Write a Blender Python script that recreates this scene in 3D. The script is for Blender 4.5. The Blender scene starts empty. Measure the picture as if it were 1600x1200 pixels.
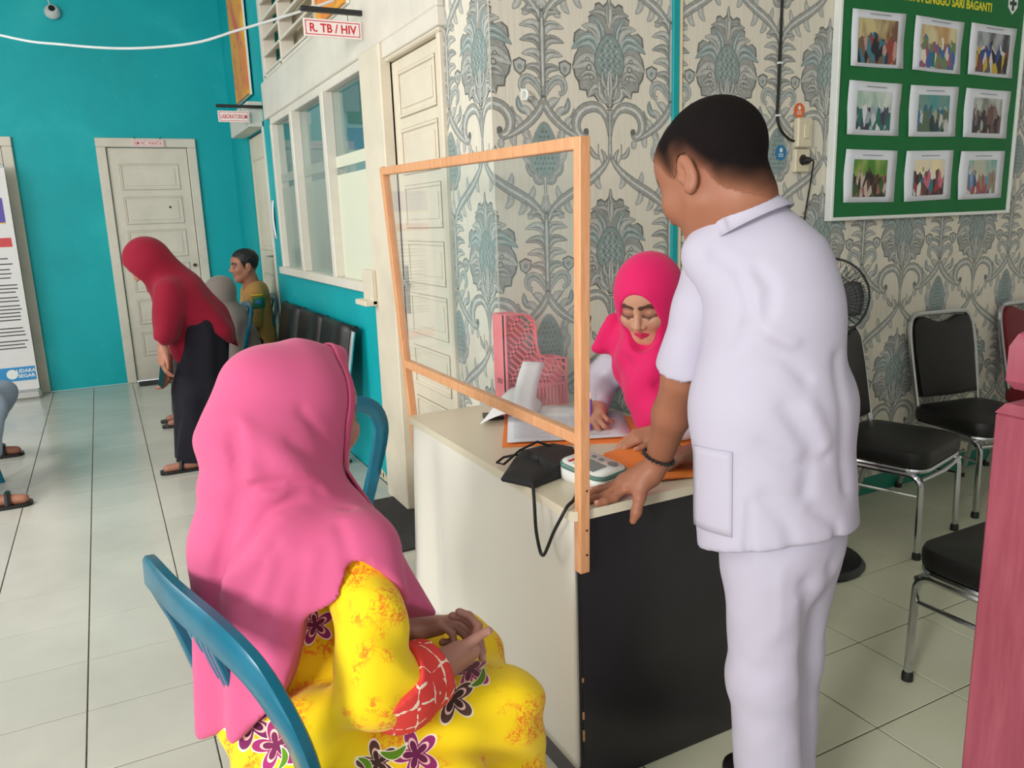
import bpy, math, random
import numpy as np
from math import sin, cos, pi, radians, sqrt, atan2
from mathutils import Vector, Matrix

random.seed(7); rng = np.random.default_rng(7)
scene = bpy.context.scene
C = scene.collection

# ------------------------------------------------------------------ camera, world, lights, exposure
FPX, YAW, PITCH, ROLL, CAM_H = 1226.2, radians(27.03), radians(11.98), radians(1.98), 1.40
fw = Vector((sin(YAW)*cos(PITCH), cos(YAW)*cos(PITCH), -sin(PITCH)))
r0 = Vector((cos(YAW), -sin(YAW), 0)); d0 = fw.cross(r0)
rt = r0*cos(ROLL) + d0*sin(ROLL); dn = -r0*sin(ROLL) + d0*cos(ROLL)
cam_data = bpy.data.cameras.new('camera'); cam = bpy.data.objects.new('camera', cam_data); C.objects.link(cam)
cam_data.sensor_width = 36.0; cam_data.lens = FPX*36.0/1600.0; cam_data.clip_start = 0.02
M3 = Matrix((rt, -dn, -fw)).transposed()
cam.matrix_world = Matrix.Translation((0, 0, CAM_H)) @ M3.to_4x4()
scene.camera = cam

world = bpy.data.worlds.new('daylight'); scene.world = world; world.use_nodes = True
bg = world.node_tree.nodes['Background']
bg.inputs['Color'].default_value = (0.97, 0.985, 1.0, 1); bg.inputs['Strength'].default_value = 0.85

def area_light(name, loc, target, sx, sy, power, color=(1, 1, 1)):
    l = bpy.data.lights.new(name, 'AREA'); l.shape = 'RECTANGLE'; l.size = sx; l.size_y = sy
    l.energy = power; l.color = color
    o = bpy.data.objects.new(name, l); C.objects.link(o); o.location = loc
    o.rotation_euler = (Vector(target)-Vector(loc)).to_track_quat('-Z', 'Y').to_euler()
    return o
area_light('daylight_entrance', (-3.6, -1.2, 2.3), (0.7, 1.7, 0.7), 1.0, 1.2, 165, (1.0, 0.98, 0.94))
area_light('daylight_corridor', (-2.6, 4.2, 2.4), (0.6, 5.2, 0.6), 2.2, 1.6, 62, (1.0, 0.98, 0.95))
vs = scene.view_settings
vs.view_transform = 'Standard'; vs.look = 'None'; vs.gamma = 1.0; vs.use_curve_mapping = False
vs.exposure = 0.25

# ------------------------------------------------------------------ colour and material helpers
def srgb(r, g, b):
    f = lambda c: (c/255.0/12.92) if c/255.0 <= 0.04045 else ((c/255.0+0.055)/1.055)**2.4
    return (f(r), f(g), f(b), 1.0)

MATS = {}
class NT:
    """tiny helper to write node trees"""
    def __init__(self, name):
        self.m = bpy.data.materials.new(name); self.m.use_nodes = True
        self.t = self.m.node_tree; self.n = self.t.nodes; self.p = self.n['Principled BSDF']
        MATS[name] = self.m
    def new(self, typ, **kw):
        nd = self.n.new(typ)
        for k, v in kw.items(): setattr(nd, k, v)
        return nd
    def link(self, a, b): self.t.links.new(a, b)
    def put(self, sock, v):
        if hasattr(v, 'bl_idname') or hasattr(v, 'is_output'): self.link(v, sock)
        else: sock.default_value = v
    def math(self, op, a, b=0.0, c=None, clamp=False):
        nd = self.new('ShaderNodeMath', operation=op, use_clamp=clamp)
        self.put(nd.inputs[0], a); self.put(nd.inputs[1], b)
        if c is not None: self.put(nd.inputs[2], c)
        return nd.outputs[0]
    def dot(self, a, v):
        nd = self.new('ShaderNodeVectorMath', operation='DOT_PRODUCT'); self.put(nd.inputs[0], a); nd.inputs[1].default_value = v
        return nd.outputs['Value']
    def mix(self, fac, a, b):
        nd = self.new('ShaderNodeMix', data_type='RGBA'); self.put(nd.inputs[0], fac); self.put(nd.inputs[6], a); self.put(nd.inputs[7], b)
        return nd.outputs[2]
    def obj(self): return self.new('ShaderNodeTexCoord').outputs['Object']
    def noise(self, vec, scale, detail=3.0, rough=0.5, dist=0.0):
        nd = self.new('ShaderNodeTexNoise'); self.link(vec, nd.inputs['Vector'])
        nd.inputs['Scale'].default_value = scale; nd.inputs['Detail'].default_value = detail
        nd.inputs['Roughness'].default_value = rough; nd.inputs['Distortion'].default_value = dist
        return nd.outputs['Fac']
    def ramp(self, fac, stops, interp='LINEAR'):
        nd = self.new('ShaderNodeValToRGB'); self.link(fac, nd.inputs[0]); cr = nd.color_ramp; cr.interpolation = interp
        while len(cr.elements) < len(stops): cr.elements.new(0.5)
        for e, (p, c) in zip(cr.elements, stops): e.position = p; e.color = c
        return nd.outputs[0]
    def bump(self, h, strength=0.2, dist=0.01):
        nd = self.new('ShaderNodeBump'); nd.inputs['Strength'].default_value = strength; nd.inputs['Distance'].default_value = dist
        self.link(h, nd.inputs['Height']); self.link(nd.outputs[0], self.p.inputs['Normal'])
    def base(self, col=None, rough=0.5, metal=0.0, spec=0.5):
        if col is not None: self.put(self.p.inputs['Base Color'], col)
        self.p.inputs['Roughness'].default_value = rough; self.p.inputs['Metallic'].default_value = metal
        self.p.inputs['Specular IOR Level'].default_value = spec
        return self.m

def mat(name, rgb, rough=0.5, metal=0.0, spec=0.5, var=0.06, scale=9.0, bump=0.0, bscale=60.0, sheen=0.0, sss=0.0):
    """plain painted / plastic / cloth surface with slight procedural unevenness"""
    if name in MATS: return MATS[name]
    t = NT(name); o = t.obj(); c = srgb(*rgb)
    f = t.noise(o, scale, 4.0)
    lo = tuple(max(0, x*(1-var)) for x in c[:3])+(1,); hi = tuple(min(1, x*(1+var)) for x in c[:3])+(1,)
    t.base(t.ramp(f, [(0.3, lo), (0.7, hi)]), rough, metal, spec)
    if bump: t.bump(t.noise(o, bscale, 2.0), bump, 0.004)
    if sheen: t.p.inputs['Sheen Weight'].default_value = sheen
    if sss:
        t.p.inputs['Subsurface Weight'].default_value = sss
        t.p.inputs['Subsurface Radius'].default_value = (0.012, 0.005, 0.003)
    return t.m

def vcol_mat(name, rough=0.55, spec=0.4, sss=0.0, bump=0.0, bscale=120, var=0.05):
    """surface whose own colours are stored per vertex (skin with lips and brows, printed pattern)"""
    t = NT(name); a = t.new('ShaderNodeVertexColor'); a.layer_name = 'Col'
    f = t.noise(t.obj(), 25.0, 3.0)
    hv = t.new('ShaderNodeHueSaturation'); t.link(a.outputs['Color'], hv.inputs['Color'])
    mr = t.new('ShaderNodeMapRange'); t.link(f, mr.inputs[0]); mr.inputs[3].default_value = 1-var; mr.inputs[4].default_value = 1+var
    t.link(mr.outputs[0], hv.inputs['Value'])
    t.base(hv.outputs[0], rough, 0, spec)
    if sss:
        t.p.inputs['Subsurface Weight'].default_value = sss
        t.p.inputs['Subsurface Radius'].default_value = (0.012, 0.005, 0.003)
    if bump: t.bump(t.noise(t.obj(), bscale, 2.0), bump, 0.002)
    return t.m

# ------------------------------------------------------------------ mesh helpers
def V(*a): return Vector(a)

class MB:
    def __init__(self): self.v = []; self.f = []; self.mi = []; self.m = 0
    def add(self, vs, fs):
        b = len(self.v); self.v += [tuple(p) for p in vs]; self.f += [tuple(i+b for i in f) for f in fs]; self.mi += [self.m]*len(fs)
        return self
    def box(self, lo, hi, bev=0.0, M=None):
        lo = [min(a, b) for a, b in zip(lo, hi)], [max(a, b) for a, b in zip(lo, hi)]
        a, b = lo
        if bev <= 0:
            vs = [(x, y, z) for z in (a[2], b[2]) for y in (a[1], b[1]) for x in (a[0], b[0])]
            fs = [(0, 2, 3, 1), (4, 5, 7, 6), (0, 1, 5, 4), (2, 6, 7, 3), (0, 4, 6, 2), (1, 3, 7, 5)]
        else:
            bev = min(bev, *[(b[i]-a[i])*0.49 for i in range(3)])
            vs = []; idx = {}
            for sx in (0, 1):
                for sy in (0, 1):
                    for sz in (0, 1):
                        s = (sx, sy, sz)
                        for ax in range(3):
                            p = []
                            for i in range(3):
                                e = (a[i], b[i])[s[i]]
                                if i != ax: e += bev*(1-2*s[i])
                                p.append(e)
                            idx[(s, ax)] = len(vs); vs.append(tuple(p))
            fs = []
            for ax in range(3):
                o = [i for i in range(3) if i != ax]
                for sd in (0, 1):
                    q = []
                    for (i, j) in ((0, 0), (1, 0), (1, 1), (0, 1)):
                        s = [0, 0, 0]; s[ax] = sd; s[o[0]] = i; s[o[1]] = j; q.append(idx[(tuple(s), ax)])
                    fs.append(tuple(q))
                for i in (0, 1):
                    for j in (0, 1):
                        s0 = [0, 0, 0]; s0[o[0]] = i; s0[o[1]] = j; s1 = list(s0); s0[ax] = 0; s1[ax] = 1
                        fs.append((idx[(tuple(s0), o[0])], idx[(tuple(s1), o[0])], idx[(tuple(s1), o[1])], idx[(tuple(s0), o[1])]))
            for sx in (0, 1):
                for sy in (0, 1):
                    for sz in (0, 1):
                        s = (sx, sy, sz); fs.append((idx[(s, 0)], idx[(s, 1)], idx[(s, 2)]))
        if M is not None: vs = [tuple(M @ Vector(p)) for p in vs]
        return self.add(vs, fs)
    def bar(self, p, q, w, h, up=(0, 0, 1), bev=0.0):
        """box from p to q with width w (sideways) and height h (along up)"""
        p = Vector(p); q = Vector(q); x = (q-p); L = x.length; x.normalize()
        u = Vector(up); y = u.cross(x)
        if y.length < 1e-5: y = Vector((0, 1, 0)).cross(x)
        y.normalize(); z = x.cross(y)
        M = Matrix((x, y, z)).transposed().to_4x4(); M.translation = p
        return self.box((0, -w/2, -h/2), (L, w/2, h/2), bev, M)
    def tube(self, pts, r, n=8, closed=False, cap=True):
        pts = [Vector(p) for p in pts]; N = len(pts)
        rr = r if isinstance(r, (list, tuple)) else [r]*N
        vs = []; prev = None
        for i, p in enumerate(pts):
            if closed: t = pts[(i+1) % N]-pts[i-1]
            else: t = pts[min(i+1, N-1)]-pts[max(i-1, 0)]
            t.normalize()
            if prev is None:
                a = Vector((0, 0, 1)) if abs(t.z) < 0.9 else Vector((1, 0, 0)); u = t.cross(a).normalized()
            else: u = (prev-t*prev.dot(t)).normalized()
            prev = u; w = t.cross(u)
            for k in range(n):
                an = 2*pi*k/n; vs.append(p+(u*cos(an)+w*sin(an))*rr[i])
        fs = []
        for i in range(N if closed else N-1):
            j = (i+1) % N
            for k in range(n): fs.append((i*n+k, i*n+(k+1) % n, j*n+(k+1) % n, j*n+k))
        if cap and not closed:
            fs.append(tuple(range(n-1, -1, -1))); fs.append(tuple((N-1)*n+k for k in range(n)))
        return self.add(vs, fs)
    def lathe(self, prof, n=24, M=None):
        """prof: list of (radius, z)"""
        vs = []; fs = []
        for r, z in prof:
            for k in range(n): a = 2*pi*k/n; vs.append((r*cos(a), r*sin(a), z))
        for i in range(len(prof)-1):
            for k in range(n): fs.append((i*n+k, i*n+(k+1) % n, (i+1)*n+(k+1) % n, (i+1)*n+k))
        if prof[0][0] > 1e-6: fs.append(tuple(range(n-1, -1, -1)))
        if prof[-1][0] > 1e-6: fs.append(tuple((len(prof)-1)*n+k for k in range(n)))
        if M is not None: vs = [tuple(M @ Vector(p)) for p in vs]
        return self.add(vs, fs)
    def prism(self, poly, h0, h1, M=None):
        """2D polygon (x,y) extruded along z"""
        n = len(poly)
        vs = [(x, y, h0) for x, y in poly]+[(x, y, h1) for x, y in poly]
        fs = [tuple(range(n-1, -1, -1)), tuple(range(n, 2*n))]+[(i, (i+1) % n, n+(i+1) % n, n+i) for i in range(n)]
        if M is not None: vs = [tuple(M @ Vector(p)) for p in vs]
        return self.add(vs, fs)
    def grid(self, rows, closed=False):
        nr = len(rows); nc = len(rows[0]); vs = [p for r in rows for p in r]; fs = []
        for i in range(nr-1):
            for j in range(nc if closed else nc-1):
                k = (j+1) % nc; fs.append((i*nc+j, i*nc+k, (i+1)*nc+k, (i+1)*nc+j))
        return self.add(vs, fs)
    def build(self, name, material=None, parent=None, smooth=0.6, mats=None, solid=0.0, sub=0, fix=True):
        me = bpy.data.meshes.new(name); me.from_pydata(self.v, [], self.f)
        if fix:
            import bmesh
            bm = bmesh.new(); bm.from_mesh(me); bmesh.ops.recalc_face_normals(bm, faces=bm.faces); bm.to_mesh(me); bm.free()
        o = bpy.data.objects.new(name, me); C.objects.link(o)
        for m in (mats or [material]): me.materials.append(m)
        if mats: me.polygons.foreach_set('material_index', self.mi)
        if smooth:
            me.polygons.foreach_set('use_smooth', [True]*len(me.polygons)); me.set_sharp_from_angle(angle=smooth)
        me.update()
        if solid:
            md = o.modifiers.new('thickness', 'SOLIDIFY'); md.thickness = solid; md.offset = 0
        if sub:
            md = o.modifiers.new('smooth', 'SUBSURF'); md.levels = sub; md.render_levels = sub
        if parent is not None: o.parent = parent
        return o

def tag(o, label=None, cat=None, group=None, kind=None):
    if label: o['label'] = label
    if cat: o['category'] = cat
    if group: o['group'] = group
    if kind: o['kind'] = kind
    return o
def thing(name, label, cat, loc=(0, 0, 0), rz=0.0, group=None):
    o = bpy.data.objects.new(name, None); C.objects.link(o); o.location = loc; o.rotation_euler = (0, 0, rz); o.empty_display_size = 0.1
    return tag(o, label, cat, group)
def struct(o): o['kind'] = 'structure'; return o
def dup(root, loc, rz, label=None, group=None):
    r = root.copy(); C.objects.link(r); r.location = loc; r.rotation_euler = (0, 0, rz)
    if label: r['label'] = label
    if group: r['group'] = group
    for ch in list(root.children):
        c = ch.copy(); C.objects.link(c); c.parent = r
        for g in list(ch.children):
            d = g.copy(); C.objects.link(d); d.parent = c
    return r
def text_mesh(name, body, size, material, loc, rot, parent=None, align='CENTER', sx=1.0, bold=0.0, extrude=0.0003, italic=0.0, width=None):
    cu = bpy.data.curves.new(name, 'FONT'); cu.body = body; cu.size = size; cu.align_x = align; cu.align_y = 'CENTER'
    cu.offset = bold; cu.extrude = extrude; cu.resolution_u = 3; cu.shear = italic
    tmp = bpy.data.objects.new(name+'_tmp', cu); C.objects.link(tmp)
    me = bpy.data.meshes.new_from_object(tmp.evaluated_get(bpy.context.evaluated_depsgraph_get()))
    bpy.data.objects.remove(tmp); bpy.data.curves.remove(cu)
    if width is not None:
        xs = [v.co.x for v in me.vertices]; w = max(xs)-min(xs); sx = width/w if w > 0 else 1
    for v in me.vertices: v.co.x *= sx
    me.materials.clear(); me.materials.append(material)
    o = bpy.data.objects.new(name, me); C.objects.link(o); o.location = loc; o.rotation_euler = rot
    if parent is not None: o.parent = parent
    return o
ROT_Y = (pi/2, 0, 0)          # text on a plane facing -Y
ROT_X = (pi/2, 0, -pi/2)      # text on a plane facing -X

def wall_boxes(mb, axis, c0, c1, u0, u1, z0, z1, holes):
    """solid wall slab with rectangular holes; axis 'x': plane of constant x, u is y"""
    us = sorted({u0, u1, *[h[0] for h in holes], *[h[1] for h in holes]}); zs = sorted({z0, z1, *[h[2] for h in holes], *[h[3] for h in holes]})
    for i in range(len(us)-1):
        zz = []
        for j in range(len(zs)-1):
            um = (us[i]+us[i+1])/2; zm = (zs[j]+zs[j+1])/2
            if any(h[0] < um < h[1] and h[2] < zm < h[3] for h in holes): continue
            if zz and abs(zz[-1][1]-zs[j]) < 1e-9: zz[-1][1] = zs[j+1]
            else: zz.append([zs[j], zs[j+1]])
        for a, b in zz:
            if axis == 'x': mb.box((c0, us[i], a), (c1, us[i+1], b))
            else: mb.box((us[i], c0, a), (us[i+1], c1, b))

# ------------------------------------------------------------------ surface materials
def paint_teal():
    t = NT('teal_wall_paint'); o = t.obj()
    f = t.noise(o, 1.6, 5.0, 0.6, 0.3); g = t.noise(o, 160.0, 2.0)
    c = t.ramp(f, [(0.30, srgb(0, 158, 166)), (0.55, srgb(0, 168, 176)), (0.80, srgb(40, 182, 186))])
    ch = t.noise(o, 26.0, 4.0, 0.7); k = t.ramp(ch, [(0.70, (0, 0, 0, 1)), (0.73, (1, 1, 1, 1))])
    t.base(t.mix(t.math('MULTIPLY', k, 0.35), c, srgb(170, 200, 195)), 0.55, 0, 0.35); t.bump(g, 0.25, 0.003)
    return t.m
TEAL = paint_teal()
def paint_white(name='white_wood_paint', rgb=(222, 216, 204)):
    t = NT(name); o = t.obj(); f = t.noise(o, 3.0, 6.0, 0.65)
    c = t.ramp(f, [(0.25, srgb(*[int(x*0.93) for x in rgb])), (0.6, srgb(*rgb))])
    st = t.ramp(t.noise(o, 12.0, 5.0, 0.7), [(0.70, (0, 0, 0, 1)), (0.8, (1, 1, 1, 1))])
    t.base(t.mix(t.math('MULTIPLY', st, 0.35), c, srgb(180, 160, 130)), 0.45, 0, 0.4)
    return t.m
WHITEP = paint_white(); CREAMP = paint_white('cream_door_paint', (224, 214, 194)); GREYP = paint_white('old_white_door_paint', (218, 210, 196))
PLASTER = mat('ceiling_plaster', (225, 225, 220), 0.8)
GREENB = mat('green_baseboard_paint', (28, 128, 108), 0.45)
DARKGAP = mat('panel_joint_line', (150, 140, 122), 0.6)  # thin strips round each door panel, darker than the leaf

def tile_mat():
    t = NT('white_ceramic_tile'); o = t.obj()
    oi = t.new('ShaderNodeObjectInfo')
    f = t.noise(t.new('ShaderNodeNewGeometry').outputs['Position'], 2.2, 5.0, 0.6)
    c = t.ramp(f, [(0.3, srgb(190, 188, 178)), (0.7, srgb(204, 202, 192))])
    v = t.math('MULTIPLY_ADD', oi.outputs['Random'], 0.06, 0.97)
    hv = t.new('ShaderNodeHueSaturation'); t.link(c, hv.inputs['Color']); t.link(v, hv.inputs['Value'])
    t.base(hv.outputs[0], 0.22, 0, 0.5); t.bump(t.noise(o, 9.0, 3.0), 0.03, 0.004)
    return t.m
TILE = tile_mat()
def grout_mat():
    t = NT('grout_and_far_tiles'); g = t.new('ShaderNodeNewGeometry').outputs['Position']
    f = t.noise(g, 30.0, 4.0)
    t.base(t.ramp(f, [(0.3, srgb(58, 50, 40)), (0.7, srgb(100, 90, 76))]), 0.85, 0, 0.2)
    return t.m
def far_tile_mat():
    t = NT('far_floor_tiles'); g = t.new('ShaderNodeNewGeometry').outputs['Position']
    br = t.new('ShaderNodeTexBrick'); br.offset = 0.0; t.link(g, br.inputs['Vector'])
    br.inputs['Color1'].default_value = srgb(208, 206, 196); br.inputs['Color2'].default_value = srgb(214, 212, 202); br.inputs['Mortar'].default_value = srgb(110, 98, 82)
    br.inputs['Scale'].default_value = 1.0; br.inputs['Mortar Size'].default_value = 0.002; br.inputs['Brick Width'].default_value = 0.321; br.inputs['Row Height'].default_value = 0.321
    t.base(br.outputs['Color'], 0.25)
    return t.m
GROUT = grout_mat()

XS, YW, YB = 1.236, 2.50, 8.10     # side wall plane, wallpaper wall plane, back wall plane
TS = 0.3215
# ------------------------------------------------------------------ floor with single tiles
floor = struct(MB().box((-3.2, -3.0, -0.10), (6.0, YB, -0.0025)).build('floor', GROUT, smooth=0))
tile_mesh = None
def add_tile(x0, y0, w=TS, d=TS):
    global tile_mesh
    if abs(w-TS) < 1e-4 and abs(d-TS) < 1e-4:
        if tile_mesh is None:
            o = MB().box((0.0021, 0.0021, -0.009), (TS-0.0021, TS-0.0021, 0.0), 0.0012).build('tile', TILE, floor, smooth=0); tile_mesh = o.data
        else:
            o = bpy.data.objects.new('tile', tile_mesh); C.objects.link(o); o.parent = floor
    else:
        o = MB().box((0.0016, 0.0016, -0.009), (w-0.0016, d-0.0016, 0.0), 0.0012).build('tile', TILE, floor, smooth=0)
    o.location = (x0, y0, 0)
XL = [-0.205+TS*k for k in range(-3, 5)]          # corridor columns, last ends at 1.40 -> trimmed at the side wall
for i in range(-5, 18):
    y0 = 2.463+TS*i; d = min(TS, YB-0.003-y0)
    if d < 0.05: continue
    for k, x0 in enumerate(XL):
        if y0 > YW-0.05:
            w = min(TS, XS-0.003-x0)
            if w > 0.03: add_tile(x0, y0, w, d)
        elif x0 < 0.95 and y0+d > 0.9: add_tile(x0, y0)
def cream_tile():
    t = NT('cream_ceramic_tile'); f = t.noise(t.new('ShaderNodeNewGeometry').outputs['Position'], 2.0, 5.0, 0.6)
    t.base(t.ramp(f, [(0.3, srgb(204, 206, 180)), (0.7, srgb(216, 216, 194))]), 0.24, 0, 0.5)
    return t.m
TILE = cream_tile(); tile_mesh = None
for i in range(0, 6):
    y0 = 0.932+TS*(i-1)
    for k in range(0, 11):
        x0 = 1.0820+TS*k
        w, xx = (TS, x0)
        d = min(TS, YW-0.004-y0)
        if d > 0.05: add_tile(xx, y0, w, d)
# tiles of the part of the room behind the camera and beside the corridor, out of the photograph
FT = far_tile_mat()
far = MB()
far.box((-3.2, -3.0, -0.009), (6.0, 0.60, -0.0004)); far.box((-3.2, 0.60, -0.009), (-1.173, YB, -0.0004)); far.box((4.625, 0.60, -0.009), (6.0, YW, -0.0004))
tag(far.build('outer_tile', FT, floor, smooth=0), kind='stuff')

# ------------------------------------------------------------------ walls
mb = MB(); wall_boxes(mb, 'y', YB, YB+0.14, -3.2, XS+0.14, 0, 3.5, [(0.16, 0.83, 0, 2.13), (-1.33, -0.63, 0, 2.13)])
mb.box((-1.40, YB+0.05, 0), (0.90, YB+0.14, 2.2))
wall_back = struct(mb.build('wall_back', TEAL, smooth=0))
LAB = (6.52, 7.28, 0, 2.14)
mb = MB(); wall_boxes(mb, 'x', XS, XS+0.14, YW, YB, 0, 3.5, [(3.80, 6.09, 1.09, 2.15), (4.60, 6.10, 2.43, 3.02), (2.90, 3.50, 0, 2.10), LAB])
mb.box((XS+0.10, 2.85, 0), (XS+0.14, 3.55, 2.15)); mb.box((XS+0.10, 6.4, 0), (XS+0.14, 7.35, 2.2))
wall_side = struct(mb.build('wall_side', TEAL, smooth=0))
wall_right = struct(MB().box((XS+0.14, YW, 0), (6.0, YW+0.14, 3.5)).build('wall_right', TEAL, smooth=0))
struct(MB().box((1.3, -2.5, -0.002), (6.0, -2.36, 3.5)).build('wall_light_block', PLASTER, smooth=0))  # unseen wall added behind the camera to darken the right side
struct(MB().box((6.0, -3.0, -0.1), (6.14, YW+0.14, 3.5)).build('wall_far', PLASTER, smooth=0))
mb = MB(); wall_boxes(mb, 'x', -3.34, -3.2, -3.0, YB+0.14, 0, 3.5, [(-2.6, 1.2, 0.0, 3.0), (2.6, 6.6, 0.7, 3.0)])
struct(mb.build('wall_left', PLASTER, smooth=0))
mb = MB().box((-3.34, -3.0, 3.5), (6.14, YW+0.14, 3.6)); mb.box((-3.34, YW+0.14, 3.5), (XS+0.14, YB+0.14, 3.6))
struct(mb.build('ceiling', PLASTER, smooth=0))
# second room seen through the window panes
struct(MB().box((XS+0.14, 6.90, 0), (3.6, 7.0, 3.3)).build('wall_inner_end', mat('inner_end_paint', (206, 226, 220), 0.6), smooth=0))
struct(MB().box((3.6, YW+0.14, 0), (3.7, 7.0, 2.7)).build('wall_inner', mat('inner_wall_paint', (190, 214, 208), 0.6), smooth=0))
struct(MB().box((XS+0.14, YW+0.14, -0.1), (3.6, YB+0.14, -0.002)).build('floor_inner', mat('inner_floor', (190, 190, 180), 0.4), smooth=0))
# bottom paint wear on the corridor wall: bare plaster patches beside the door post
mb = MB()
for k in range(9):
    y = 3.86+0.045*k+random.uniform(-.01, .01); z = random.uniform(0.02, 0.05); n = 7
    poly = [(y+random.uniform(.6, 1)*0.035*cos(a*2*pi/n), z+random.uniform(.5, 1)*0.04*sin(a*2*pi/n)) for a in range(n)]
    mb.add([(XS-0.0008, p, max(q, 0.002)) for p, q in poly], [tuple(range(n))])
for y, z, h in ((4.22, 0.42, .018), (4.16, 0.39, .006), (5.9, .9, .01)):
    mb.add([(XS-0.0008, y-.004, z-h), (XS-0.0008, y+.004, z-h), (XS-0.0008, y+.005, z+h), (XS-0.0008, y-.003, z+h)], [(0, 1, 2, 3)])
mb.build('peeled_patch', mat('bare_plaster', (205, 190, 160), 0.85), wall_side, smooth=0)

# baseboard along the wallpapered wall
struct(MB().box((XS-0.012, YW-0.014, 0), (6.0, YW, 0.085), 0.004).build('baseboard_right', GREENB))

# ------------------------------------------------------------------ wallpaper with printed damask
def wallpaper_mat():
    t = NT('cream_wallpaper'); o = t.obj()
    mp = t.new('ShaderNodeMapping'); t.link(o, mp.inputs[0]); mp.inputs['Scale'].default_value = (1, 1, 0.02)
    s = t.noise(mp.outputs[0], 260.0, 2.0)
    t.base(t.ramp(s, [(0.3, srgb(214, 208, 192)), (0.7, srgb(228, 222, 207))]), 0.5, 0, 0.35); t.bump(s, 0.1, 0.001)
    return t.m
WPM = wallpaper_mat()
WPT = 0.003
mb = MB().box((XS-WPT, YW-WPT, 0.085), (6.0, YW, 3.5)); mb.box((XS-WPT, YW, 0.0), (XS, 2.885, 3.5))
wallpaper = mb.build('wallpaper', WPM, wall_right, smooth=0)

class Damask:
    """one repeat of the print as flat polygons: (points, tone, layer)"""
    def __init__(self): self.p = []
    def poly(self, pts, tone, layer): self.p.append((pts, tone, layer))
    def strip(self, ctr, wid, tone, layer):
        n = len(ctr); L = []; R = []
        for i in range(n):
            a = ctr[max(i-1, 0)]; b = ctr[min(i+1, n-1)]; dx, dy = b[0]-a[0], b[1]-a[1]; l = math.hypot(dx, dy) or 1
            w = wid[i] if isinstance(wid, (list, tuple)) else wid
            L.append((ctr[i][0]-dy/l*w/2, ctr[i][1]+dx/l*w/2)); R.append((ctr[i][0]+dy/l*w/2, ctr[i][1]-dx/l*w/2))
        for i in range(n-1):
            self.poly([L[i], L[i+1], R[i+1]], tone, layer); self.poly([L[i], R[i+1], R[i]], tone, layer)
    def leaf(self, p0, p1, w, bend=0.0, tone='mid', lines=2, layer=1, curl=0.0):
        n = 9; dx, dy = p1[0]-p0[0], p1[1]-p0[1]; nx, ny = -dy, dx
        ctr = []
        for i in range(n):
            t = i/(n-1); o = bend*sin(pi*t)+curl*t*t*t
            ctr.append((p0[0]+dx*t+nx*o, p0[1]+dy*t+ny*o))
        prof = [max(0.05, sin(pi*min(1, (i/(n-1))*0.86+0.10))**0.8) for i in range(n)]; prof[-1] = 0.02
        self.strip(ctr, [w*q+0.0035 for q in prof], 'dark', layer)
        self.strip(ctr, [w*q for q in prof], tone, layer+0.3)
        for k in range(lines):
            s = (k+1)/(lines+1)-0.5
            sub = []
            for i in range(1, n-1):
                a = ctr[i-1]; b = ctr[i+1]; ex, ey = b[0]-a[0], b[1]-a[1]; l = math.hypot(ex, ey) or 1
                sub.append((ctr[i][0]-ey/l*w*prof[i]*s, ctr[i][1]+ex/l*w*prof[i]*s))
            self.strip(sub, [0.0035*sin(pi*(i+.5)/len(sub)) for i in range(len(sub))], 'light' if k % 2 == 0 else 'dark', layer+0.6)
    def both(self, f):
        for s in (1, -1): f(s)
def bez(p0, p1, p2, p3, n=10):
    out = []
    for i in range(n+1):
        t = i/n; u = 1-t
        out.append(tuple(u**3*a+3*u*u*t*b+3*u*t*t*c+t**3*d for a, b, c, d in zip(p0, p1, p2, p3)))
    return out
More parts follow.
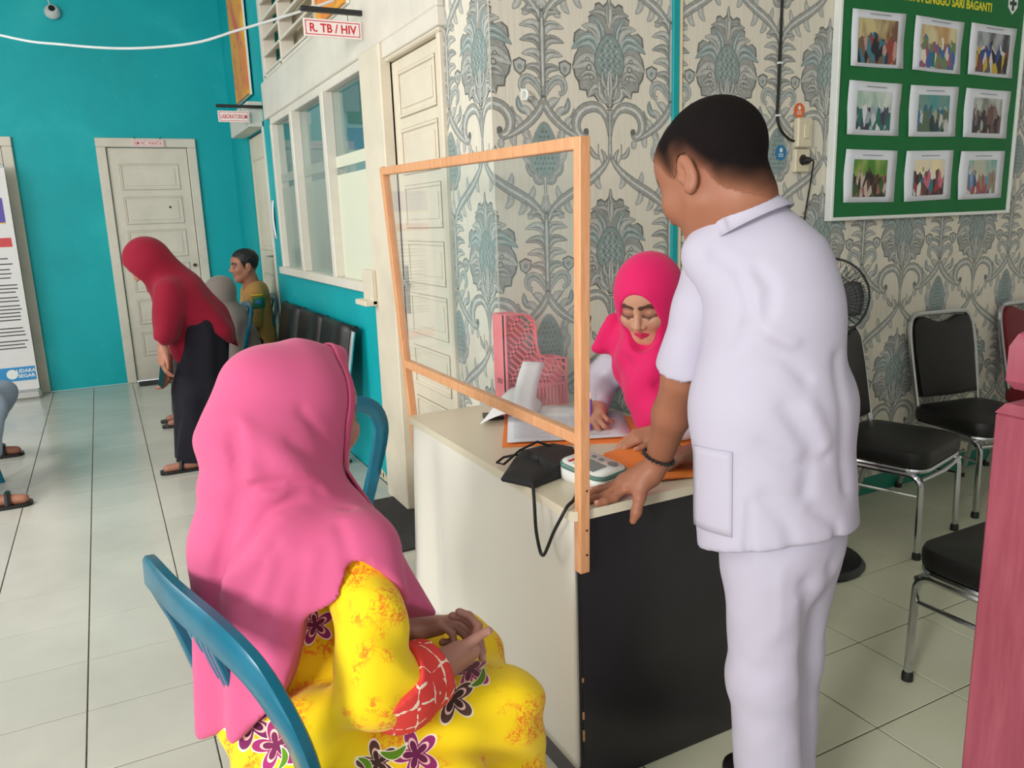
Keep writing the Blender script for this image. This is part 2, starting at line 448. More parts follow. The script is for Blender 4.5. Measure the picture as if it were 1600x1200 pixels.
def make_damask():
    D = Damask(); W2 = 0.2775
    # --- large medallion on the even column: filled spade with engraved leaves
    half = [(0, .198), (.010, .165), (.024, .153), (.040, .163), (.057, .157), (.061, .128), (.085, .115), (.080, .085), (.092, .066), (.120, .074), (.141, .060), (.146, .030), (.128, .008), (.142, -.012), (.151, -.045), (.143, -.078), (.128, -.098), (.124, -.122), (.098, -.124), (.092, -.146), (.066, -.140), (.048, -.158), (.030, -.152), (.008, -.178), (0, -.178)]
    def A(s):
        L = lambda a, b, c, d, w, bend=0, tone='mid', lines=2, layer=1, curl=0: D.leaf((s*a, b), (s*c, d), w, bend*s, tone, lines, layer, curl*s)
        for k, (g, tone, lay) in enumerate(((1.045, 'dark', .5), (1.0, 'mid', .8))):
            for i in range(len(half)-1):
                (x0, y0), (x1, y1) = half[i], half[i+1]; D.poly([(0, -.01), (s*x0*g, y0*g), (s*x1*g, y1*g)], tone, lay)
        L(.055, -.065, .138, -.020, .052, .25, 'light2', 3, 1.2, -.45); L(.060, -.10, .120, -.070, .040, .25, 'mid', 3, 1.5, -.4); L(.05, .0, .135, .050, .046, .28, 'teal2', 3, 1.8, -.5)
        L(.045, .035, .085, .105, .036, .2, 'light2', 2, 2.2, -.45); L(.012, .085, .052, .152, .032, .25, 'mid', 2, 2.6, -.5); L(.03, .03, .050, .125, .024, .1, 'teal2', 2, 2.8, -.2)
        L(.035, -.135, .090, -.125, .026, .3, 'light2', 2, 3.0, -.5); L(.01, -.165, .060, -.105, .026, -.2, 'light2', 2, 3.2, .3); L(.005, -.168, .030, -.060, .022, -.1, 'mid', 2, 3.4, .15)
        for x, y, r in ((.088, -.050, .012), (.078, -.082, .010), (.094, -.022, .009)):
            D.poly([(s*(x+r*cos(a)), y+r*sin(a)) for a in [i*pi/4 for i in range(8)]], 'dark', 4); D.poly([(s*(x+r*.65*cos(a)), y+r*.65*sin(a)) for a in [i*pi/4 for i in range(8)]], 'light2', 4.3)
        # scrolls round the stem
        sc = bez((0, -.30), (s*.004, -.20), (s*.04, -.175), (s*.085, -.183), 8)+bez((s*.085, -.183), (s*.135, -.19), (s*.155, -.235), (s*.142, -.265), 6)[1:]+bez((s*.142, -.265), (s*.128, -.295), (s*.095, -.29), (s*.10, -.262), 6)[1:]
        wd = [0.006+0.03*sin(pi*min(1, i/(len(sc)-1)))**0.8 for i in range(len(sc))]
        D.strip(sc, [w+.005 for w in wd], 'dark', 3); D.strip(sc, wd, 'mid', 3.3); D.strip(sc[3:-3], [w*0.28 for w in wd[3:-3]], 'light', 3.6)
        D.poly([(s*(.103+.012*cos(a)), -.268+.012*sin(a)) for a in [i*pi/4 for i in range(8)]], 'dark', 3.8)
        # ogee branch down to the next trunk (ends at the odd column)
        br = bez((0, -.345), (s*.015, -.40), (s*.10, -.45), (s*.16, -.48), 7)+bez((s*.16, -.48), (s*.22, -.51), (s*(W2-.01), -.54), (s*W2, -.60), 7)[1:]
        wd = [0.008+0.026*sin(pi*i/(len(br)-1)) for i in range(len(br))]
        D.strip(br, [w+.004 for w in wd], 'dark', 3); D.strip(br, wd, 'mid', 3.3); D.strip(br[1:-1], [w*0.25 for w in wd[1:-1]], 'light', 3.6)
        for i, (q, dx, dy) in enumerate(((3, -.02, -.055), (6, -.03, -.06), (8, -.03, -.055), (10, -.035, -.04), (5, .045, .03), (8, .05, .028), (11, .03, .04))):
            p = br[q]; D.leaf(p, (p[0]+s*dx, p[1]+dy), .024, .3*s*(1 if i < 4 else -1), 'light2', 1, 2.4, .2*s)
        # slim sprig beside the stem
        D.strip(bez((s*.02, -.40), (s*.05, -.37), (s*.055, -.34), (s*.05, -.31), 5), .006, 'mid', 2)
        D.leaf((s*.045, -.36), (s*.085, -.32), .018, -.2*s, 'mid', 1, 2); D.leaf((s*.03, -.39), (s*.04, -.33), .014, .2*s, 'mid', 1, 2)
    D.both(A)
    D.strip([(0, -.17), (0, -.25), (0, -.345)], [.014, .012, .018], 'dark', 5); D.strip([(0, -.17), (0, -.25), (0, -.345)], [.009, .008, .012], 'light2', 5.3)
    for y in (-.183, -.192): D.strip([(-.013, y), (.013, y)], .004, 'dark', 5.6)
    D.leaf((0, .085), (0, .19), .026, 0, 'light2', 2, 5); D.leaf((0, .150), (0, .205), .012, 0, 'mid', 1, 5.5)
    # centre of the medallion: scaled heart
    hp = [(.060*sin(a)*(1-.30*cos(a)), -.012+.078*cos(a)) for a in [2*pi*i/20 for i in range(20)]]
    D.poly([(x*1.06, (y+.012)*1.04-.012) for x, y in hp], 'dark', 4.6); D.poly(hp, 'teal', 4.9)
    for r in range(8):
        for c in range(-4, 5):
            x = c*.0125+(.006 if r % 2 else 0); y = -.072+r*.0165
            if abs(x) < .050*(1-abs(y+.025)/.105): D.poly([(x-.0048, y), (x, y-.0058), (x+.0048, y), (x, y+.0045)], 'light2' if (r+c) % 2 else 'dark2', 5.2)
    D.leaf((0, -.165), (0, -.05), .024, 0, 'light2', 3, 6); D.leaf((0, -.13), (.028, -.055), .014, -.2, 'mid', 1, 6); D.leaf((0, -.13), (-.028, -.055), .014, .2, 'mid', 1, 6)
    # --- odd column: drop, stem, trunk with leaves, curls and flowers
    def B(s):
        X = lambda x: W2+s*x
        L = lambda a, b, c, d, w, bend=0, tone='mid', lines=2, layer=1, curl=0: D.leaf((X(a), b), (X(c), d), w, bend*s, tone, lines, layer, curl*s)
        tv = -.3375
        L(.02, tv-.03, .085, tv+.02, .05, -.2, 'light2', 2, 1, .1); L(.01, tv-.07, .07, tv-.03, .045, -.25, 'mid', 2, 1, .1); L(.0, tv-.10, .045, tv-.07, .03, -.3, 'mid', 1, 1, .2)
        L(.03, tv+.0, .07, tv+.06, .035, -.25, 'light2', 1, 1, .2)
        for i in range(6):
            y = -.135+.046*i; l = (.040, .052, .060, .066, .066, .056)[i]
            L(.004, y-.012, l, y+.045, .030, .22, 'mid' if i % 2 else 'light2', 2, 2+i*.15, -.38)
        # curl pair at the junction
        sc = bez((X(.0), -.165), (X(.02), -.12), (X(.045), -.085), (X(.075), -.10), 6)+bez((X(.075), -.10), (X(.095), -.115), (X(.085), -.15), (X(.062), -.142), 5)[1:]
        wd = [0.008+0.02*sin(pi*i/(len(sc)-1)) for i in range(len(sc))]
        D.strip(sc, [w+.004 for w in wd], 'dark', 4); D.strip(sc, wd, 'light2', 4.3); D.strip(sc[1:-1], [w*.25 for w in wd[1:-1]], 'teal', 4.6)
        # flower on its stalk
        D.strip(bez((X(.03), -.20), (X(.07), -.16), (X(.09), -.13), (X(.088), -.085), 6), .005, 'mid', 2)
        fx, fy = .09, -.06
        D.poly([(X(fx-.026), fy+.02), (X(fx), fy+.03), (X(fx+.027), fy+.018), (X(fx+.022), fy-.012), (X(fx), fy-.028), (X(fx-.022), fy-.012)], 'dark', 3); D.poly([(X(fx-.021), fy+.015), (X(fx), fy+.024), (X(fx+.021), fy+.013), (X(fx+.017), fy-.01), (X(fx), fy-.022), (X(fx-.017), fy-.01)], 'light2', 3.3)
        D.poly([(X(fx+.01*cos(a)), fy+.01*sin(a)) for a in [i*pi/3 for i in range(6)]], 'teal', 3.6)
        # flare from the junction down to the scroll of the neighbouring stem
        br = bez((X(0), -.165), (X(.015), -.22), (X(.09), -.27), (X(.165), -.298), 9)
        wd = [0.008+0.022*sin(pi*min(1, .2+.8*i/9)) for i in range(10)]
        D.strip(br, [w+.004 for w in wd], 'dark', 3); D.strip(br, wd, 'mid', 3.3); D.strip(br[1:-1], [w*.22 for w in wd[1:-1]], 'light', 3.6)
        for q, dx, dy in ((2, .05, .03), (4, .045, .035), (6, .03, .035), (5, -.015, -.045), (7, -.01, -.045), (9, -.005, -.03)):
            p = br[q]; D.leaf(p, (p[0]+s*dx, p[1]+dy), .024, .25*s, 'light2', 1, 2.5, .2*s)
        L(.06, -.21, .10, -.155, .022, -.25, 'teal', 1, 2); L(.09, -.235, .125, -.19, .02, -.25, 'mid', 1, 2)
    D.both(B)
    tv = -.3375
    hp = [(W2+.055*sin(a)*(1-.35*cos(a)), tv+.005+.092*cos(a)) for a in [2*pi*i/20 for i in range(20)]]
    D.poly([(W2+(x-W2)*1.08, (y-tv)*1.04+tv) for x, y in hp], 'mid', 4); D.poly(hp, 'teal', 4.3)
    for r in range(8):
        for c in range(-3, 4):
            x = c*.0155+(.0078 if r % 2 else 0); y = tv-.06+r*.018
            if abs(x) < .043*(1-max(0, (y-tv+.02))/.11): D.poly([(W2+x-.005, y), (W2+x, y-.006), (W2+x+.005, y), (W2+x, y+.006)], 'dark2', 4.6)
    D.strip([(W2, tv-.085), (W2, tv-.17), (W2, tv-.235)], [.016, .010, .014], 'mid', 3); D.strip([(W2, tv-.085), (W2, tv-.17), (W2, tv-.235)], [.006, .004, .006], 'light', 3.4)
    D.strip([(W2, .13), (W2, .05), (W2, -.16)], [.012, .026, .018], 'dark', 5); D.strip([(W2, .12), (W2, .05), (W2, -.15)], [.008, .02, .012], 'mid', 5.3); D.strip([(W2, .10), (W2, -.12)], .006, 'light', 5.6)
    return D
TONES = {'dark': (112, 113, 110), 'dark2': (108, 124, 123), 'mid': (160, 162, 157), 'light': (210, 211, 206), 'light2': (184, 186, 181), 'teal': (142, 158, 156), 'teal2': (150, 168, 167)}
TKEY = list(TONES)
def print_mat(k):
    t = NT('damask_'+k); o = t.obj(); f = t.noise(o, 55.0, 3.0, 0.7); c = srgb(*TONES[k])
    t.base(t.ramp(f, [(0.3, tuple(x*0.80 for x in c[:3])+(1,)), (0.7, tuple(min(1, x*1.10) for x in c[:3])+(1,))]), 0.42, 0, 0.4)
    return t.m
TMATS = [print_mat(k) for k in TKEY]
def clip_x(P, c, sgn):
    out = []
    for i in range(len(P)):
        a, b = P[i], P[(i+1) % len(P)]; ia = (a[0]-c)*sgn >= 0; ib = (b[0]-c)*sgn >= 0
        if ia: out.append(a)
        if ia != ib: t = (c-a[0])/(b[0]-a[0]); out.append((c, a[1]+(b[1]-a[1])*t))
    return out
def lay_damask():
    D = make_damask(); mb = MB(); SMIN, SMAX = XS-0.38, 4.75
    for ci in range(-2, 6):
        for ri in range(-1, 4):
            ox = 1.712+0.555*ci; oz = 1.962-0.675*ri
            for pi_, (pts, tone, layer) in enumerate(D.p):
                P = [(ox+x, oz+y) for x, y in pts]
                sx = [p[0] for p in P]; sz = [p[1] for p in P]
                if max(sx) < SMIN or min(sx) > SMAX or max(sz) < 0.09 or min(sz) > 2.75: continue
                e = WPT+0.0003+layer*0.00012+(pi_ % 17)*0.000002; mb.m = TKEY.index(tone)
                P = [(x, max(z, 0.088)) for x, z in P]
                for lo_, hi_ in ((SMIN, XS), (XS, SMAX)):
                    Q = clip_x(clip_x(P, lo_, 1), hi_, -1)
                    if len(Q) < 3: continue
                    out = [(x, YW-e, z) if lo_ == XS else (XS-e, YW+(XS-x), z) for x, z in Q]
                    mb.add(out, [(0, i, i+1) for i in range(1, len(out)-1)])
    o = mb.build('damask_print', None, wall_right, smooth=0, mats=TMATS, fix=False)
    tag(o, kind='stuff')
lay_damask()

# teal and cream corner strips between the two lengths of wallpaper
struct(MB().box((1.992, YW-0.016, 0.085), (2.022, YW-WPT, 3.4), 0.002).build('trim_1', mat('teal_trim_paint', (0, 160, 165), 0.5)))
struct(MB().box((2.022, YW-0.012, 0.085), (2.040, YW-WPT, 3.4), 0.002).build('trim_2', mat('cream_trim', (232, 216, 184), 0.5)))
# white boards over the window and the door
struct(MB().box((XS-0.035, 2.86, 2.165), (XS, 6.25, 2.425), 0.006).build('trim_3', WHITEP))
mb = MB(); wall_boxes(mb, 'x', XS-0.014, XS, 2.86, 6.24, 2.425, 3.5, [(4.60, 6.10, 2.43, 3.02)])
struct(mb.build('trim_4', WHITEP, smooth=0))

# ------------------------------------------------------------------ louvred vent over the window
vent = struct(thing('window_1', 'white wooden louvre vent above the corridor window', 'vent', (XS, 5.35, 2.725)))
del vent['category']; del vent['label']
for y in (4.62, 5.52, 6.085):
    MB().box((-0.03, y-5.35-0.016, -0.295), (0.06, y-5.35+0.016, 0.295), 0.003).build('muntin', WHITEP, vent)
for z in (-0.285, 0.285): MB().box((-0.03, -0.75, z-0.012), (0.06, 0.75, z+0.012), 0.003).build('rail', WHITEP, vent)
MB().box((0.085, -0.75, -0.295), (0.10, 0.75, 0.295)).build('backing', mat('vent_shade_backing', (196, 184, 160), 0.7), vent, smooth=0)  # added sheet closing the bright gaps, beige like the shading behind the slats
for y0, y1 in ((-0.714, 0.154), (0.186, 0.719)):
    for k in range(5):
        z = -0.235+k*0.115
        M = Matrix.Translation((0.015, 0, z)) @ Matrix.Rotation(radians(-32), 4, 'Y')
        MB().box((-0.055, y0, -0.007), (0.055, y1, 0.007), 0.002, M).build('slat', WHITEP, vent)

# ------------------------------------------------------------------ window
glass = NT('window_glass'); glass.p.inputs['Base Color'].default_value = (0.93, 0.97, 0.96, 1); glass.p.inputs['Roughness'].default_value = 0.03
glass.p.inputs['Transmission Weight'].default_value = 1.0; glass.p.inputs['IOR'].default_value = 1.25
GLASS = glass.m
def clear_glass(name, tint, refl=0.10, rough=0.02, haze=0.0, hz=(0.9, 0.9, 0.9, 1)):
    """thin clear sheet: transparent with a mirror share and a little milky scatter"""
    t = NT(name); out = t.n['Material Output']
    tr = t.new('ShaderNodeBsdfTransparent'); tr.inputs[0].default_value = tint
    gl = t.new('ShaderNodeBsdfGlossy'); gl.inputs['Roughness'].default_value = rough
    lw = t.new('ShaderNodeLayerWeight'); lw.inputs['Blend'].default_value = 0.5
    mx = t.new('ShaderNodeMixShader'); t.link(t.math('MULTIPLY_ADD', t.math('POWER', lw.outputs['Facing'], 4.0), 0.55, refl*0.3, clamp=True), mx.inputs[0]); t.link(tr.outputs[0], mx.inputs[1]); t.link(gl.outputs[0], mx.inputs[2])
    df = t.new('ShaderNodeBsdfDiffuse'); df.inputs[0].default_value = hz
    m2 = t.new('ShaderNodeMixShader'); m2.inputs[0].default_value = haze; t.link(mx.outputs[0], m2.inputs[1]); t.link(df.outputs[0], m2.inputs[2])
    t.link(m2.outputs[0], out.inputs['Surface']); t.n.remove(t.p)
    return t.m
WGLASS = clear_glass('window_pane_glass', (0.94, 0.98, 0.97, 1), 0.09, 0.02, 0.05, srgb(190, 205, 200))
FILM = clear_glass('frosted_film', (0.75, 0.80, 0.76, 1), 0.05, 0.35, 0.86, srgb(222, 226, 206))
FILM2 = clear_glass('thin_frosted_film', (0.9, 0.93, 0.91, 1), 0.06, 0.25, 0.24, srgb(196, 206, 196))
win = struct(bpy.data.objects.new('window_2', None)); C.objects.link(win); win.location = (XS, 4.945, 1.62)
yy = lambda y: y-4.945
zz = lambda z: z-1.62
for nm, lo, hi in (('sill', (-0.05, 3.80, 1.045), (0.06, 6.13, 1.095)), ('head', (-0.025, 3.80, 2.115), (0.06, 6.10, 2.165)), ('stile', (-0.03, 6.04, 1.095), (0.06, 6.10, 2.115)), ('stile', (-0.03, 3.80, 1.095), (0.06, 3.83, 2.115)), ('mullion', (-0.045, 5.32, 1.095), (0.06, 5.385, 2.115)), ('mullion', (-0.045, 4.52, 1.095), (0.06, 4.585, 2.115))):
    MB().box((lo[0], yy(lo[1]), zz(lo[2])), (hi[0], yy(hi[1]), zz(hi[2])), 0.004).build(nm, WHITEP, win)
for i, (a, b) in enumerate(((5.385, 6.04), (4.585, 5.32), (3.83, 4.52))):
    pane = MB().box((0.012, yy(a), zz(1.095)), (0.016, yy(b), zz(2.115))).build('pane', WGLASS, win, smooth=0)
    fm = FILM if i == 2 else FILM2
    for z0, z1 in ((1.095, 1.665), (1.705, 1.765)):
        MB().box((0.0085, yy(a), zz(z0)), (0.0095, yy(b), zz(z1))).build('film', fm, pane, smooth=0)

# ------------------------------------------------------------------ panelled doors
CHROME = mat('chrome', (200, 202, 205), 0.16, 1.0, var=0.03)
BRASSDARK = mat('dark_lock_metal', (70, 60, 48), 0.45, 0.7)
def panel_door(name, loc, rz, w, h, panels, m, side, frame=0.075, fd=0.03, handle=True, hz=1.05, bottom=0.012, fm=None, hside=1, fsides=(1, 1)):
    """local x along the leaf (0..w), -y out of the wall"""
    r = bpy.data.objects.new(name, None); C.objects.link(r); r.location = loc; r.rotation_euler = (0, 0, rz); struct(r)
    MB().box((0.004, 0.0, bottom), (w-0.004, 0.035, h-0.004), 0.002).build('leaf', m, r)
    for z0, z1 in panels:
        x0, x1 = side, w-side
        p = MB()
        # moulding bead round the panel plus raised field
        for a, b in (((x0, -0.008, z0), (x1, 0.0, z0+0.014)), ((x0, -0.008, z1-0.014), (x1, 0.0, z1)), ((x0, -0.008, z0+0.014), (x0+0.014, 0.0, z1-0.014)), ((x1-0.014, -0.008, z0+0.014), (x1, 0.0, z1-0.014))): p.box(a, b, 0.003)
        q = p.build('panel', m, r)
        MB().box((x0+0.035, -0.005, z0+0.035), (x1-0.035, 0.0, z1-0.035), 0.004).build('raised_field', m, q)
        g = MB()
        for a, b in (((x0-0.003, -0.0006, z0-0.003), (x1+0.003, 0.0, z0)), ((x0-0.003, -0.0006, z1), (x1+0.003, 0.0, z1+0.003)), ((x0-0.003, -0.0006, z0), (x0, 0.0, z1)), ((x1, -0.0006, z0), (x1+0.003, 0.0, z1))): g.box(a, b)
        g.build('panel_joint', DARKGAP, q, smooth=0)
    fm = fm or m
    if fsides[0]: MB().box((-frame, -fd, 0), (-0.001, 0.05, h), 0.006).build('frame_post', fm, r)
    if fsides[1]: MB().box((w+0.001, -fd, 0), (w+frame, 0.05, h), 0.006).build('frame_post', fm, r)
    MB().box((-frame, -fd, h+0.001), (w+frame, 0.05, h+frame), 0.006).build('frame_head', fm, r)
    if handle:
        hx = w-0.05 if hside > 0 else 0.05
        k = MB().box((hx-0.02, -0.008, hz-0.12), (hx+0.02, 0, hz+0.10), 0.004).build('lock_plate', CHROME if name == 'door_4' else BRASSDARK, r)
        mb = MB().tube([(hx, 0, hz+0.03), (hx, -0.05, hz+0.03), (hx-0.09*hside, -0.055, hz+0.025)], 0.008, 8); mb.build('lever', CHROME, k)
    return r
P6 = [(1.76, 1.985), (1.455, 1.695), (1.15, 1.395), (0.84, 1.09), (0.54, 0.765), (0.24, 0.46)]
d2 = panel_door('door_1', (0.16, YB-0.01, 0), 0, 0.67, 2.13, P6, GREYP, 0.09, 0.08, 0.03, False)
MB().lathe([(0.0, 0), (0.016, 0), (0.016, 0.012), (0.011, 0.03), (0.0, 0.032)], 12, Matrix.Translation((0.625, 0, 1.06)) @ Matrix.Rotation(pi/2, 4, 'X')).build('knob', BRASSDARK, d2)
MB().lathe([(0.0, 0), (0.010, 0), (0.010, 0.002), (0.0, 0.002)], 10, Matrix.Translation((0.47, -0.005, 1.60)) @ Matrix.Rotation(pi/2, 4, 'X')).build('peephole', mat('black_hole', (25, 22, 20), 0.7), d2)
panel_door('door_2', (-1.33, YB-0.01, 0), 0, 0.70, 2.13, P6, GREYP, 0.09, 0.08, 0.03, True, 1.15)
panel_door('door_3', (XS+0.02, 7.27, 0), -pi/2, 0.74, 2.13, [(1.2, 1.95), (0.2, 1.0)], CREAMP, 0.11, 0.0, 0.0, True, 1.13, fsides=(0, 0))
P7 = [(1.84, 2.03), (1.60, 1.79), (1.37, 1.55), (1.13, 1.31), (0.90, 1.08), (0.66, 0.84), (0.40, 0.60), (0.12, 0.34)]
d4 = panel_door('door_4', (XS+0.006, 3.502, 0), -pi/2, 0.592, 2.085, P7, CREAMP, 0.085, 0.03, 0.03, True, 1.10, hside=-1, fsides=(0, 1))
struct(MB().box((XS-0.034, 2.86, 2.10), (XS+0.02, 3.50, 2.166), 0.003).build('trim_8', WHITEP))
struct(MB().box((XS-0.05, 3.50, 0), (XS+0.05, 3.80, 2.165), 0.006).build('trim_5', CREAMP))     # wide post between window and door
struct(MB().box((XS-0.012, 6.47, 0), (XS+0.06, 6.52, 2.19), 0.004).build('trim_6', WHITEP))
struct(MB().box((XS-0.11, 6.47, 2.145), (XS+0.06, 7.36, 2.33), 0.004).build('trim_7', WHITEP))

# ------------------------------------------------------------------ object materials
def wood_mat(name, a, b, sc=6.0):
    t = NT(name); o = t.obj(); mp = t.new('ShaderNodeMapping'); t.link(o, mp.inputs[0]); mp.inputs['Scale'].default_value = (1, 1, 0.12)
    f = t.noise(mp.outputs[0], sc*10, 4.0, 0.6, 0.8)
    t.base(t.ramp(f, [(0.3, srgb(*a)), (0.7, srgb(*b))]), 0.42, 0, 0.45); t.bump(f, 0.08, 0.002)
    return t.m
WOOD = wood_mat('varnished_pine', (206, 144, 98), (226, 170, 124))
BLACKLEATHER = mat('black_leatherette', (18, 17, 17), 0.40, var=0.15, bump=0.15, bscale=300)
BLACKSEAT = mat('black_vinyl_seat', (15, 13, 12), 0.45, var=0.15, bump=0.12, bscale=400)
MAROON = mat('maroon_vinyl_seat', (110, 20, 30), 0.45, bump=0.12, bscale=400)
RUBBER = mat('black_rubber', (22, 22, 22), 0.6)
BLACKPL = mat('black_plastic', (28, 28, 30), 0.4)
PAPER = mat('white_paper', (236, 238, 240), 0.7, var=0.02)
PAPERB = mat('blueish_paper', (226, 230, 238), 0.7, var=0.03)
REDINK = mat('red_sign_ink', (205, 25, 45), 0.5)
SIGNW = mat('white_sign_board', (238, 228, 226), 0.35, var=0.02)
BLACKINK = mat('black_ink', (30, 30, 34), 0.6)
LAMINATE = mat('cream_laminate', (214, 205, 182), 0.35, var=0.02, scale=3)
SIDEWHITE = mat('white_vinyl_sheet', (226, 221, 210), 0.32, var=0.02, scale=2)
def black_panel_mat():
    t = NT('black_panel_paint'); o = t.obj(); f = t.noise(o, 3.0, 5.0, 0.6)
    c = t.ramp(f, [(0.35, srgb(30, 28, 30)), (0.7, srgb(40, 38, 44))])
    t.base(c, 0.33, 0, 0.5); t.bump(t.noise(o, 6.0, 3.0), 0.05, 0.01)
    return t.m
BLACKPANEL = black_panel_mat()
DARKKICK = mat('dark_grey_kick_strip', (70, 66, 68), 0.5)
ORANGE = mat('orange_folder_card', (250, 140, 60), 0.55, var=0.03)
PINKPL = mat('pink_plastic', (250, 128, 138), 0.35, var=0.03, sss=0.0)

# ------------------------------------------------------------------ desk
desk = thing('desk', 'cream topped desk with black front panel behind the clear screen', 'desk', (1.18, 1.96, 0))
dx, dy = -1.18, -1.96
def rounded_rect(x0, y0, x1, y1, r, n=5):
    out = []
    for cx, cy, a0 in ((x1-r, y1-r, 0), (x0+r, y1-r, 90), (x0+r, y0+r, 180), (x1-r, y0+r, 270)):
        for k in range(n+1): a = radians(a0+90*k/n); out.append((cx+r*cos(a), cy+r*sin(a)))
    return out
MB().prism([(x+dx, y+dy) for x, y in rounded_rect(0.868, 1.425, 1.50, 2.497, 0.02)], 0.722, 0.745).build('desk_top', LAMINATE, desk)
MB().box((0.90+dx, 1.445+dy, 0.0), (1.49+dx, 1.462+dy, 0.722), 0.002).build('front_panel', BLACKPANEL, desk)
MB().box((0.90+dx, 2.46+dy, 0.0), (1.49+dx, 2.478+dy, 0.722), 0.002).build('end_panel', BLACKPANEL, desk)
MB().box((0.892+dx, 1.463+dy, 0.055), (0.905+dx, 2.459+dy, 0.722), 0.001).build('side_panel', SIDEWHITE, desk)
MB().box((0.886+dx, 1.447+dy, 0.0), (0.9+dx, 2.475+dy, 0.054), 0.001).build('kick_strip', DARKKICK, desk)
for k, (y, l) in enumerate(((1.452, .012), (1.452, .02), (1.452, .03), (1.452, .014))):     # chips along the front panel's edge
    z = (.30, .20, .14, .05)[k]
    MB().box((0.8985+dx, 1.4435+dy, z), (0.9035+dx, 1.4475+dy, z+l), 0.001).build('edge_chip', WOOD, desk)
# light vinyl sheet hanging down the patient's side of the desk, wavy at its far end
rows = []
for i in range(26):
    t = i/25; z = 0.7215-t*0.66
    row = []
    for j in range(60):
        s = j/59; y = 1.446+s*1.055
        k = max(0, (s-0.45)/0.55)
        off = 0.003+0.030*t*k*(1+0.9*sin(11.0*s+1.2*t))*0.5+0.045*t**0.7*math.exp(-((s-0.93)/0.06)**2)-0.018*t**0.6*math.exp(-((s-0.82)/0.045)**2)*k + 0.012*t*math.exp(-((s-0.62-0.22*t)/0.10)**2)
        row.append((0.8885-off+dx, y+dy+0.02*t*(s > 0.97), z))
    rows.append(row)
MB().grid(rows).build('vinyl_sheet', SIDEWHITE, desk, smooth=1.2, solid=0.0015)

# ------------------------------------------------------------------ clear partition screen
scr = thing('partition_screen', 'clear acrylic partition in a pine frame fixed to the desk edge', 'screen', (0.896, 1.42, 0.6))
sp = lambda y, z: (0.0, y-1.42, z-0.6)
def post(name, a, b, w=0.026): return MB().bar(a, b, w, w, up=(1, 0, 0), bev=0.002).build(name, WOOD, scr)
post('post', sp(1.432, 0.595), sp(1.407, 1.556)); post('post', sp(2.506, 0.60), sp(2.662, 1.582))
post('rail', sp(1.420, 1.544), sp(2.648, 1.568)); post('rail', sp(1.437, 0.913), sp(2.542, 0.918))
pane = MB().add([(0.0, 1.43-1.42, 0.32), (0.0, 2.555-1.42, 0.325), (0.0, 2.64-1.42, 0.957), (0.0, 1.415-1.42, 0.934)], [(0, 1, 2, 3)]).build('pane', clear_glass('acrylic_sheet', (0.975, 0.985, 0.98, 1), 0.06, 0.03, 0.03, (0.75, 0.8, 0.8, 1)), scr, smooth=0, solid=0.002)
for y, z in ((1.431, .64), (1.430, .70), (1.428, .795)):
    MB().lathe([(0, 0), (0.0028, 0), (0.0028, 0.001), (0, 0.001)], 8, Matrix.Translation((0.004, y-1.42-0.0136, z-0.6)) @ Matrix.Rotation(pi/2, 4, 'X')).build('nail', RUBBER, scr)

# ------------------------------------------------------------------ things on the desk
ZT = 0.745
def sheet(name, pts, z, th, m, parent=None):
    """flat sheet from a 2D outline"""
    return MB().prism(pts, z, z+th).build(name, m, parent, smooth=0)
f1 = sheet('document_folder', [(0.968, 1.975), (1.325, 1.80), (1.487, 2.04), (1.172, 2.352)], ZT, 0.003, ORANGE); tag(f1, 'open orange card folder under the white form sheets', 'folder')
f1b = sheet('document_folder', [(1.30, 1.835), (1.462, 1.752), (1.494, 2.02), (1.40, 2.09)], ZT+0.0032, 0.003, ORANGE); tag(f1b, "orange card folder beneath the seated nurse's left hand", 'folder')
fm = thing('form_sheet', 'white printed form the seated nurse is writing on', 'form', (1.2, 2.0, ZT+0.0065))
P4 = [(0.99, 1.985), (1.335, 1.838), (1.478, 2.10), (1.155, 2.300)]
mb = MB(); rows = []
for i in range(9):
    u = i/8; row = []
    for j in range(9):
        w = j/8
        a = Vector(P4[0]).lerp(Vector(P4[1]), u); b = Vector(P4[3]).lerp(Vector(P4[2]), u); q = a.lerp(b, w)
        row.append((q.x-1.2, q.y-2.0, 0.001+0.006*abs(u-0.5)**0.8*(0.4+0.6*w)))
    rows.append(row)
mb.grid(rows).build('paper', PAPERB, fm, solid=0.0006)
mb = MB()
for k in range(17):
    w = 0.08+0.05*k; a = Vector(P4[0]).lerp(Vector(P4[3]), w); b = Vector(P4[1]).lerp(Vector(P4[2]), w)
    for u0, u1 in ((0.05, 0.05+random.uniform(.2, .38)), (0.54, 0.54+random.uniform(.2, .38))):
        p = a.lerp(b, u0); q = a.lerp(b, u1); z = 0.0068
        mb.bar((p.x-1.2, p.y-2.0, z), (q.x-1.2, q.y-2.0, z), 0.0016, 0.0004)
mb.build('print_lines', mat('grey_print', (150, 150, 158), 0.7), fm, smooth=0)
